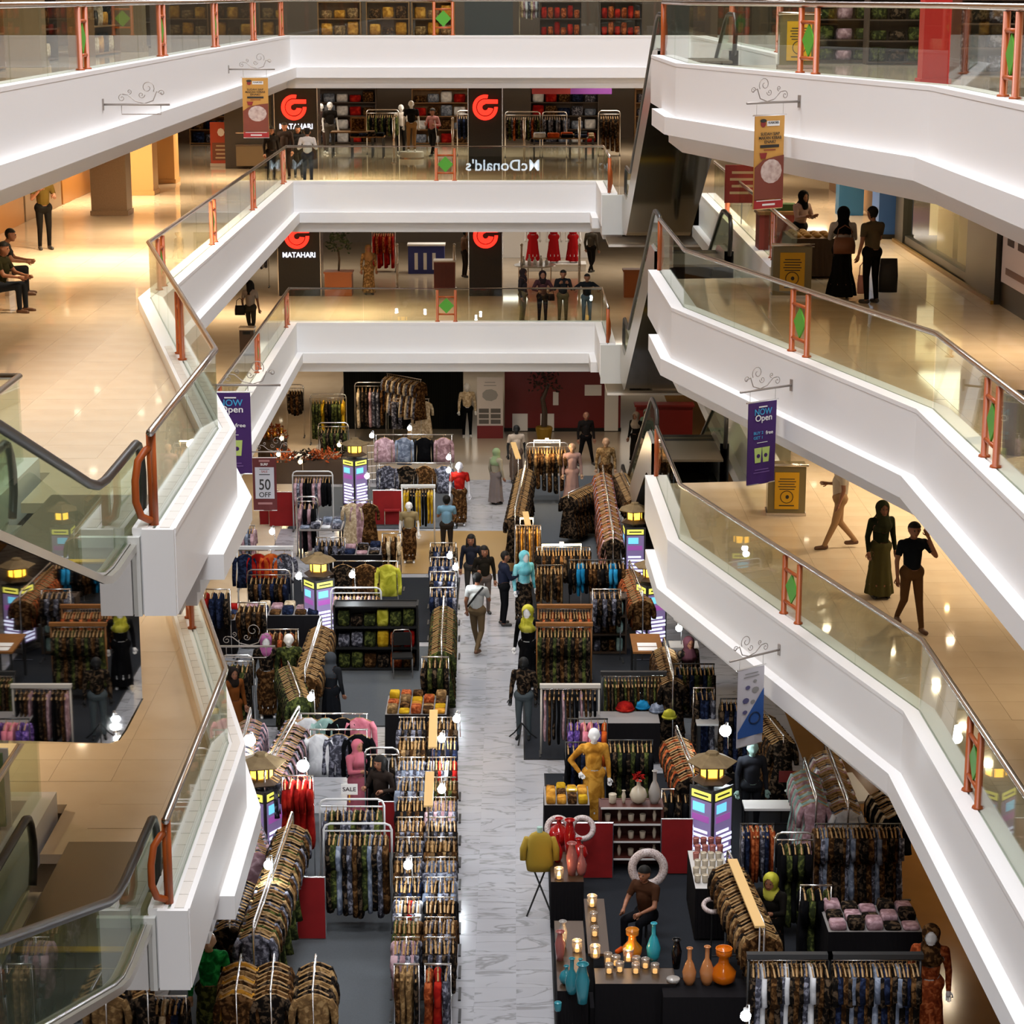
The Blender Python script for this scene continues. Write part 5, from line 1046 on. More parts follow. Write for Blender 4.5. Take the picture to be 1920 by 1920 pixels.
# big lit lettering on the wall behind the camera: it mirrors in the far glass
t = thing('wall_sign', 'large lit white lettering sign on the wall behind the camera', 'sign', (-.6, -13.9, 3.1), math.pi); text('lettering', "McDonald's", mat('sign_letters', (1, 1, 1), .5, emit=16, ecol=rgb('DDEBFF')), t, (0, -.06, 0), 1.0, depth=.03, width=4.8); MB().box(-2.6, 2.6, 0, .05, -.6, .6).obj('board', SHB, t)
# ================================================================== GROUND FLOOR: CARPETS AND STRIPS
CARP = pat('grey_carpet', 'noise', [(0, '44474A'), (1, '5E6164')], 120, .95, rnd=False, spec=.05); DCARP = pat('dark_carpet', 'noise', [(0, '1A1C20'), (1, '2C2E32')], 120, .95, rnd=False, spec=.05)
struct(MB().box(5.45, 16, 8, 98, -.01, .006).obj('floor', pat('brown_tile', 'noise', [(0, '6E4A22'), (1, '86602F')], 1.2, .16, rnd=False)))
struct(MB().box(-16, -6.2, 8, 98, -.01, .006).obj('floor', FLOORM)); struct(MB().box(-6.2, 5.45, 62.5, 98, -.01, .004).obj('floor', mat('far_floor', rgb('A89C8C'), .2)))
struct(MB().box(-4.2, 0.2, 51.8, 56.2, .001, .006).obj('floor', mat('tan_floor_strip', rgb('9A7A4A'), .3)))
def carpet(label, x0, x1, y0, y1, m=CARP, h=.012):
    t = thing('carpet', label, 'carpet', ((x0+x1)/2, (y0+y1)/2, 0)); w_, d_ = (x1-x0)/2, (y1-y0)/2
    MB().box(-w_, w_, -d_, d_, .004, h).obj('pile', m, t); MB().box(-w_-.03, w_+.03, -d_-.03, d_+.03, .003, h-.003).obj('edge_binding', BLACK, t)
carpet('grey carpet under the nearest left stall', -4.9, -1.15, 26.5, 35.6); carpet('grey carpet under the middle left stall', -5.6, -1.5, 40.3, 45.6); carpet('grey carpet under the left stall beyond the tan strip', -6.0, -1.5, 56.5, 61.5)
carpet('grey carpet under the far right stall', .25, 2.6, 53, 63.0); carpet('dark carpet under the nearest right stalls', .62, 5.2, 26.3, 37.6, DCARP); carpet('dark carpet under the middle right stalls', .25, 3.0, 38.4, 51, DCARP); carpet('grey carpet under the far left stall', -5.9, -1.3, 46, 51.4, DCARP)
# ================================================================== GROUND FLOOR: RACKS
def RK(label, a, b, gar, where, z=1.5, **k): return rack(label, at(a[0], a[1], z), at(b[0], b[1], z), gar, where, **k)
S_, D2, J, P_, C3, BL = 'shirt', 'dress', 'jacket', 'pants', 'cloth', 'blouse'
RK('steel rack of olive, yellow and black dresses at the far left back', (584, 746), (646, 746), [(D2, 'green'), (D2, 'green'), (D2, 'green'), (D2, 'yellow'), (D2, 'dark'), (D2, 'black')], 'the far left back dress rail', sp=.1)
RK('steel rack of striped dresses before the black partition', (668, 724), (720, 724), [(D2, 'cream'), (D2, 'dark'), (D2, 'pink'), (D2, 'grey'), (D2, 'brown')], 'the striped dress rail', z=1.8, sp=.12)
RK('thin rail with grey trousers and a beige coat before the black partition', (735, 748), (805, 748), [(P_, 'grey'), (J, 'black'), (D2, 'cream'), (D2, 'cream')], 'the thin rail before the black partition', face=True, n=4, style='post')
RK('long rail of pink, blue and black shirts facing the camera', (702, 815), (850, 815), [(J, 'pink'), (J, 'blue'), (J, 'black'), (J, 'pink')], 'the far rail of forward facing shirts', z=1.75, face=True, n=4, style='post', white=True)
RK('second rail of dark printed jackets below the pink shirts', (708, 868), (850, 868), [(J, 'grey'), (J, 'dark'), (J, 'brown'), (J, 'grey')], 'the rail below the pink shirts', z=1.6, face=True, n=4, style='post', white=True)
RK('arched white rack of pink and black coats by the sale banner', (552, 892), (620, 892), [(J, 'pink'), (J, 'grey'), (J, 'pink'), (J, 'black'), (J, 'black'), (J, 'black')], 'the arched white rack by the sale banner', fm=WTUBE)
RK('white square framed rack of mustard and black trousers', (756, 916), (812, 916), [(P_, 'yellow'), (P_, 'yellow'), (P_, 'black'), (P_, 'black')], 'the white square rack', style='beam', fm=WTUBE)
RK('rack of long beige printed dresses at the left stall', (652, 938), (698, 938), [(D2, 'cream'), (D2, 'pink'), (D2, 'brown')], 'the beige dress rack', z=1.7, face=True, n=3, style='post')
RK('white topped rack with red and orange shirts facing the camera', (447, 1032), (545, 1032), [(J, 'navy'), (BL, 'red'), (BL, 'orange'), (S_, 'grey')], 'the white topped red shirt rack', z=1.7, style='beam', fm=WTUBE, face=True, n=4)
RK('rack with forward facing brown and yellow-green jackets by the marble patch', (622, 1052), (748, 1052), [(J, 'dark'), (J, 'brown'), (J, 'lime')], 'the brown jacket rack', z=1.65, face=True, n=3, style='post')
RK('arched white rack with pinkish clothes above the fabric shelf', (625, 1112), (710, 1112), [(S_, 'pink'), (S_, 'grey'), (S_, 'brown')], 'the arched rack above the fabric shelf', fm=WTUBE)
RK('long rack of brown batik running away beside the fabric shelf', (602, 1165), (572, 1262), [(S_, 'brown'), (S_, 'dark'), (S_, 'tan')], 'the brown batik rail beside the fabric shelf', sp=.11)
ORD = ('first', 'second', 'third', 'fourth', 'fifth', 'sixth', 'seventh', 'eighth', 'ninth', 'tenth', 'eleventh', 'twelfth', 'thirteenth')
for i, v in enumerate((1018, 1045, 1072, 1102)):
    RK('short chrome rack with white hangers, %s in the far aisle row' % ORD[i], (806, v), (856, v), [(S_, 'dark'), (S_, 'navy'), (S_, 'grey')][i % 2:], 'the %s far aisle rack' % ORD[i], z=1.55, style='post', white=True, sp=.085)
RK('aisle rack of dark green dresses running away from the camera', (832, 1128), (828, 1215), [(D2, 'green'), (D2, 'dark'), (D2, 'green'), (D2, 'brown')], 'the dark green aisle rack', z=1.6, sp=.12)
AIS = [['brown', 'dark', 'grey'], ['dark', 'navy'], ['grey', 'white', 'dark', 'red'], ['green', 'brown'], ['pink', 'grey'], ['grey', 'dark'], ['brown', 'tan', 'dark'], ['grey', 'blue'], ['blue', 'grey', 'dark'], ['black', 'brown'], ['brown', 'grey'], ['dark', 'grey']]
for i in range(12):
    v = 1345+i*37.5
    for s, (u0, u1) in enumerate(((748-i*1.0, 798-i), (802-i*.6, 856-i*.2))):
        RK('chrome aisle rack, %s row from the far end, %s half' % (ORD[i], ('left', 'right')[s]), (u0, v), (u1, v), [(S_ if (i+j) % 3 else J, k) for j, k in enumerate(AIS[i] if s else AIS[(i+5) % 12])], 'the %s %s aisle rack' % (ORD[i], ('left', 'right')[s]), z=1.5, style='tee', sp=.058)
RK('lowest aisle rack with brown trousers at the picture bottom, left half', (738, 1808), (786, 1808), [(P_, 'brown'), (P_, 'tan'), (P_, 'dark')], 'the bottom left aisle rack', z=1.5, style='post', sp=.08)
RK('lowest aisle rack with red and white dresses at the picture bottom', (796, 1808), (846, 1808), [(D2, 'rust'), (D2, 'pink'), (D2, 'red'), (D2, 'grey')], 'the bottom right aisle rack', z=1.5, style='post', sp=.10)
RK('slanting rack of lilac and grey shirts beside the near lantern', (560, 1335), (497, 1452), [(S_, 'grey'), (S_, 'pink'), (S_, 'dark')], 'the lilac shirt rail by the near lantern', z=1.75, sp=.10)
RK('rack of pale pink shirts next to the white left ledge', (470, 1338), (448, 1420), [(J, 'pink'), (J, 'grey')], 'the pink shirt rail by the left ledge', z=1.7, sp=.12)
RK('rail of forward facing white, grey and black jackets', (562, 1338), (690, 1338), [(J, 'white'), (J, 'mint'), (J, 'black'), (J, 'rose')], 'the white and black jacket rail', z=1.85, face=True, n=4, style='post', white=True)
RK('second rail of white and charcoal jackets behind the rose hooded person', (580, 1368), (690, 1368), [(J, 'white'), (J, 'grey'), (J, 'black')], 'the charcoal jacket rail', z=1.75, face=True, n=3, style='post')
RK('rack of long red dresses beside the lit totem', (528, 1455), (588, 1455), [(D2, 'red')], 'the long red dress rack', z=1.75, style='post', sp=.09)
RK('arched white rack of grey printed shirts behind the sale card', (606, 1512), (714, 1512), [(S_, 'grey'), (S_, 'green'), (S_, 'dark'), (S_, 'grey')], 'the arched rack behind the sale card', z=1.55, fm=WTUBE, sp=.09)
RK('front arched white rack of printed dresses with wooden hangers', (613, 1558), (728, 1558), [(D2, 'dark'), (D2, 'green'), (D2, 'blue'), (D2, 'dark'), (D2, 'grey'), (D2, 'brown')], 'the front arched white rack', z=1.6, fm=WTUBE, sp=.075)
RK('long near rack of tan and slate batik running away on the left', (548, 1535), (476, 1745), [(S_, 'tan'), (S_, 'dark'), (S_, 'grey'), (S_, 'brown'), (D2, 'green')], 'the long near left batik rail', z=1.7, sp=.105)
for i, (u0, u1, g_) in enumerate(((452, 442, [(D2, 'gold'), (S_, 'brown'), (S_, 'tan')]), (514, 507, [(D2, 'brown'), (D2, 'dark'), (S_, 'brown')]), (592, 586, [(D2, 'dark'), (S_, 'tan'), (S_, 'dark')]))):
    RK('short forward arm of the bottom left rack, %s' % ('left one', 'middle one', 'right one')[i], (u0, 1790), (u1, 1858), g_, 'the %s bottom arm rack' % ('left', 'middle', 'right')[i], z=1.6, style='post', sp=.13)
RK('rack of black and pale prints under the near escalator', (240, 1868), (350, 1868), [(S_, 'dark'), (S_, 'cream'), (S_, 'brown'), (S_, 'navy')], 'the rack under the near escalator', z=1.5, style='post')
RK('dark rack far left under the lowest gallery edge', (380, 1105), (432, 1105), [(J, 'red'), (J, 'navy'), (J, 'dark')], 'the rack by the empty bracket', z=1.5, style='post', sp=.12)
RK('rack of dark and striped tops left of the red shirts', (448, 985), (478, 985), [(S_, 'grey'), (S_, 'pink'), (S_, 'blue')], 'the striped rack by the left ledge', z=1.6, style='post')
# right side
RK('far right rack of brown batik under a warm tube lamp', (990, 838), (1062, 838), [(S_, 'brown'), (D2, 'dark'), (S_, 'tan'), (D2, 'brown')], 'the far right batik rail', z=1.6, sp=.08)
RK('dark batik rack running away along the right of the aisle', (985, 872), (966, 962), [(D2, 'brown'), (D2, 'dark'), (S_, 'dark')], 'the dark batik rail right of the aisle', z=1.6, sp=.13)
RK('maroon dress rack running away by the right gallery', (1130, 880), (1150, 1005), [(D2, 'rust'), (D2, 'brown'), (D2, 'pink'), (D2, 'dark')], 'the maroon dress rail', z=1.6, sp=.14)
RK('short rack of lit tan hangers right of the aisle', (966, 985), (1015, 985), [(C3, 'tan'), (C3, 'brown'), (C3, 'gold')], 'the lit tan hanger rack', z=1.5, style='post', sp=.06)
RK('black clothes rail under a short warm tube lamp', (1005, 1026), (1108, 1026), [(J, 'dark'), (J, 'black'), (J, 'brown')], 'the black rail under the tube lamp', z=1.55, style='post', sp=.07)
RK('dark rack with one bright blue shirt', (1066, 1050), (1172, 1050), [(S_, 'black'), (S_, 'dark'), (S_, 'teal'), (S_, 'teal'), (S_, 'black'), (S_, 'brown'), (S_, 'brown'), (S_, 'dark')], 'the rack with the blue shirt', z=1.6, style='post', fm=DARKM, sp=.09)
RK('brown batik rack left of the bright blue shirt', (1005, 1060), (1056, 1060), [(S_, 'brown'), (C3, 'tan'), (S_, 'dark')], 'the brown rack left of the blue shirt', z=1.5, style='post', fm=DARKM)
RK('dense rack of brown shirts in the middle right stall', (1012, 1142), (1106, 1142), [(S_, 'brown'), (S_, 'rust'), (S_, 'dark')], 'the dense brown shirt rack', z=1.5, style='beam', fm=WOODB, sp=.06)
RK('wood topped rack of dark olive dresses in the middle right stall', (1010, 1176), (1106, 1176), [(D2, 'green'), (D2, 'dark'), (D2, 'brown'), (D2, 'dark')], 'the wood topped olive rack', z=1.5, style='beam', fm=WOODB, sp=.07)
RK('white edged rack of pale and brown cloth below the olive dresses', (1018, 1292), (1120, 1292), [(C3, 'pink'), (C3, 'brown'), (C3, 'dark'), (C3, 'black')], 'the white edged cloth rack', z=1.3, style='beam', fm=mat('pale_beam', (.5, .46, .4), .5), sp=.08)
RK('black topped rack of olive and brown cloth right of the white edged rack', (1132, 1268), (1244, 1268), [(C3, 'green'), (C3, 'brown'), (C3, 'dark')], 'the black topped cloth rack', z=1.4, style='beam', fm=DARKM, sp=.06)
RK('slanting dark rack behind the near right lantern', (1268, 1372), (1300, 1450), [(S_, 'brown'), (S_, 'rust'), (S_, 'dark')], 'the slanting rack behind the right lantern', z=1.6, sp=.11)
RK('rack of printed trousers and rust cloth right of the lit totem', (1388, 1545), (1452, 1545), [(P_, 'grey'), (P_, 'navy'), (P_, 'rust'), (P_, 'rust')], 'the rust trouser rack', z=1.5, style='post', fm=DARKM)
RK('long black rack of dark and grey clothes on the right', (1528, 1545), (1690, 1545), [(D2, 'brown'), (D2, 'grey'), (D2, 'blue'), (D2, 'brown'), (D2, 'dark'), (D2, 'dark')], 'the long black right rack', z=1.55, style='post', fm=DARKM, sp=.065)
RK('slanting rack of brown shirts beside the yellow scarf', (1365, 1608), (1432, 1745), [(S_, 'brown'), (S_, 'dark'), (S_, 'tan')], 'the slanting rack by the yellow scarf', z=1.6, sp=.10)
RK('bottom right rack of dark patterned clothes, left half', (1408, 1800), (1552, 1800), [(D2, 'dark'), (D2, 'grey'), (D2, 'white'), (D2, 'dark'), (D2, 'brown')], 'the bottom right rack, left half', z=1.5, style='beam', fm=DARKM, sp=.06)
RK('bottom right rack of dark patterned clothes, right half', (1560, 1800), (1722, 1800), [(D2, 'dark'), (D2, 'navy'), (D2, 'brown'), (D2, 'dark'), (D2, 'blue')], 'the bottom right rack, right half', z=1.5, style='beam', fm=DARKM, sp=.06)
RK('slanting rack of tan shirts beside the white counter', (1548, 1398), (1590, 1512), [(S_, 'tan'), (S_, 'grey'), (S_, 'white'), (S_, 'pink'), (S_, 'tan')], 'the slanting rack by the white counter', z=1.5, sp=.10)
RK('mint and lilac dress rack at the right stall', (1508, 1432), (1530, 1500), [(D2, 'mint'), (D2, 'pink')], 'the mint dress rack', z=1.6, sp=.16)
RK('dark clothes rack behind the white and blue banner', (1262, 1245), (1340, 1245), [(J, 'dark'), (J, 'navy'), (J, 'green')], 'the rack behind the blue banner', z=1.6, style='post', fm=DARKM)
RK('dark coats rack at the foot of the right gallery', (1350, 1310), (1400, 1310), [(D2, 'dark'), (D2, 'navy')], 'the dark coat rack', z=1.7, style='post', fm=DARKM)
RK('distant rack of mixed coats under the far left gallery', (540, 728), (566, 728), [(J, 'dark'), (J, 'brown')], 'the distant coat rack', z=1.6)
RK('purple and violet scarf rail beside the yellow mannequin', (1064, 1348), (1140, 1348), [(BL, 'purple'), (BL, 'purple'), (BL, 'rose'), (BL, 'purple'), (BL, 'orange')], 'the purple scarf rail', z=1.2, style='post', fm=DARKM, sp=.11)
RK('row of plain black coats beside the yellow mannequin', (1060, 1392), (1100, 1392), [(D2, 'black'), (D2, 'navy')], 'the plain black coat rail', z=1.3, style='post', fm=DARKM)
RK('black and olive clothes rail behind the yellow mannequin', (1140, 1388), (1225, 1388), [(D2, 'black'), (D2, 'dark'), (D2, 'green')], 'the olive rail behind the yellow mannequin', z=1.4, style='post', fm=DARKM)
for i, (a, b, g_, wh, z) in enumerate((
    ((560, 940), (592, 940), [(D2, 'pink'), (D2, 'black')], 'the short rail below the arched coat rack', 1.4), ((592, 1008), (648, 1008), [(S_, 'grey'), (S_, 'dark')], 'the low grey shirt rail', 1.2), ((716, 1000), (752, 1000), [(S_, 'brown'), (S_, 'cream')], 'the white framed shirt rail', 1.4),
    ((468, 1078), (540, 1078), [(S_, 'dark'), (S_, 'brown'), (S_, 'navy')], 'the rail under the red shirts', 1.2), ((445, 1130), (500, 1130), [(S_, 'brown'), (S_, 'dark')], 'the dark rail by the bag table', 1.3), ((500, 1180), (560, 1180), [(D2, 'rust'), (D2, 'brown')], 'the rust rail before the totem', 1.5), ((420, 1240), (470, 1240), [(D2, 'dark'), (D2, 'green')], 'the dark rail under the empty bracket', 1.5), ((540, 1240), (562, 1300), [(D2, 'green'), (D2, 'dark')], 'the olive rail beside the mannequins', 1.5),
    ((790, 1232), (842, 1232), [(D2, 'dark'), (D2, 'green')], 'the end rail of the dark green rack', 1.5),
    ((690, 1415), (742, 1415), [(D2, 'black'), (D2, 'dark')], 'the black coat rail by the marble patch', 1.5), ((452, 1510), (478, 1590), [(S_, 'pink'), (S_, 'grey')], 'the pale rail at the ledge foot', 1.5), ((455, 1640), (430, 1730), [(S_, 'dark'), (S_, 'grey')], 'the dark rail at the ledge foot', 1.4),
    ((1180, 1060), (1205, 1120), [(S_, 'rust'), (S_, 'brown')], 'the rust rail before the right totem', 1.4), ((1110, 1105), (1165, 1105), [(S_, 'grey'), (S_, 'dark')], 'the grey rail over the boxed goods', 1.6), ((1160, 1300), (1250, 1300), [(C3, 'dark'), (C3, 'green')], 'the low dark cloth rail', 1.0), ((1245, 1205), (1262, 1270), [(D2, 'dark'), (D2, 'brown')], 'the dark rail by the small white table', 1.5),
    ((1300, 1290), (1340, 1290), [(D2, 'dark'), (D2, 'navy'), (D2, 'grey')], 'the rail beside the printed dress person', 1.7), ((1430, 1330), (1470, 1380), [(D2, 'dark'), (D2, 'brown')], 'the brown rail behind the blue banner', 1.6), ((1460, 1575), (1520, 1575), [(D2, 'black'), (D2, 'green')], 'the black rail beside the long right rack', 1.5), ((1240, 1480), (1290, 1480), [(D2, 'dark'), (D2, 'black')], 'the black rail left of the right totem', 1.3), ((1500, 1660), (1560, 1660), [(D2, 'black'), (D2, 'green')], 'the low black rail behind the yellow scarf', 1.2), ((1655, 1470), (1690, 1520), [(S_, 'dark'), (S_, 'cream'), (S_, 'black')], 'the black and white rail by the right ledge', 1.5),
    ((1065, 925), (1110, 905), [(D2, 'dark'), (D2, 'brown')], 'the dark rail behind the pink cloak', 1.4), ((1165, 880), (1190, 930), [(S_, 'brown'), (S_, 'dark')], 'the brown rail by the far escalator', 1.5), ((600, 800), (650, 800), [(S_, 'dark'), (S_, 'green')], 'the far dark shirt rail', 1.4), ((725, 700), (790, 712), [(D2, 'grey'), (D2, 'brown'), (D2, 'cream')], 'the high rail on the black partition', 2.2))):
    RK('clothes rack: %s' % wh[4:], a, b, g_, wh, z=z, style='post' if i % 3 else 'arch', sp=.095)
# ================================================================== GROUND FLOOR: TABLES, SHELVES, PARTITIONS
GREYT = mat('grey_table_top', (.22, .2, .19), .5); WT = mat('white_table_top', (.66, .65, .63), .35); BCL = mat('black_skirt_cloth', (.010, .009, .010), .95, spec=.05)
def TB(label, u, v, sx_, sy_, h, m, cloth, where=None, nx=0, ny=0, ks=(), rz=0, hs=(.05, .14)):
    t = table(label, u, v, sx_, sy_, h, m, cloth, rz)
    if nx: stacks(where, -sx_/2+.02, sx_/2-.02, -sy_/2+.02, sy_/2-.02, h, nx, ny, ks, hs, org=t)
    return t
TB('table of folded blue and grey clothes at the left stall', 603, 985, 1.1, .9, .8, GREYT, None, 'the blue folding table', 4, 3, ['blue', 'grey', 'white', 'grey'])
TB('wide table of dark folded shirts beyond the middle lantern', 680, 1032, 1.5, .9, .85, GREYT, BCL, 'the dark shirt table', 5, 3, ['grey', 'dark', 'pink', 'navy'])
TB('table heaped with hats and bags at the far left', 408, 1150, .9, 1.1, .8, GREYT, BCL, 'the hat table', 3, 3, ['red', 'navy', 'brown', 'white'])
TB('low table of batik bags below the red shirts', 530, 1145, 1.7, .8, .75, GREYT, BCL, 'the batik bag table', 6, 2, ['brown', 'cream', 'navy', 'pink'])
TB('table of golden brown folded batik by the aisle', 782, 1322, 1.15, 1.15, .85, GREYT, BCL, 'the golden batik table', 5, 4, ['tan', 'gold', 'brown', 'rust', 'yellow'])
TB('black clothed table of golden fabrics at the near right of the aisle', 1062, 1492, .75, .9, .85, GREYT, BCL, 'the golden fabric table', 4, 3, ['gold', 'yellow', 'brown', 'gold'])
TB('table of pink and purple folded cloths at the right', 1632, 1722, 1.35, .95, .9, GREYT, BCL, 'the pink and purple table', 5, 3, ['pink', 'rust', 'purple', 'dark', 'orange', 'brown'])
TB('narrow white counter at the right stall', 1462, 1508, 1.2, .40, .95, WT, None); TB('long white counter running away beside the tan shirts', 1600, 1475, .34, 1.35, 1.0, WT, None, rz=.12)
TB('small white table under a bright bulb by the right gallery', 1282, 1208, .6, .5, .8, WT, None); TB('white board table behind the near right lantern', 1352, 1352, .9, .3, 1.2, WT, None)
t = TB('brown wooden counter with papers in front of the lit totem', 1212, 1205, .62, 1.3, .9, WOODB, None)
for i, dy in enumerate((-.45, -.15)): tag(MB().box(-.2, .2, -.12, .12, 0, .006).obj('paper', INKW, None, loc=(t.location.x, t.location.y+dy, .903)), 'white paper sheet on the brown counter, %s' % ('nearer', 'farther')[i], 'paper')
t = TB('black clothed table of hats beside the purple scarves', 1160, 1345, 1.5, .7, .8, GREYT, BCL)
for i, (u, v, k, r_) in enumerate(((1172, 1325, 'red', .17), (1205, 1322, 'teal', .13), (1232, 1328, 'blue', .14), (1255, 1340, 'lime', .13))):
    q = at(u, v, .87); o = thing('turban', '%s turban cap on the black hat table' % FAB[k][1], 'hat', (q.x, q.y, .803)); MB().lathe([(r_*.9, 0), (r_, .06), (r_*.8, .13), (r_*.3, .17), (.01, .175)], n=14).obj('crown', FAB[k][0], o, smooth=True); MB().tube([(r_*.95*math.cos(a), r_*.95*math.sin(a), .03) for a in [j*math.pi/7 for j in range(14)]], .025, 6, closed=True).obj('rolled_brim', FAB[k][0], o, smooth=True)
q = at(706, 1258, 0); shelf_unit('black framed shelf of folded fabrics in green, grey, yellow and red', q.x, q.y+.2, 0, 1.75, 1.45, .45, BLACK, 3, ['green', 'green', 'brown', 'dark', 'rust', 'brown', 'grey', 'grey', 'green', 'yellow', 'rust', 'red', 'green', 'dark', 'green', 'lime'], 6, 'the black fabric shelf')
q = at(1140, 1222, 0); shelf_unit('dark shelf of boxed goods in the middle right stall', q.x, q.y, 0, .75, 1.3, .45, DKWOOD, 3, ['grey', 'dark', 'brown', 'mint'], 4, 'the dark boxed goods shelf')
t = thing('partition', 'tall black cloth partition behind the far left clothes', 'partition', (sx(760, 70.2, 0), 70.2, 0)); MB().box(-2.0, 1.9, 0, .06, 0, 2.7).obj('cloth_panel', pat('black_drape', 'wave', [(0, '060806'), (1, '121410')], 4, .9, dist=2, rnd=False), t)
for x in (-2.0, 0, 1.9): MB().tube([(x, .08, 0), (x, .08, 2.75)], .025, 6).obj('pole', DARKM, t)
REDP = pat('red_partition_cloth', 'noise', [(0, '6E0E10'), (1, '94181A')], 3, .8, rnd=False)
def redwall(label, u, v, w_, h=.95, rz=0, z=0):
    q = at(u, v, z); t = thing('partition', label, 'partition', (q.x, q.y, 0), rz); MB().box(-w_/2, w_/2, -.02, .02, .03, h).obj('cloth_panel', REDP, t); MB().tube([(-w_/2, 0, 0), (-w_/2, 0, h+.02), (w_/2, 0, h+.02), (w_/2, 0, 0)], .02, 6).obj('frame', STEEL, t)
redwall('low red partition behind the arched white rack', 530, 988, .7); redwall('low red partition left of the mustard trousers', 728, 985, .8); redwall('low red partition behind the red shirts', 505, 985, .5)
redwall('red partition between the two near left racks', 585, 1762, .42, 1.0); redwall('red partition behind the red vases', 1090, 1648, 1.0, .95); redwall('red partition right of the vase shelf', 1268, 1640, .5, .95); redwall('red partition behind the printed dresses', 740, 1600, .5, .9)
q = at(560, 1575, 0); t = thing('leaning_board', 'maroon board leaning beside the long red dresses', 'board', (q.x, q.y, 0), .9); MB().box(-.28, .28, -.015, .015, 0, 1.25, Matrix.Rotation(-.12, 4, 'X')).obj('panel', mat('maroon_board', rgb('6A2428'), .6), t); MB().box(-.29, .29, -.02, .02, 1.25, 1.27, Matrix.Rotation(-.12, 4, 'X')).obj('edge', WTUBE, t)
# grey standing grid
q = at(700, 868, 0); t = thing('grid_panel', 'tilted steel grid panel beside the far lantern', 'grid', at(706, 905, 0), .3)
for i in range(5): MB().tube([(-.24+i*.12, 0, 0), (-.24+i*.12, .12, 1.1)], .010, 5).obj('wire', STEEL, t)
for i in range(6): MB().tube([(-.24, .02*i, .1+i*.2), (.24, .02*i, .1+i*.2)], .010, 5).obj('wire', STEEL, t)
# chrome chairs
def chair(label, u, v, m=BLACK):
    q = at(u, v, 0); t = thing('chair', label, 'chair', (q.x, q.y, 0), .1); MB().box(-.21, .21, -.2, .2, .43, .47).obj('seat', m, t); MB().tube([(-.2, .22, 0), (-.2, .22, .86), (-.15, .23, .95), (.15, .23, .95), (.2, .22, .86), (.2, .22, 0)], .013, 7).obj('back_frame', CHROME, t, smooth=True); MB().box(-.18, .18, .20, .23, .62, .90).obj('backrest', m, t)
    for s in (-1, 1): MB().tube([(s*.2, -.19, 0), (s*.2, -.19, .45)], .013, 6).obj('leg', CHROME, t)
chair('chrome framed black chair beside the fabric shelf', 755, 1268); chair('chrome framed red chair by the mustard trousers', 735, 985, REDP)
# wooden lit sign boards over the aisle racks and tube lamps
for i, (a, b, z) in enumerate((((813, 1332), (811, 1402), 1.95), ((806, 1448), (803, 1512), 1.95), ((1373, 1612), (1425, 1738), 1.75), ((962, 830), (972, 860), 2.0), ((985, 960), (990, 985), 1.9))):
    p, q = at(*a, z), at(*b, z); t = thing('header_board', 'pale wooden header board over the %s' % ('far end of the aisle racks', 'middle of the aisle racks', 'slanting brown rack', 'far right batik rail', 'lit tan hangers')[i], 'board', (p+q)/2); m = MB(); m.obox(p-(p+q)/2, q-(p+q)/2, .14, .03); m.obj('plank', mat('pale_plank', rgb('D8B070'), .6), t)
    for e_ in (p, q): o = e_-(p+q)/2; MB().tube([o, (o.x, o.y, -z+.02)], .014, 6).obj('leg', STEEL, t)
def tube_lamp(label, a, b, z, pw=30):
    p, q = at(*a, z), at(*b, z); c = (p+q)/2; t = thing('tube_lamp', label, 'lamp', c); MB().tube([p-c, q-c], .022, 8).obj('tube', mat('warm_tube', (1, .85, .6), .4, emit=14, ecol=(1, .78, .42)), t); MB().box(-.05, .05, -.03, .03, .02, .07).obj('holder', WTUBE, t)
    for e_ in (p, q): MB().tube([e_-c+Vector((0, .06, 0)), Vector((e_.x-c.x, e_.y-c.y+.06, -z+.02))], .010, 5).obj('leg', STEEL, t)
    l = bpy.data.lights.new('tube_lamp_light', 'POINT'); l.energy = pw; l.color = (1, .72, .40); l.shadow_soft_size = .15; o = bpy.data.objects.new('tube_lamp_light', l); COL.objects.link(o); o.parent = t; o.location = (0, -.1, -.08)
tube_lamp('warm tube lamp over the far right batik rail', (1001, 826), (1050, 826), 1.85, 45); tube_lamp('short warm tube lamp over the black rail', (1016, 1022), (1090, 1021), 1.75, 25)
tube_lamp('warm tube lamp standing over the lit tan hangers', (975, 972), (1000, 972), 1.8, 40)
# totems
for i, (u, v, lab) in enumerate(((665, 838, 'by the far left shirts'), (597, 1058, 'in the middle of the left stalls'), (490, 1440, 'beside the near left ledge'), (1190, 962, 'at the far right by the gallery'), (1222, 1068, 'half hidden by the right ledge'), (1335, 1438, 'at the near right stall'))):
    totem('lit poster totem with a roofed amber lantern %s' % lab, u, v, 1.80, rz=(.0, -.15, .25, -.75, -.35, .0)[i])
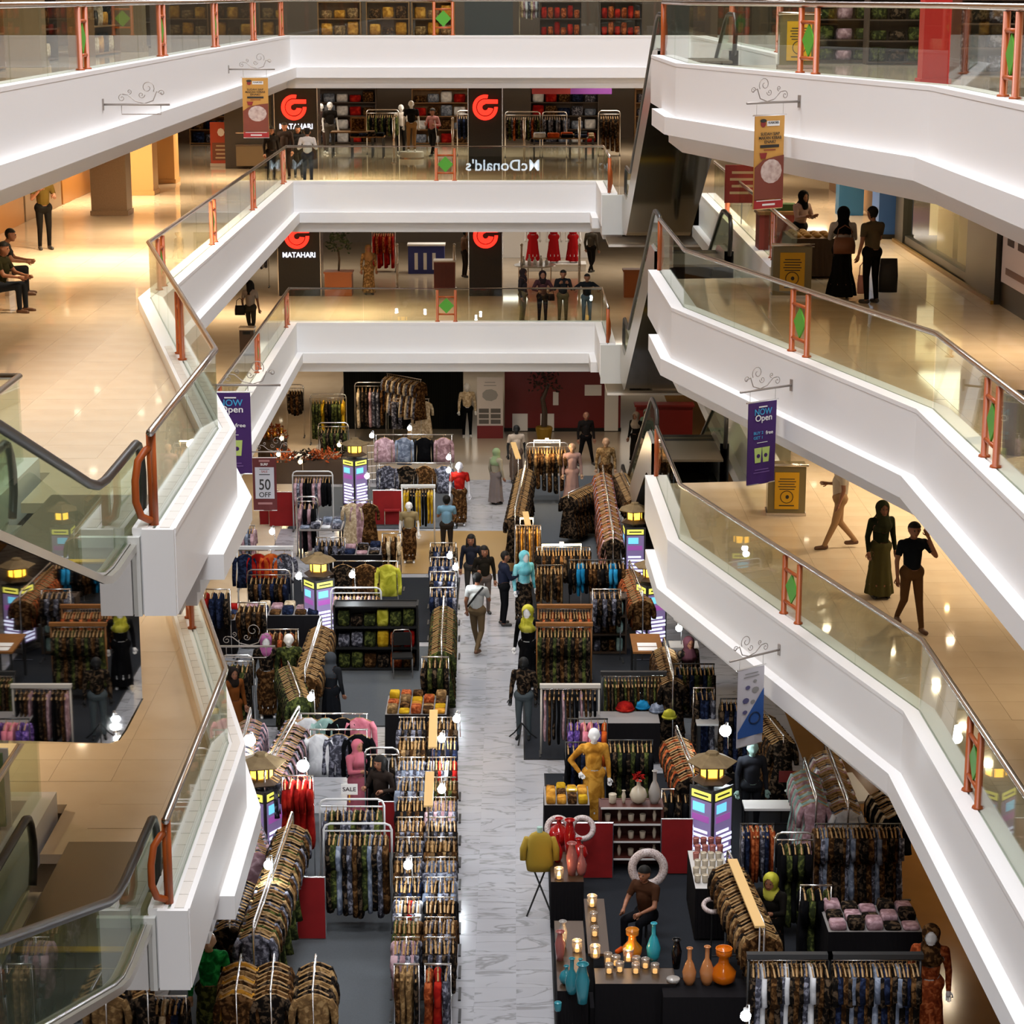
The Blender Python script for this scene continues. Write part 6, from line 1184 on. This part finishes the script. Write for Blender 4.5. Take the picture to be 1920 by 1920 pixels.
# bulbs
for i, (u, v, lab) in enumerate(((697, 817, 'above the far lantern'), (768, 803, 'above the pink shirts'), (688, 893, 'by the beige dresses'), (841, 858, 'by the red mannequin'), (841, 882, 'just below the red mannequin lamp'), (510, 997, 'by the red shirts'), (452, 921, 'by the sale banner'), (560, 1081, 'left of the middle totem'), (843, 1042, 'on the far aisle racks'), (854, 1064, 'lower on the far aisle racks'), (660, 1078, 'before the brown jackets'), (583, 1308, 'over the jacket rail'), (468, 1388, 'beside the near left ledge'), (568, 1436, 'over the red dresses'), (503, 1622, 'on the long near left rail'), (765, 1622, 'on the near aisle racks'), (828, 1385, 'high on the aisle racks'), (828, 1480, 'midway on the aisle racks'), (856, 1348, 'at the far end of the aisle racks'), (1273, 1178, 'over the small white table'), (1360, 1370, 'over the white board table'), (1398, 1905, 'at the bottom right stall'))):
    bulb('bright white clip lamp %s' % lab, at(u, v, 1.9), pw=26 if v > 1200 else 20, r=.10 if v in (1370, 1388, 1436) else .065)  # bulbs enlarged so their size stands in for glare
for i, (u, v, lab) in enumerate(((528, 822, 'among the brass goods'), (522, 852, 'below the brass goods'), (563, 866, 'in the lantern shaped holder'), (636, 834, 'beside the far lantern'))): bulb('small warm lamp %s' % lab, at(u, v, 1.3), True, 8, .06, .25)
# brass and flower stand at the far left
q = at(512, 875, 0); t = thing('flower_stand', 'dark stand of brass pots and dried flowers under the left gallery', 'stand', (q.x, q.y, 0)); MB().lathe([(.45, 0), (.45, .85), (.5, .9)], n=16).obj('drum', DKWOOD, t); bush(t, .5, 1.0, 150, FAB['rust'][0], .3, 3)
for i in range(4): MB().lathe([(.06, .9), (.10, 1.05), (.05, 1.15), (.07, 1.25)], (-.3+.2*i, -.2, 0), 10).obj('brass_pot', mat('brass_pot', rgb('A87830'), .25, .8), t, smooth=True)
t = thing('flower_bed', 'long box of dark foliage behind the arched white rack', 'planter', at(590, 905, 0)); MB().box(-1.2, 1.4, -.2, .2, 0, .7).obj('box', DKWOOD, t); bush(t, .35, .75, 60, FAB['rust'][0], .3, 4); 
for k_ in range(4): o = bush(t, .4, .75, 90, FAB['dark'][0] if k_ % 2 else FAB['rust'][0], .3, 5+k_); o.location.x = -.9+.65*k_
# ------------------------------------------------------------------ bank corner at the far end
REDB = mat('bank_red', rgb('6E0E0A'), .5); 
t = thing('red_counter_wall', 'dark red service wall at the far end of the ground floor', 'wall', (sx(1055, 69.8, 1), 69.8, 0)); MB().box(-1.9, 1.9, 0, .1, 0, 2.6).obj('panel', REDB, t); MB().box(-1.92, 1.92, -.02, .12, 0, .12).obj('plinth', BLACK, t)
for i, (u, v0, v1, w_) in enumerate(((975, 776, 808, .5), (1026, 776, 808, .45), (1146, 722, 808, .45), (1112, 722, 742, .55), (1042, 735, 760, .18))): p0 = atY(u, v1, 69.75); p1 = atY(u, v0, 69.75); MB().box(p0.x-t.location.x-w_/2, p0.x-t.location.x+w_/2, -.03, 0, p0.z, p1.z).obj('white_notice', INKW, t)
p = at(919, 822, 0); t = thing('poster_stand', 'tall white printed poster stand at the far end of the aisle', 'poster', (p.x, p.y, 0)); MB().box(-.42, .42, 0, .05, .42, 2.0).obj('sheet', mat('poster_white', rgb('C0B8B4'), .6), t); MB().box(-.42, .42, -.02, .07, 0, .42).obj('red_base', REDB, t); flat(t, 'map_print', ell(0, 1.42, .26, .2, 9), mat('ink_greyv', rgb('8E8C8A'), .7), -.004); lines(t, 1.85, 2, .1, .4, mat('ink_greyv', rgb('8E8C8A'), .7), -.004, .03)
for i in range(3):
    for j in range(2): flat(t, 'photo_print', [(-.36+.38*j, .98-.18*i), (-.04+.38*j, .98-.18*i), (-.04+.38*j, .84-.18*i), (-.36+.38*j, .84-.18*i)], mat('ink_dkgrey', rgb('5A5652'), .7), -.004)
p = at(1245, 832, 0); t = thing('service_counter', 'red service counter behind the far right escalator', 'counter', (p.x, p.y, 0)); MB().box(-.9, .9, 0, .5, .1, 1.2).obj('body', REDB, t); MB().box(-.95, .95, -.05, .55, 1.2, 1.26).obj('top', REDB, t); MB().box(-.88, .88, .03, .48, 0, .1).obj('plinth', BLACK, t)
q = Vector((sx(1020, 68.6, 0), 68.6, 0)); t = thing('dark_tree', 'tall dark artificial tree before the red wall', 'plant', (q.x, q.y, 0)); MB().tube([(0, 0, .3), (.02, 0, .9), (-.05, 0, 1.3), (.15, 0, 1.8)], [.10, .09, .08, .05], 8).obj('trunk', DKWOOD, t); bush(t, .55, 1.75, 140, mat('dark_bronze_leaf', rgb('2E1A12'), .7), .6, 9); MB().lathe([(.22, 0), (.28, .35), (.26, .4)], n=12).obj('pot', mat('yellow_pot', rgb('8A6A14'), .5), t)
# ================================================================== GROUND FLOOR: MANNEQUINS AND PEOPLE
def gp(u, v): q = at(u, v, 0); return (q.x, q.y, 0)
person('mannequin in a white lace jacket and black dress before the black partition', gp(876, 820), .1, 1.75, dict(top=FAB['cream'][0], bottom=FAB['black'][0]), mann=True, hair='none', sleeves='long')
person('mannequin with silver head in a red top and grey skirt', gp(862, 985), .0, 1.72, dict(top=FAB['red'][0], bottom=FAB['brown'][0], skirt=FAB['brown'][0]), skirt=.17, mann=True, hair='none', headm=mat('silver_head', (.5, .5, .55), .3))
person('person in pale green headscarf and long grey skirt at the far aisle', gp(930, 945), 2.4, 1.56, dict(top=W('pgr', '8A8270'), bottom=W('pgs', '6E6462'), skirt=W('pgs', '6E6462'), scarf=W('pgh', '7A8A68')), skirt=.2, scarf='long', sleeves='long', hair='none')
person('mannequin draped in white cloth at the far right stall', gp(968, 905), .2, 1.7, dict(top=W('wdr', 'B0A090'), bottom=W('bdr', '5A4A40'), skirt=W('bdr', '5A4A40')), skirt=.17, mann=True, hair='none', headm=BLACK)
person('mannequin in a dusty pink cloak beside the tube lamp', gp(1072, 945), .1, 1.72, dict(top=W('dpk', '9A7A70'), bottom=W('dpk', '9A7A70'), skirt=W('dpk', '9A7A70')), skirt=.22, mann=True, hair='none', sleeves='long', headm=MANS)
person('person in black walking with legs apart at the far right', gp(1098, 872), .2, 1.62, dict(top=W('bk9', '1A1614'), bottom=W('bk8', '0C0A0A')), legs='wide', hair='none', sleeves='long')
person('mannequin in a tan brown batik robe at the far right', gp(1135, 935), .0, 1.74, dict(top=FAB['tan'][0], bottom=FAB['brown'][0], skirt=FAB['brown'][0]), skirt=.18, mann=True, hair='none', sleeves='long', headm=MANS)
for i, (u, v, sc) in enumerate(((1192, 868, 'A89A8A'), (1212, 862, '8AA094'))): person('person with %s headscarf at the foot of the far escalator' % ('cream', 'pale green')[i], gp(u, v), -.6, 1.55, dict(top=W('e%d' % i, ('1A1816', '7A9A8A')[i]), bottom=W('eb', '16130F'), skirt=W('eb', '16130F'), scarf=W('es%d' % i, sc)), skirt=.18, scarf='long', sleeves='long', hair='none')
person('seller with black hair in a light blue top behind the aisle racks', gp(838, 1045), math.pi, 1.58, dict(top=W('lbl', '6E94AC'), bottom=W('lbp', '2A2420')), hair='bun', armL='front', armR='front')
person('person with a white shirt and dark cross strap standing in the aisle', gp(895, 1222), math.pi-.35, 1.74, dict(top=W('whs', 'A8AAA8'), bottom=W('olp', '5E4E38'), shoe=SHOEB), legs='walk', armL='front', armR='down', extra=lambda r_, k, hd, ch, pel: MB().tube([Vector((-.16, .06, 1.44))*k, Vector((-.05, .165, 1.30))*k, Vector((.08, .16, 1.12))*k, Vector((.20, .03, .98))*k], .022, 6).obj('cross_strap', BLACK, r_))
person('person in a dark blue jacket and black trousers standing in the aisle', gp(945, 1172), math.pi/2+.25, 1.70, dict(top=W('dkj', '1C2030'), bottom=W('dkt', '0C0D10')), armL='front', armR='front', sleeves='long')
person('long haired person in a black jacket facing the camera, right of two', gp(908, 1150), .2, 1.58, dict(top=W('bj', '1C1812'), bottom=W('bjp', '5A4E48')), hair='long', armL='bent', armR='down', sleeves='long')
person('long haired person in a dark top facing the camera, left of two', gp(884, 1128), -.1, 1.60, dict(top=W('bj2', '20222C'), bottom=W('bjp2', '3A3634')), hair='long', armL='down', armR='bent', sleeves='long')
person('mannequin with turquoise headscarf beside the aisle', gp(982, 1172), .5, 1.70, dict(top=FAB['aqua'][0], bottom=FAB['grey'][0], skirt=FAB['dark'][0], scarf=FAB['aqua'][0]), skirt=.17, mann=True, scarf='long', hair='none', sleeves='long')
person('mannequin with yellow-green headscarf and long black coat beside the aisle', gp(990, 1290), -.3, 1.74, dict(top=FAB['black'][0], bottom=FAB['dark'][0], skirt=FAB['black'][0], scarf=FAB['lime'][0]), skirt=.20, mann=True, scarf='long', hair='none', sleeves='long')
person('tailor mannequin in a dark brown coat on a black tripod', gp(982, 1385), -.2, 1.62, dict(top=FAB['dark'][0], bottom=mat('slate_trouser', rgb('3A4448'), .8)), mann=True, hair='none', sleeves='long', headm=BLACK)
person('mannequin in an orange batik top with a white head', gp(1112, 1545), .1, 1.72, dict(top=FAB['gold'][0], bottom=FAB['gold'][0], skirt=FAB['gold'][0]), skirt=.15, mann=True, hair='none', sleeves='long', armL='hip', armR='down')
person('person in a dark printed dress by the right gallery', gp(1288, 1340), .4, 1.58, dict(top=FAB['dark'][0], bottom=FAB['dark'][0], skirt=FAB['dark'][0], scarf=W('dps', '4A2A30')), skirt=.2, scarf='long', sleeves='long', hair='none')
person('person in a rose pink hooded robe among the left racks', gp(672, 1548), .7, 1.55, dict(top=W('rsp', 'A85A68'), bottom=W('rsp', 'A85A68'), skirt=W('rsp', 'A85A68'), scarf=W('rsh', 'B86472')), skirt=.2, scarf='long', armL='front', armR='front', sleeves='long', hair='none', skin=SKINL)
person('person with black hair in a dark dress behind the printed dresses', gp(716, 1585), -.6, 1.56, dict(top=W('bkd', '241C18'), bottom=W('bkd2', '121010')), hair='bob', armL='front', armR='bent', sleeves='long')
person('mannequin with a magenta turban by the left ledge', gp(502, 1345), .2, 1.68, dict(top=FAB['dark'][0], bottom=FAB['brown'][0], skirt=FAB['brown'][0], scarf=W('mgt', 'A05A8A')), skirt=.17, mann=True, scarf=True, hair='none', sleeves='long')
person('mannequin with a pale head in an olive batik robe', gp(545, 1345), .1, 1.70, dict(top=FAB['green'][0], bottom=FAB['green'][0], skirt=FAB['green'][0]), skirt=.17, mann=True, hair='none', sleeves='long')
person('person in dark clothes and grey headscarf before the grey carpet', gp(622, 1372), math.pi-.4, 1.56, dict(top=W('dg1', '1C1E22'), bottom=W('dg2', '14161A'), skirt=W('dg2', '14161A'), scarf=W('dg3', '3A3E44')), skirt=.19, scarf='long', sleeves='long', hair='none')
person('person in an orange brown robe at the left ledge foot', gp(440, 1395), .6, 1.5, dict(top=W('obr', '6A3A16'), bottom=W('obr', '6A3A16'), skirt=W('obr', '6A3A16'), scarf=W('obh', '1E1814')), skirt=.2, scarf=True, sleeves='long', hair='none')
person('headless beige dress form beside the white square rack', gp(768, 1055), .0, 1.55, dict(top=W('bdf', '8A7A58'), bottom=FAB['brown'][0], skirt=FAB['brown'][0]), skirt=.16, mann=True, hair='none', headm=MANW)
kp = at(392, 1790, 1.42); person('mannequin in a green lace blouse and dark sarong at the bottom left', (kp.x, kp.y, 0), .1, 1.72, dict(top=FAB['kebaya'][0], bottom=FAB['green'][0], skirt=FAB['green'][0]), skirt=.17, mann=True, hair='none', sleeves='long', headm=MANS)
kp = at(1745, 1770, 1.5); person('mannequin in a brown batik robe at the bottom right end', (kp.x, kp.y, 0), -.2, 1.74, dict(top=FAB['rust'][0], bottom=FAB['rust'][0], skirt=FAB['rust'][0], scarf=FAB['brown'][0]), skirt=.2, mann=True, scarf='long', hair='none', sleeves='long')
kp = at(1450, 1650, 1.48); person('person with a yellow headscarf and black robe at the near right stall', (kp.x, kp.y, 0), -.5, 1.58, dict(top=W('bkr', '14110E'), bottom=W('bkr', '14110E'), skirt=W('bkr', '14110E'), scarf=FAB['lime'][0]), skirt=.2, scarf=True, armL='front', armR='front', sleeves='long', hair='none', lean=.15)
kp = at(1213, 1640, 1.1); person('seated person in a brown shirt among the candles', (kp.x, kp.y, 0), -.6, 1.66, dict(top=W('bsh', '3A2214'), bottom=W('bsp', '101014'), shoe=W('ors', 'C04A14')), legs='sit', armL='knee', armR='knee', lean=.1, hair='short'); t = thing('stool', 'black stool under the seated candle seller', 'stool', (kp.x, kp.y, 0)); MB().lathe([(.17, .40), (.18, .42), (.17, .44)], n=14).obj('seat', BLACK, t)
for a in range(4): MB().tube([(.12*math.cos(a*1.57), .12*math.sin(a*1.57), .4), (.17*math.cos(a*1.57), .17*math.sin(a*1.57), 0)], .013, 6).obj('leg', DARKM, t)
kp = at(1410, 1425, 1.35); person('mannequin in a charcoal jacket with mint collar at the right stall', (kp.x, kp.y, 0), .1, 1.66, dict(top=W('chj', '24262C'), bottom=W('chp', '1C1E22')), mann=True, hair='none', sleeves='long', headm=mat('mint_head', rgb('8AA8A0'), .6))
kp = at(1012, 1570, 1.25); t = thing('dress_form', 'mustard yellow jacket on a folding stand at the aisle edge', 'dress form', (kp.x, kp.y, 0)); m = MB(); rings(m, [(.72, .20, .12, 0, 0), (.85, .22, .13, 0, 0), (1.05, .19, .12, 0, 0), (1.2, .21, .11, 0, 0), (1.3, .14, .08, 0, 0), (1.34, .06, .05, 0, 0)], 14); m.obj('jacket', mat('mustard_cloth', rgb('8A7012'), .85), t, smooth=True)
for s in (-1, 1): MB().tube([(s*.19, 0, 1.24), (s*.25, .02, 1.05), (s*.25, -.02, .88)], [.055, .06, .055], 8).obj('sleeve', mat('mustard_cloth', rgb('8A7012'), .85), t, smooth=True); MB().tube([(s*.2, -.15, 0), (-s*.12, .1, .75)], .015, 6).obj('stand_leg', DARKM, t)
MB().tube([(0, 0, 1.33), (0, 0, 1.42)], .045, 10).obj('neck', mat('mint_head', rgb('8AA8A0'), .6), t)
t = thing('tripod', 'black tripod foot under the dark brown coat', 'tripod', gp(978, 1388))
for a in (.3, 2.4, 4.5): MB().tube([(0, 0, .35), (.18*math.cos(a), .18*math.sin(a), .12), (.32*math.cos(a), .32*math.sin(a), 0)], .014, 6).obj('leg', BLACK, t)
# ================================================================== GLASSWARE STALL
def gl(nm, col, rough=.08, em=0): return mat('glassware_'+nm, rgb(col), rough, emit=em)
VP = {'bottle': [(.05, 0), (.075, .06), (.085, .16), (.05, .27), (.025, .32), (.025, .44), (.035, .46)], 'round': [(.05, 0), (.12, .05), (.15, .14), (.11, .24), (.035, .30), (.03, .36), (.05, .38)], 'square': [(.05, 0), (.13, .06), (.14, .15), (.06, .25), (.05, .34), (.09, .35), (.09, .42)], 'tall': [(.05, 0), (.06, .1), (.075, .25), (.05, .34), (.04, .4), (.06, .43)], 'cup': [(.035, 0), (.045, .01), (.05, .11), (.046, .115)], 'bowl': [(.05, 0), (.13, .05), (.16, .13), (.15, .14)]}
VM = {}
def vase(label, x, y, z, shape, m, s=1.0, group=None, cat='vase', nm='vase'):
    k = (shape, m.name, round(s, 2))
    if k not in VM: VM[k] = (MB().lathe([(a*s, b*s) for a, b in VP[shape]], n=14).mesh('vessel', m, True), MB().tube([(VP[shape][-1][0]*s*math.cos(a), VP[shape][-1][0]*s*math.sin(a), VP[shape][-1][1]*s) for a in [i*math.pi/6 for i in range(12)]], .007*s, 5, closed=True).mesh('rim', m, True))
    t = thing(nm, label, cat, (x, y, z), 0, group); link('vessel', VM[k][0], t); link('rim', VM[k][1], t); return t
def PV(label, u, v, z, shape, m, s=1.0, group=None, nm='vase', cat='vase'): q = at(u, v, z); return vase(label, q.x, q.y, z, shape, m, s, group, cat, nm)
TBK = mat('brown_table_board', rgb('3A2818'), .4)
TB('black clothed table of teal and clear glass at the aisle corner', 1070, 1790, .42, 2.3, .8, TBK, BCL); TB('brown plank table with a row of candles', 1118, 1735, .30, 1.9, .85, TBK, None); TB('black clothed front table of candle glasses', 1190, 1830, 1.1, .5, .8, TBK, BCL)
TB('black clothed table with orange vases', 1320, 1852, 1.15, .6, .75, BCL, BCL); TB('glass cup table behind the candle seller', 1330, 1630, .55, 1.5, .85, mat('white_cloth_top', (.5, .48, .46), .6), BCL); TB('red vase table at the aisle edge', 1062, 1625, .5, 1.2, .8, TBK, BCL)
red = gl('red', '9A1414'); pkr = gl('rose', '9A5A54'); teal = gl('teal', '2E7A86'); org = gl('orange', 'C8640E'); orp = gl('peach', 'B87848'); clr = gl('clear', '9A948E'); prl = gl('pearl', 'B8AC98'); blk = gl('black', '0C0C0E'); pnk = gl('pink', '8A5A64')
for i, (u, v, sh_, s) in enumerate(((1048, 1585, 'round', 1.2), (1068, 1600, 'tall', 1.3), (1085, 1615, 'round', 1.0), (1045, 1615, 'bottle', 1.0), (1072, 1640, 'tall', 1.2), (1090, 1640, 'bottle', 1.0))): PV('red glass vase, %s on the aisle edge table' % ORD[i], u, v, .80, sh_, red if i < 4 else pkr, s)
for i, (u, v, sh_, s, m, lab) in enumerate(((1072, 1862, 'bottle', 1.1, teal, 'tall teal'), (1092, 1880, 'tall', 1.3, teal, 'broad teal'), (1062, 1845, 'round', .7, teal, 'squat teal'), (1046, 1895, 'cup', 1.0, teal, 'small teal'), (1088, 1845, 'bottle', .8, teal, 'slim teal'), (1055, 1775, 'tall', .9, clr, 'clear ribbed'), (1050, 1800, 'tall', 1.0, pkr, 'rosy ribbed'))): PV('%s glass vase at the aisle corner table' % lab, u, v, .80, sh_, m, s)
for i, (u, v, sh_, s, m, lab) in enumerate(((1292, 1845, 'bottle', 1.15, orp, 'left peach'), (1325, 1845, 'bottle', 1.2, orp, 'right peach'), (1356, 1845, 'square', 1.25, org, 'large square necked orange'), (1268, 1815, 'tall', 1.0, blk, 'black'), (1262, 1845, 'bowl', .6, clr, 'small grey'))): PV('%s glass vase on the black orange vase table' % lab, u, v, .75, sh_, m, s)
PV('leaning turquoise bottle on the candle glass table', 1225, 1800, .80, 'bottle', gl('turq', '2E94A4'), 1.2); PV('amber trumpet vase behind the candles', 1185, 1795, .80, 'square', gl('amber', 'A86418', em=.15), 1.0)
for i, (u, v, s, m) in enumerate(((1148, 1858, 1.0, pnk), (1205, 1862, 1.1, org))): q = at(u, v, .35); vase(('pink frilled glass bowl below the candle glasses', 'orange shell shaped glass bowl below the candle glasses')[i], q.x, q.y, .42, 'bowl', m, s)
TB('low black shelf table for glass bowls at the picture bottom', 1180, 1875, 1.1, .5, .42, BCL, BCL)
CUP = glassmat('cup_glass', 'D8D0C8', .12, .25, 'C8C0B8'); WAX = mat('candle_wax', (.9, .7, .4), .5, emit=1.6, ecol=(1, .55, .16)); FLM = mat('candle_flame', (1, .8, .4), .5, emit=28, ecol=(1, .70, .30))
flm = MB().ball((0, 0, .085), .02, 8, 6, 1, 1, 1.7).mesh('flame', FLM); wx = MB().lathe([(.032, .008), (.032, .06)], n=10).mesh('wax', WAX)
def candle(label, u, v, z, s=1.0, lit=True, pw=1.6):
    t = PV(label, u, v, z, 'cup', CUP, s, 'candle glasses', 'candle_glass', 'candle'); o = link('wax', wx, t)
    if lit:
        link('flame', flm, t); l = bpy.data.lights.new('candle_light', 'POINT'); l.energy = pw; l.color = (1, .58, .22); l.shadow_soft_size = .03; q = bpy.data.objects.new('candle_light', l); COL.objects.link(q); q.parent = t; q.location = (0, 0, .2)
for i, (u, v, z, lit) in enumerate(((1048, 1648, .80, 1), (1110, 1700, .85, 1), (1113, 1728, .85, 0), (1115, 1755, .85, 0), (1082, 1785, .80, 1), (1116, 1795, .85, 1), (1140, 1805, .8, 0), (1155, 1810, .8, 0), (1162, 1822, .8, 0), (1178, 1802, .8, 1), (1193, 1812, .8, 0), (1192, 1825, .8, 0), (1210, 1815, .8, 0), (1228, 1825, .8, 0), (1142, 1825, .8, 0))):
    candle('%s candle glass, %s counted down the candle tables' % ('lit' if lit else 'unlit', ORD[i] if i < 13 else ('fourteenth', 'fifteenth')[i-13]), u, v, z, 1.5 if lit else 1.2, lit, 2.2)
for i in range(22): q = at(1305+14*(i % 4)+3*((i//4) % 2), 1582+14*(i//4), .87); vase('%s glass cup standing among many on the cup table' % ('reddish' if i < 9 else 'white'), q.x, q.y, .852, 'cup', pkr if i < 9 else prl, 1.0, '%s cups on the cup table' % ('reddish' if i < 9 else 'white'), 'cup', 'cup')
def ring(label, u, v, z, r, m, tilt=.6):
    q = at(u, v, z); t = thing('wreath', label, 'wreath', q); c, s = math.cos(tilt), math.sin(tilt); MB().tube([(r*math.cos(a), r*math.sin(a)*s, r*math.sin(a)*c) for a in [i*math.pi/12 for i in range(24)]], r*.28, 8, closed=True).obj('ring', m, t, smooth=True); MB().tube([(0, .05, -r), (0, .12, -z)], .012, 5).obj('stand', DARKM, t)
SPK = pat('sparkling_ring', 'voronoi', [(0, 'D8CCC8'), (1, '7A6460')], 60, .25, rnd=False)
ring('sparkling ring wreath, left of the pair above the red vases', 1046, 1553, 1.05, .17, SPK); ring('sparkling ring wreath, right of the pair above the red vases', 1092, 1553, 1.05, .17, SPK); ring('large silver ring standing behind the candle seller', 1215, 1628, 1.05, .24, SPK, .2); ring('round woven tray ring on the cup table end', 1336, 1698, .98, .13, SPK, 1.2)
# shelf of small pale ornaments
q = at(1183, 1640, 0); t = thing('ornament_shelf', 'brown ornament shelf with white edges beside the seated seller', 'shelf', (q.x, q.y+.25, 0)); w_ = 1.0; SHW = mat('shelf_brown', rgb('4A2018'), .5)
MB().box(-.5, .5, .16, .20, 0, 1.15).obj('back_panel', SHW, t)
for s in (-1, 1): MB().box(s*.5-.02, s*.5+.02, -.2, .2, 0, 1.15).obj('side_panel', SHW, t)
for i, z in enumerate((.25, .55, .85, 1.13)): MB().box(-.5, .5, -.2, .18, z-.012, z+.012).obj('shelf_board', SHW, t); MB().box(-.5, .5, -.215, -.2, z-.014, z+.014).obj('white_edge', WT, t)
for i in range(15): vase('small pale candle holder, %s on the %s shelf' % (ORD[i % 5], ('lower', 'middle', 'upper')[i//5]), t.location.x-.38+.19*(i % 5), t.location.y-.08, (.25, .55, .85)[i//5]+.014, ('cup', 'tall', 'cup', 'cup', 'tall')[i % 5], prl, 1.0 if i % 5 in (0, 2, 3) else .45, None, 'candle holder', 'candle_holder')
v1 = vase('pearl vase with red flowers on top of the ornament shelf', t.location.x+.12, t.location.y, 1.144, 'round', prl, 1.0); bush(v1, .10, .42, 40, FAB['red'][0], .5, 12, .06); vase('clear tall vase on top of the ornament shelf', t.location.x+.38, t.location.y, 1.144, 'bottle', clr, 1.2); vase('small white holder on top of the ornament shelf', t.location.x-.3, t.location.y, 1.144, 'cup', prl, 1.3); vase('white double holder at the left top of the ornament shelf', t.location.x-.12, t.location.y, 1.144, 'tall', prl, .5)
# small signs
q = at(655, 1480, 1.75); t = thing('sale_card', 'white sale card on a yellow clip above the arched rack', 'sign', q); MB().box(-.13, .13, -.004, .004, -.09, .09).obj('card', INKW, t); text('lettering', 'SALE', mat('sale_ink', rgb('2E1620'), .7), t, (0, -.008, 0), .095, depth=.001, width=.21); MB().box(-.012, .012, 0, .006, -.22, -.09).obj('clip', mat('yellow_clip', rgb('C88A14'), .5), t)
q = at(1478, 1468, 1.1); t = thing('red_sign', 'small red sign on a white stand above the white counter', 'sign', (q.x, q.y, .952)); MB().box(-.16, .16, -.004, .004, .16, .36).obj('card', REDB, t); MB().tube([(0, 0, 0), (0, 0, .17)], .012, 6).obj('stem', WTUBE, t); MB().lathe([(.06, 0), (.06, .015)], n=10).obj('foot', WTUBE, t)
t = thing('yellow_cloth_card', 'yellow paper card among the golden fabrics', 'card', at(1072, 1482, .98)); MB().box(-.09, .09, -.06, .06, 0, .02).obj('card', mat('yellow_card', rgb('C8A420'), .6), t); MB().box(-.05, .05, -.05, .0, .021, .023).obj('white_label', INKW, t)
flush_garments(300)
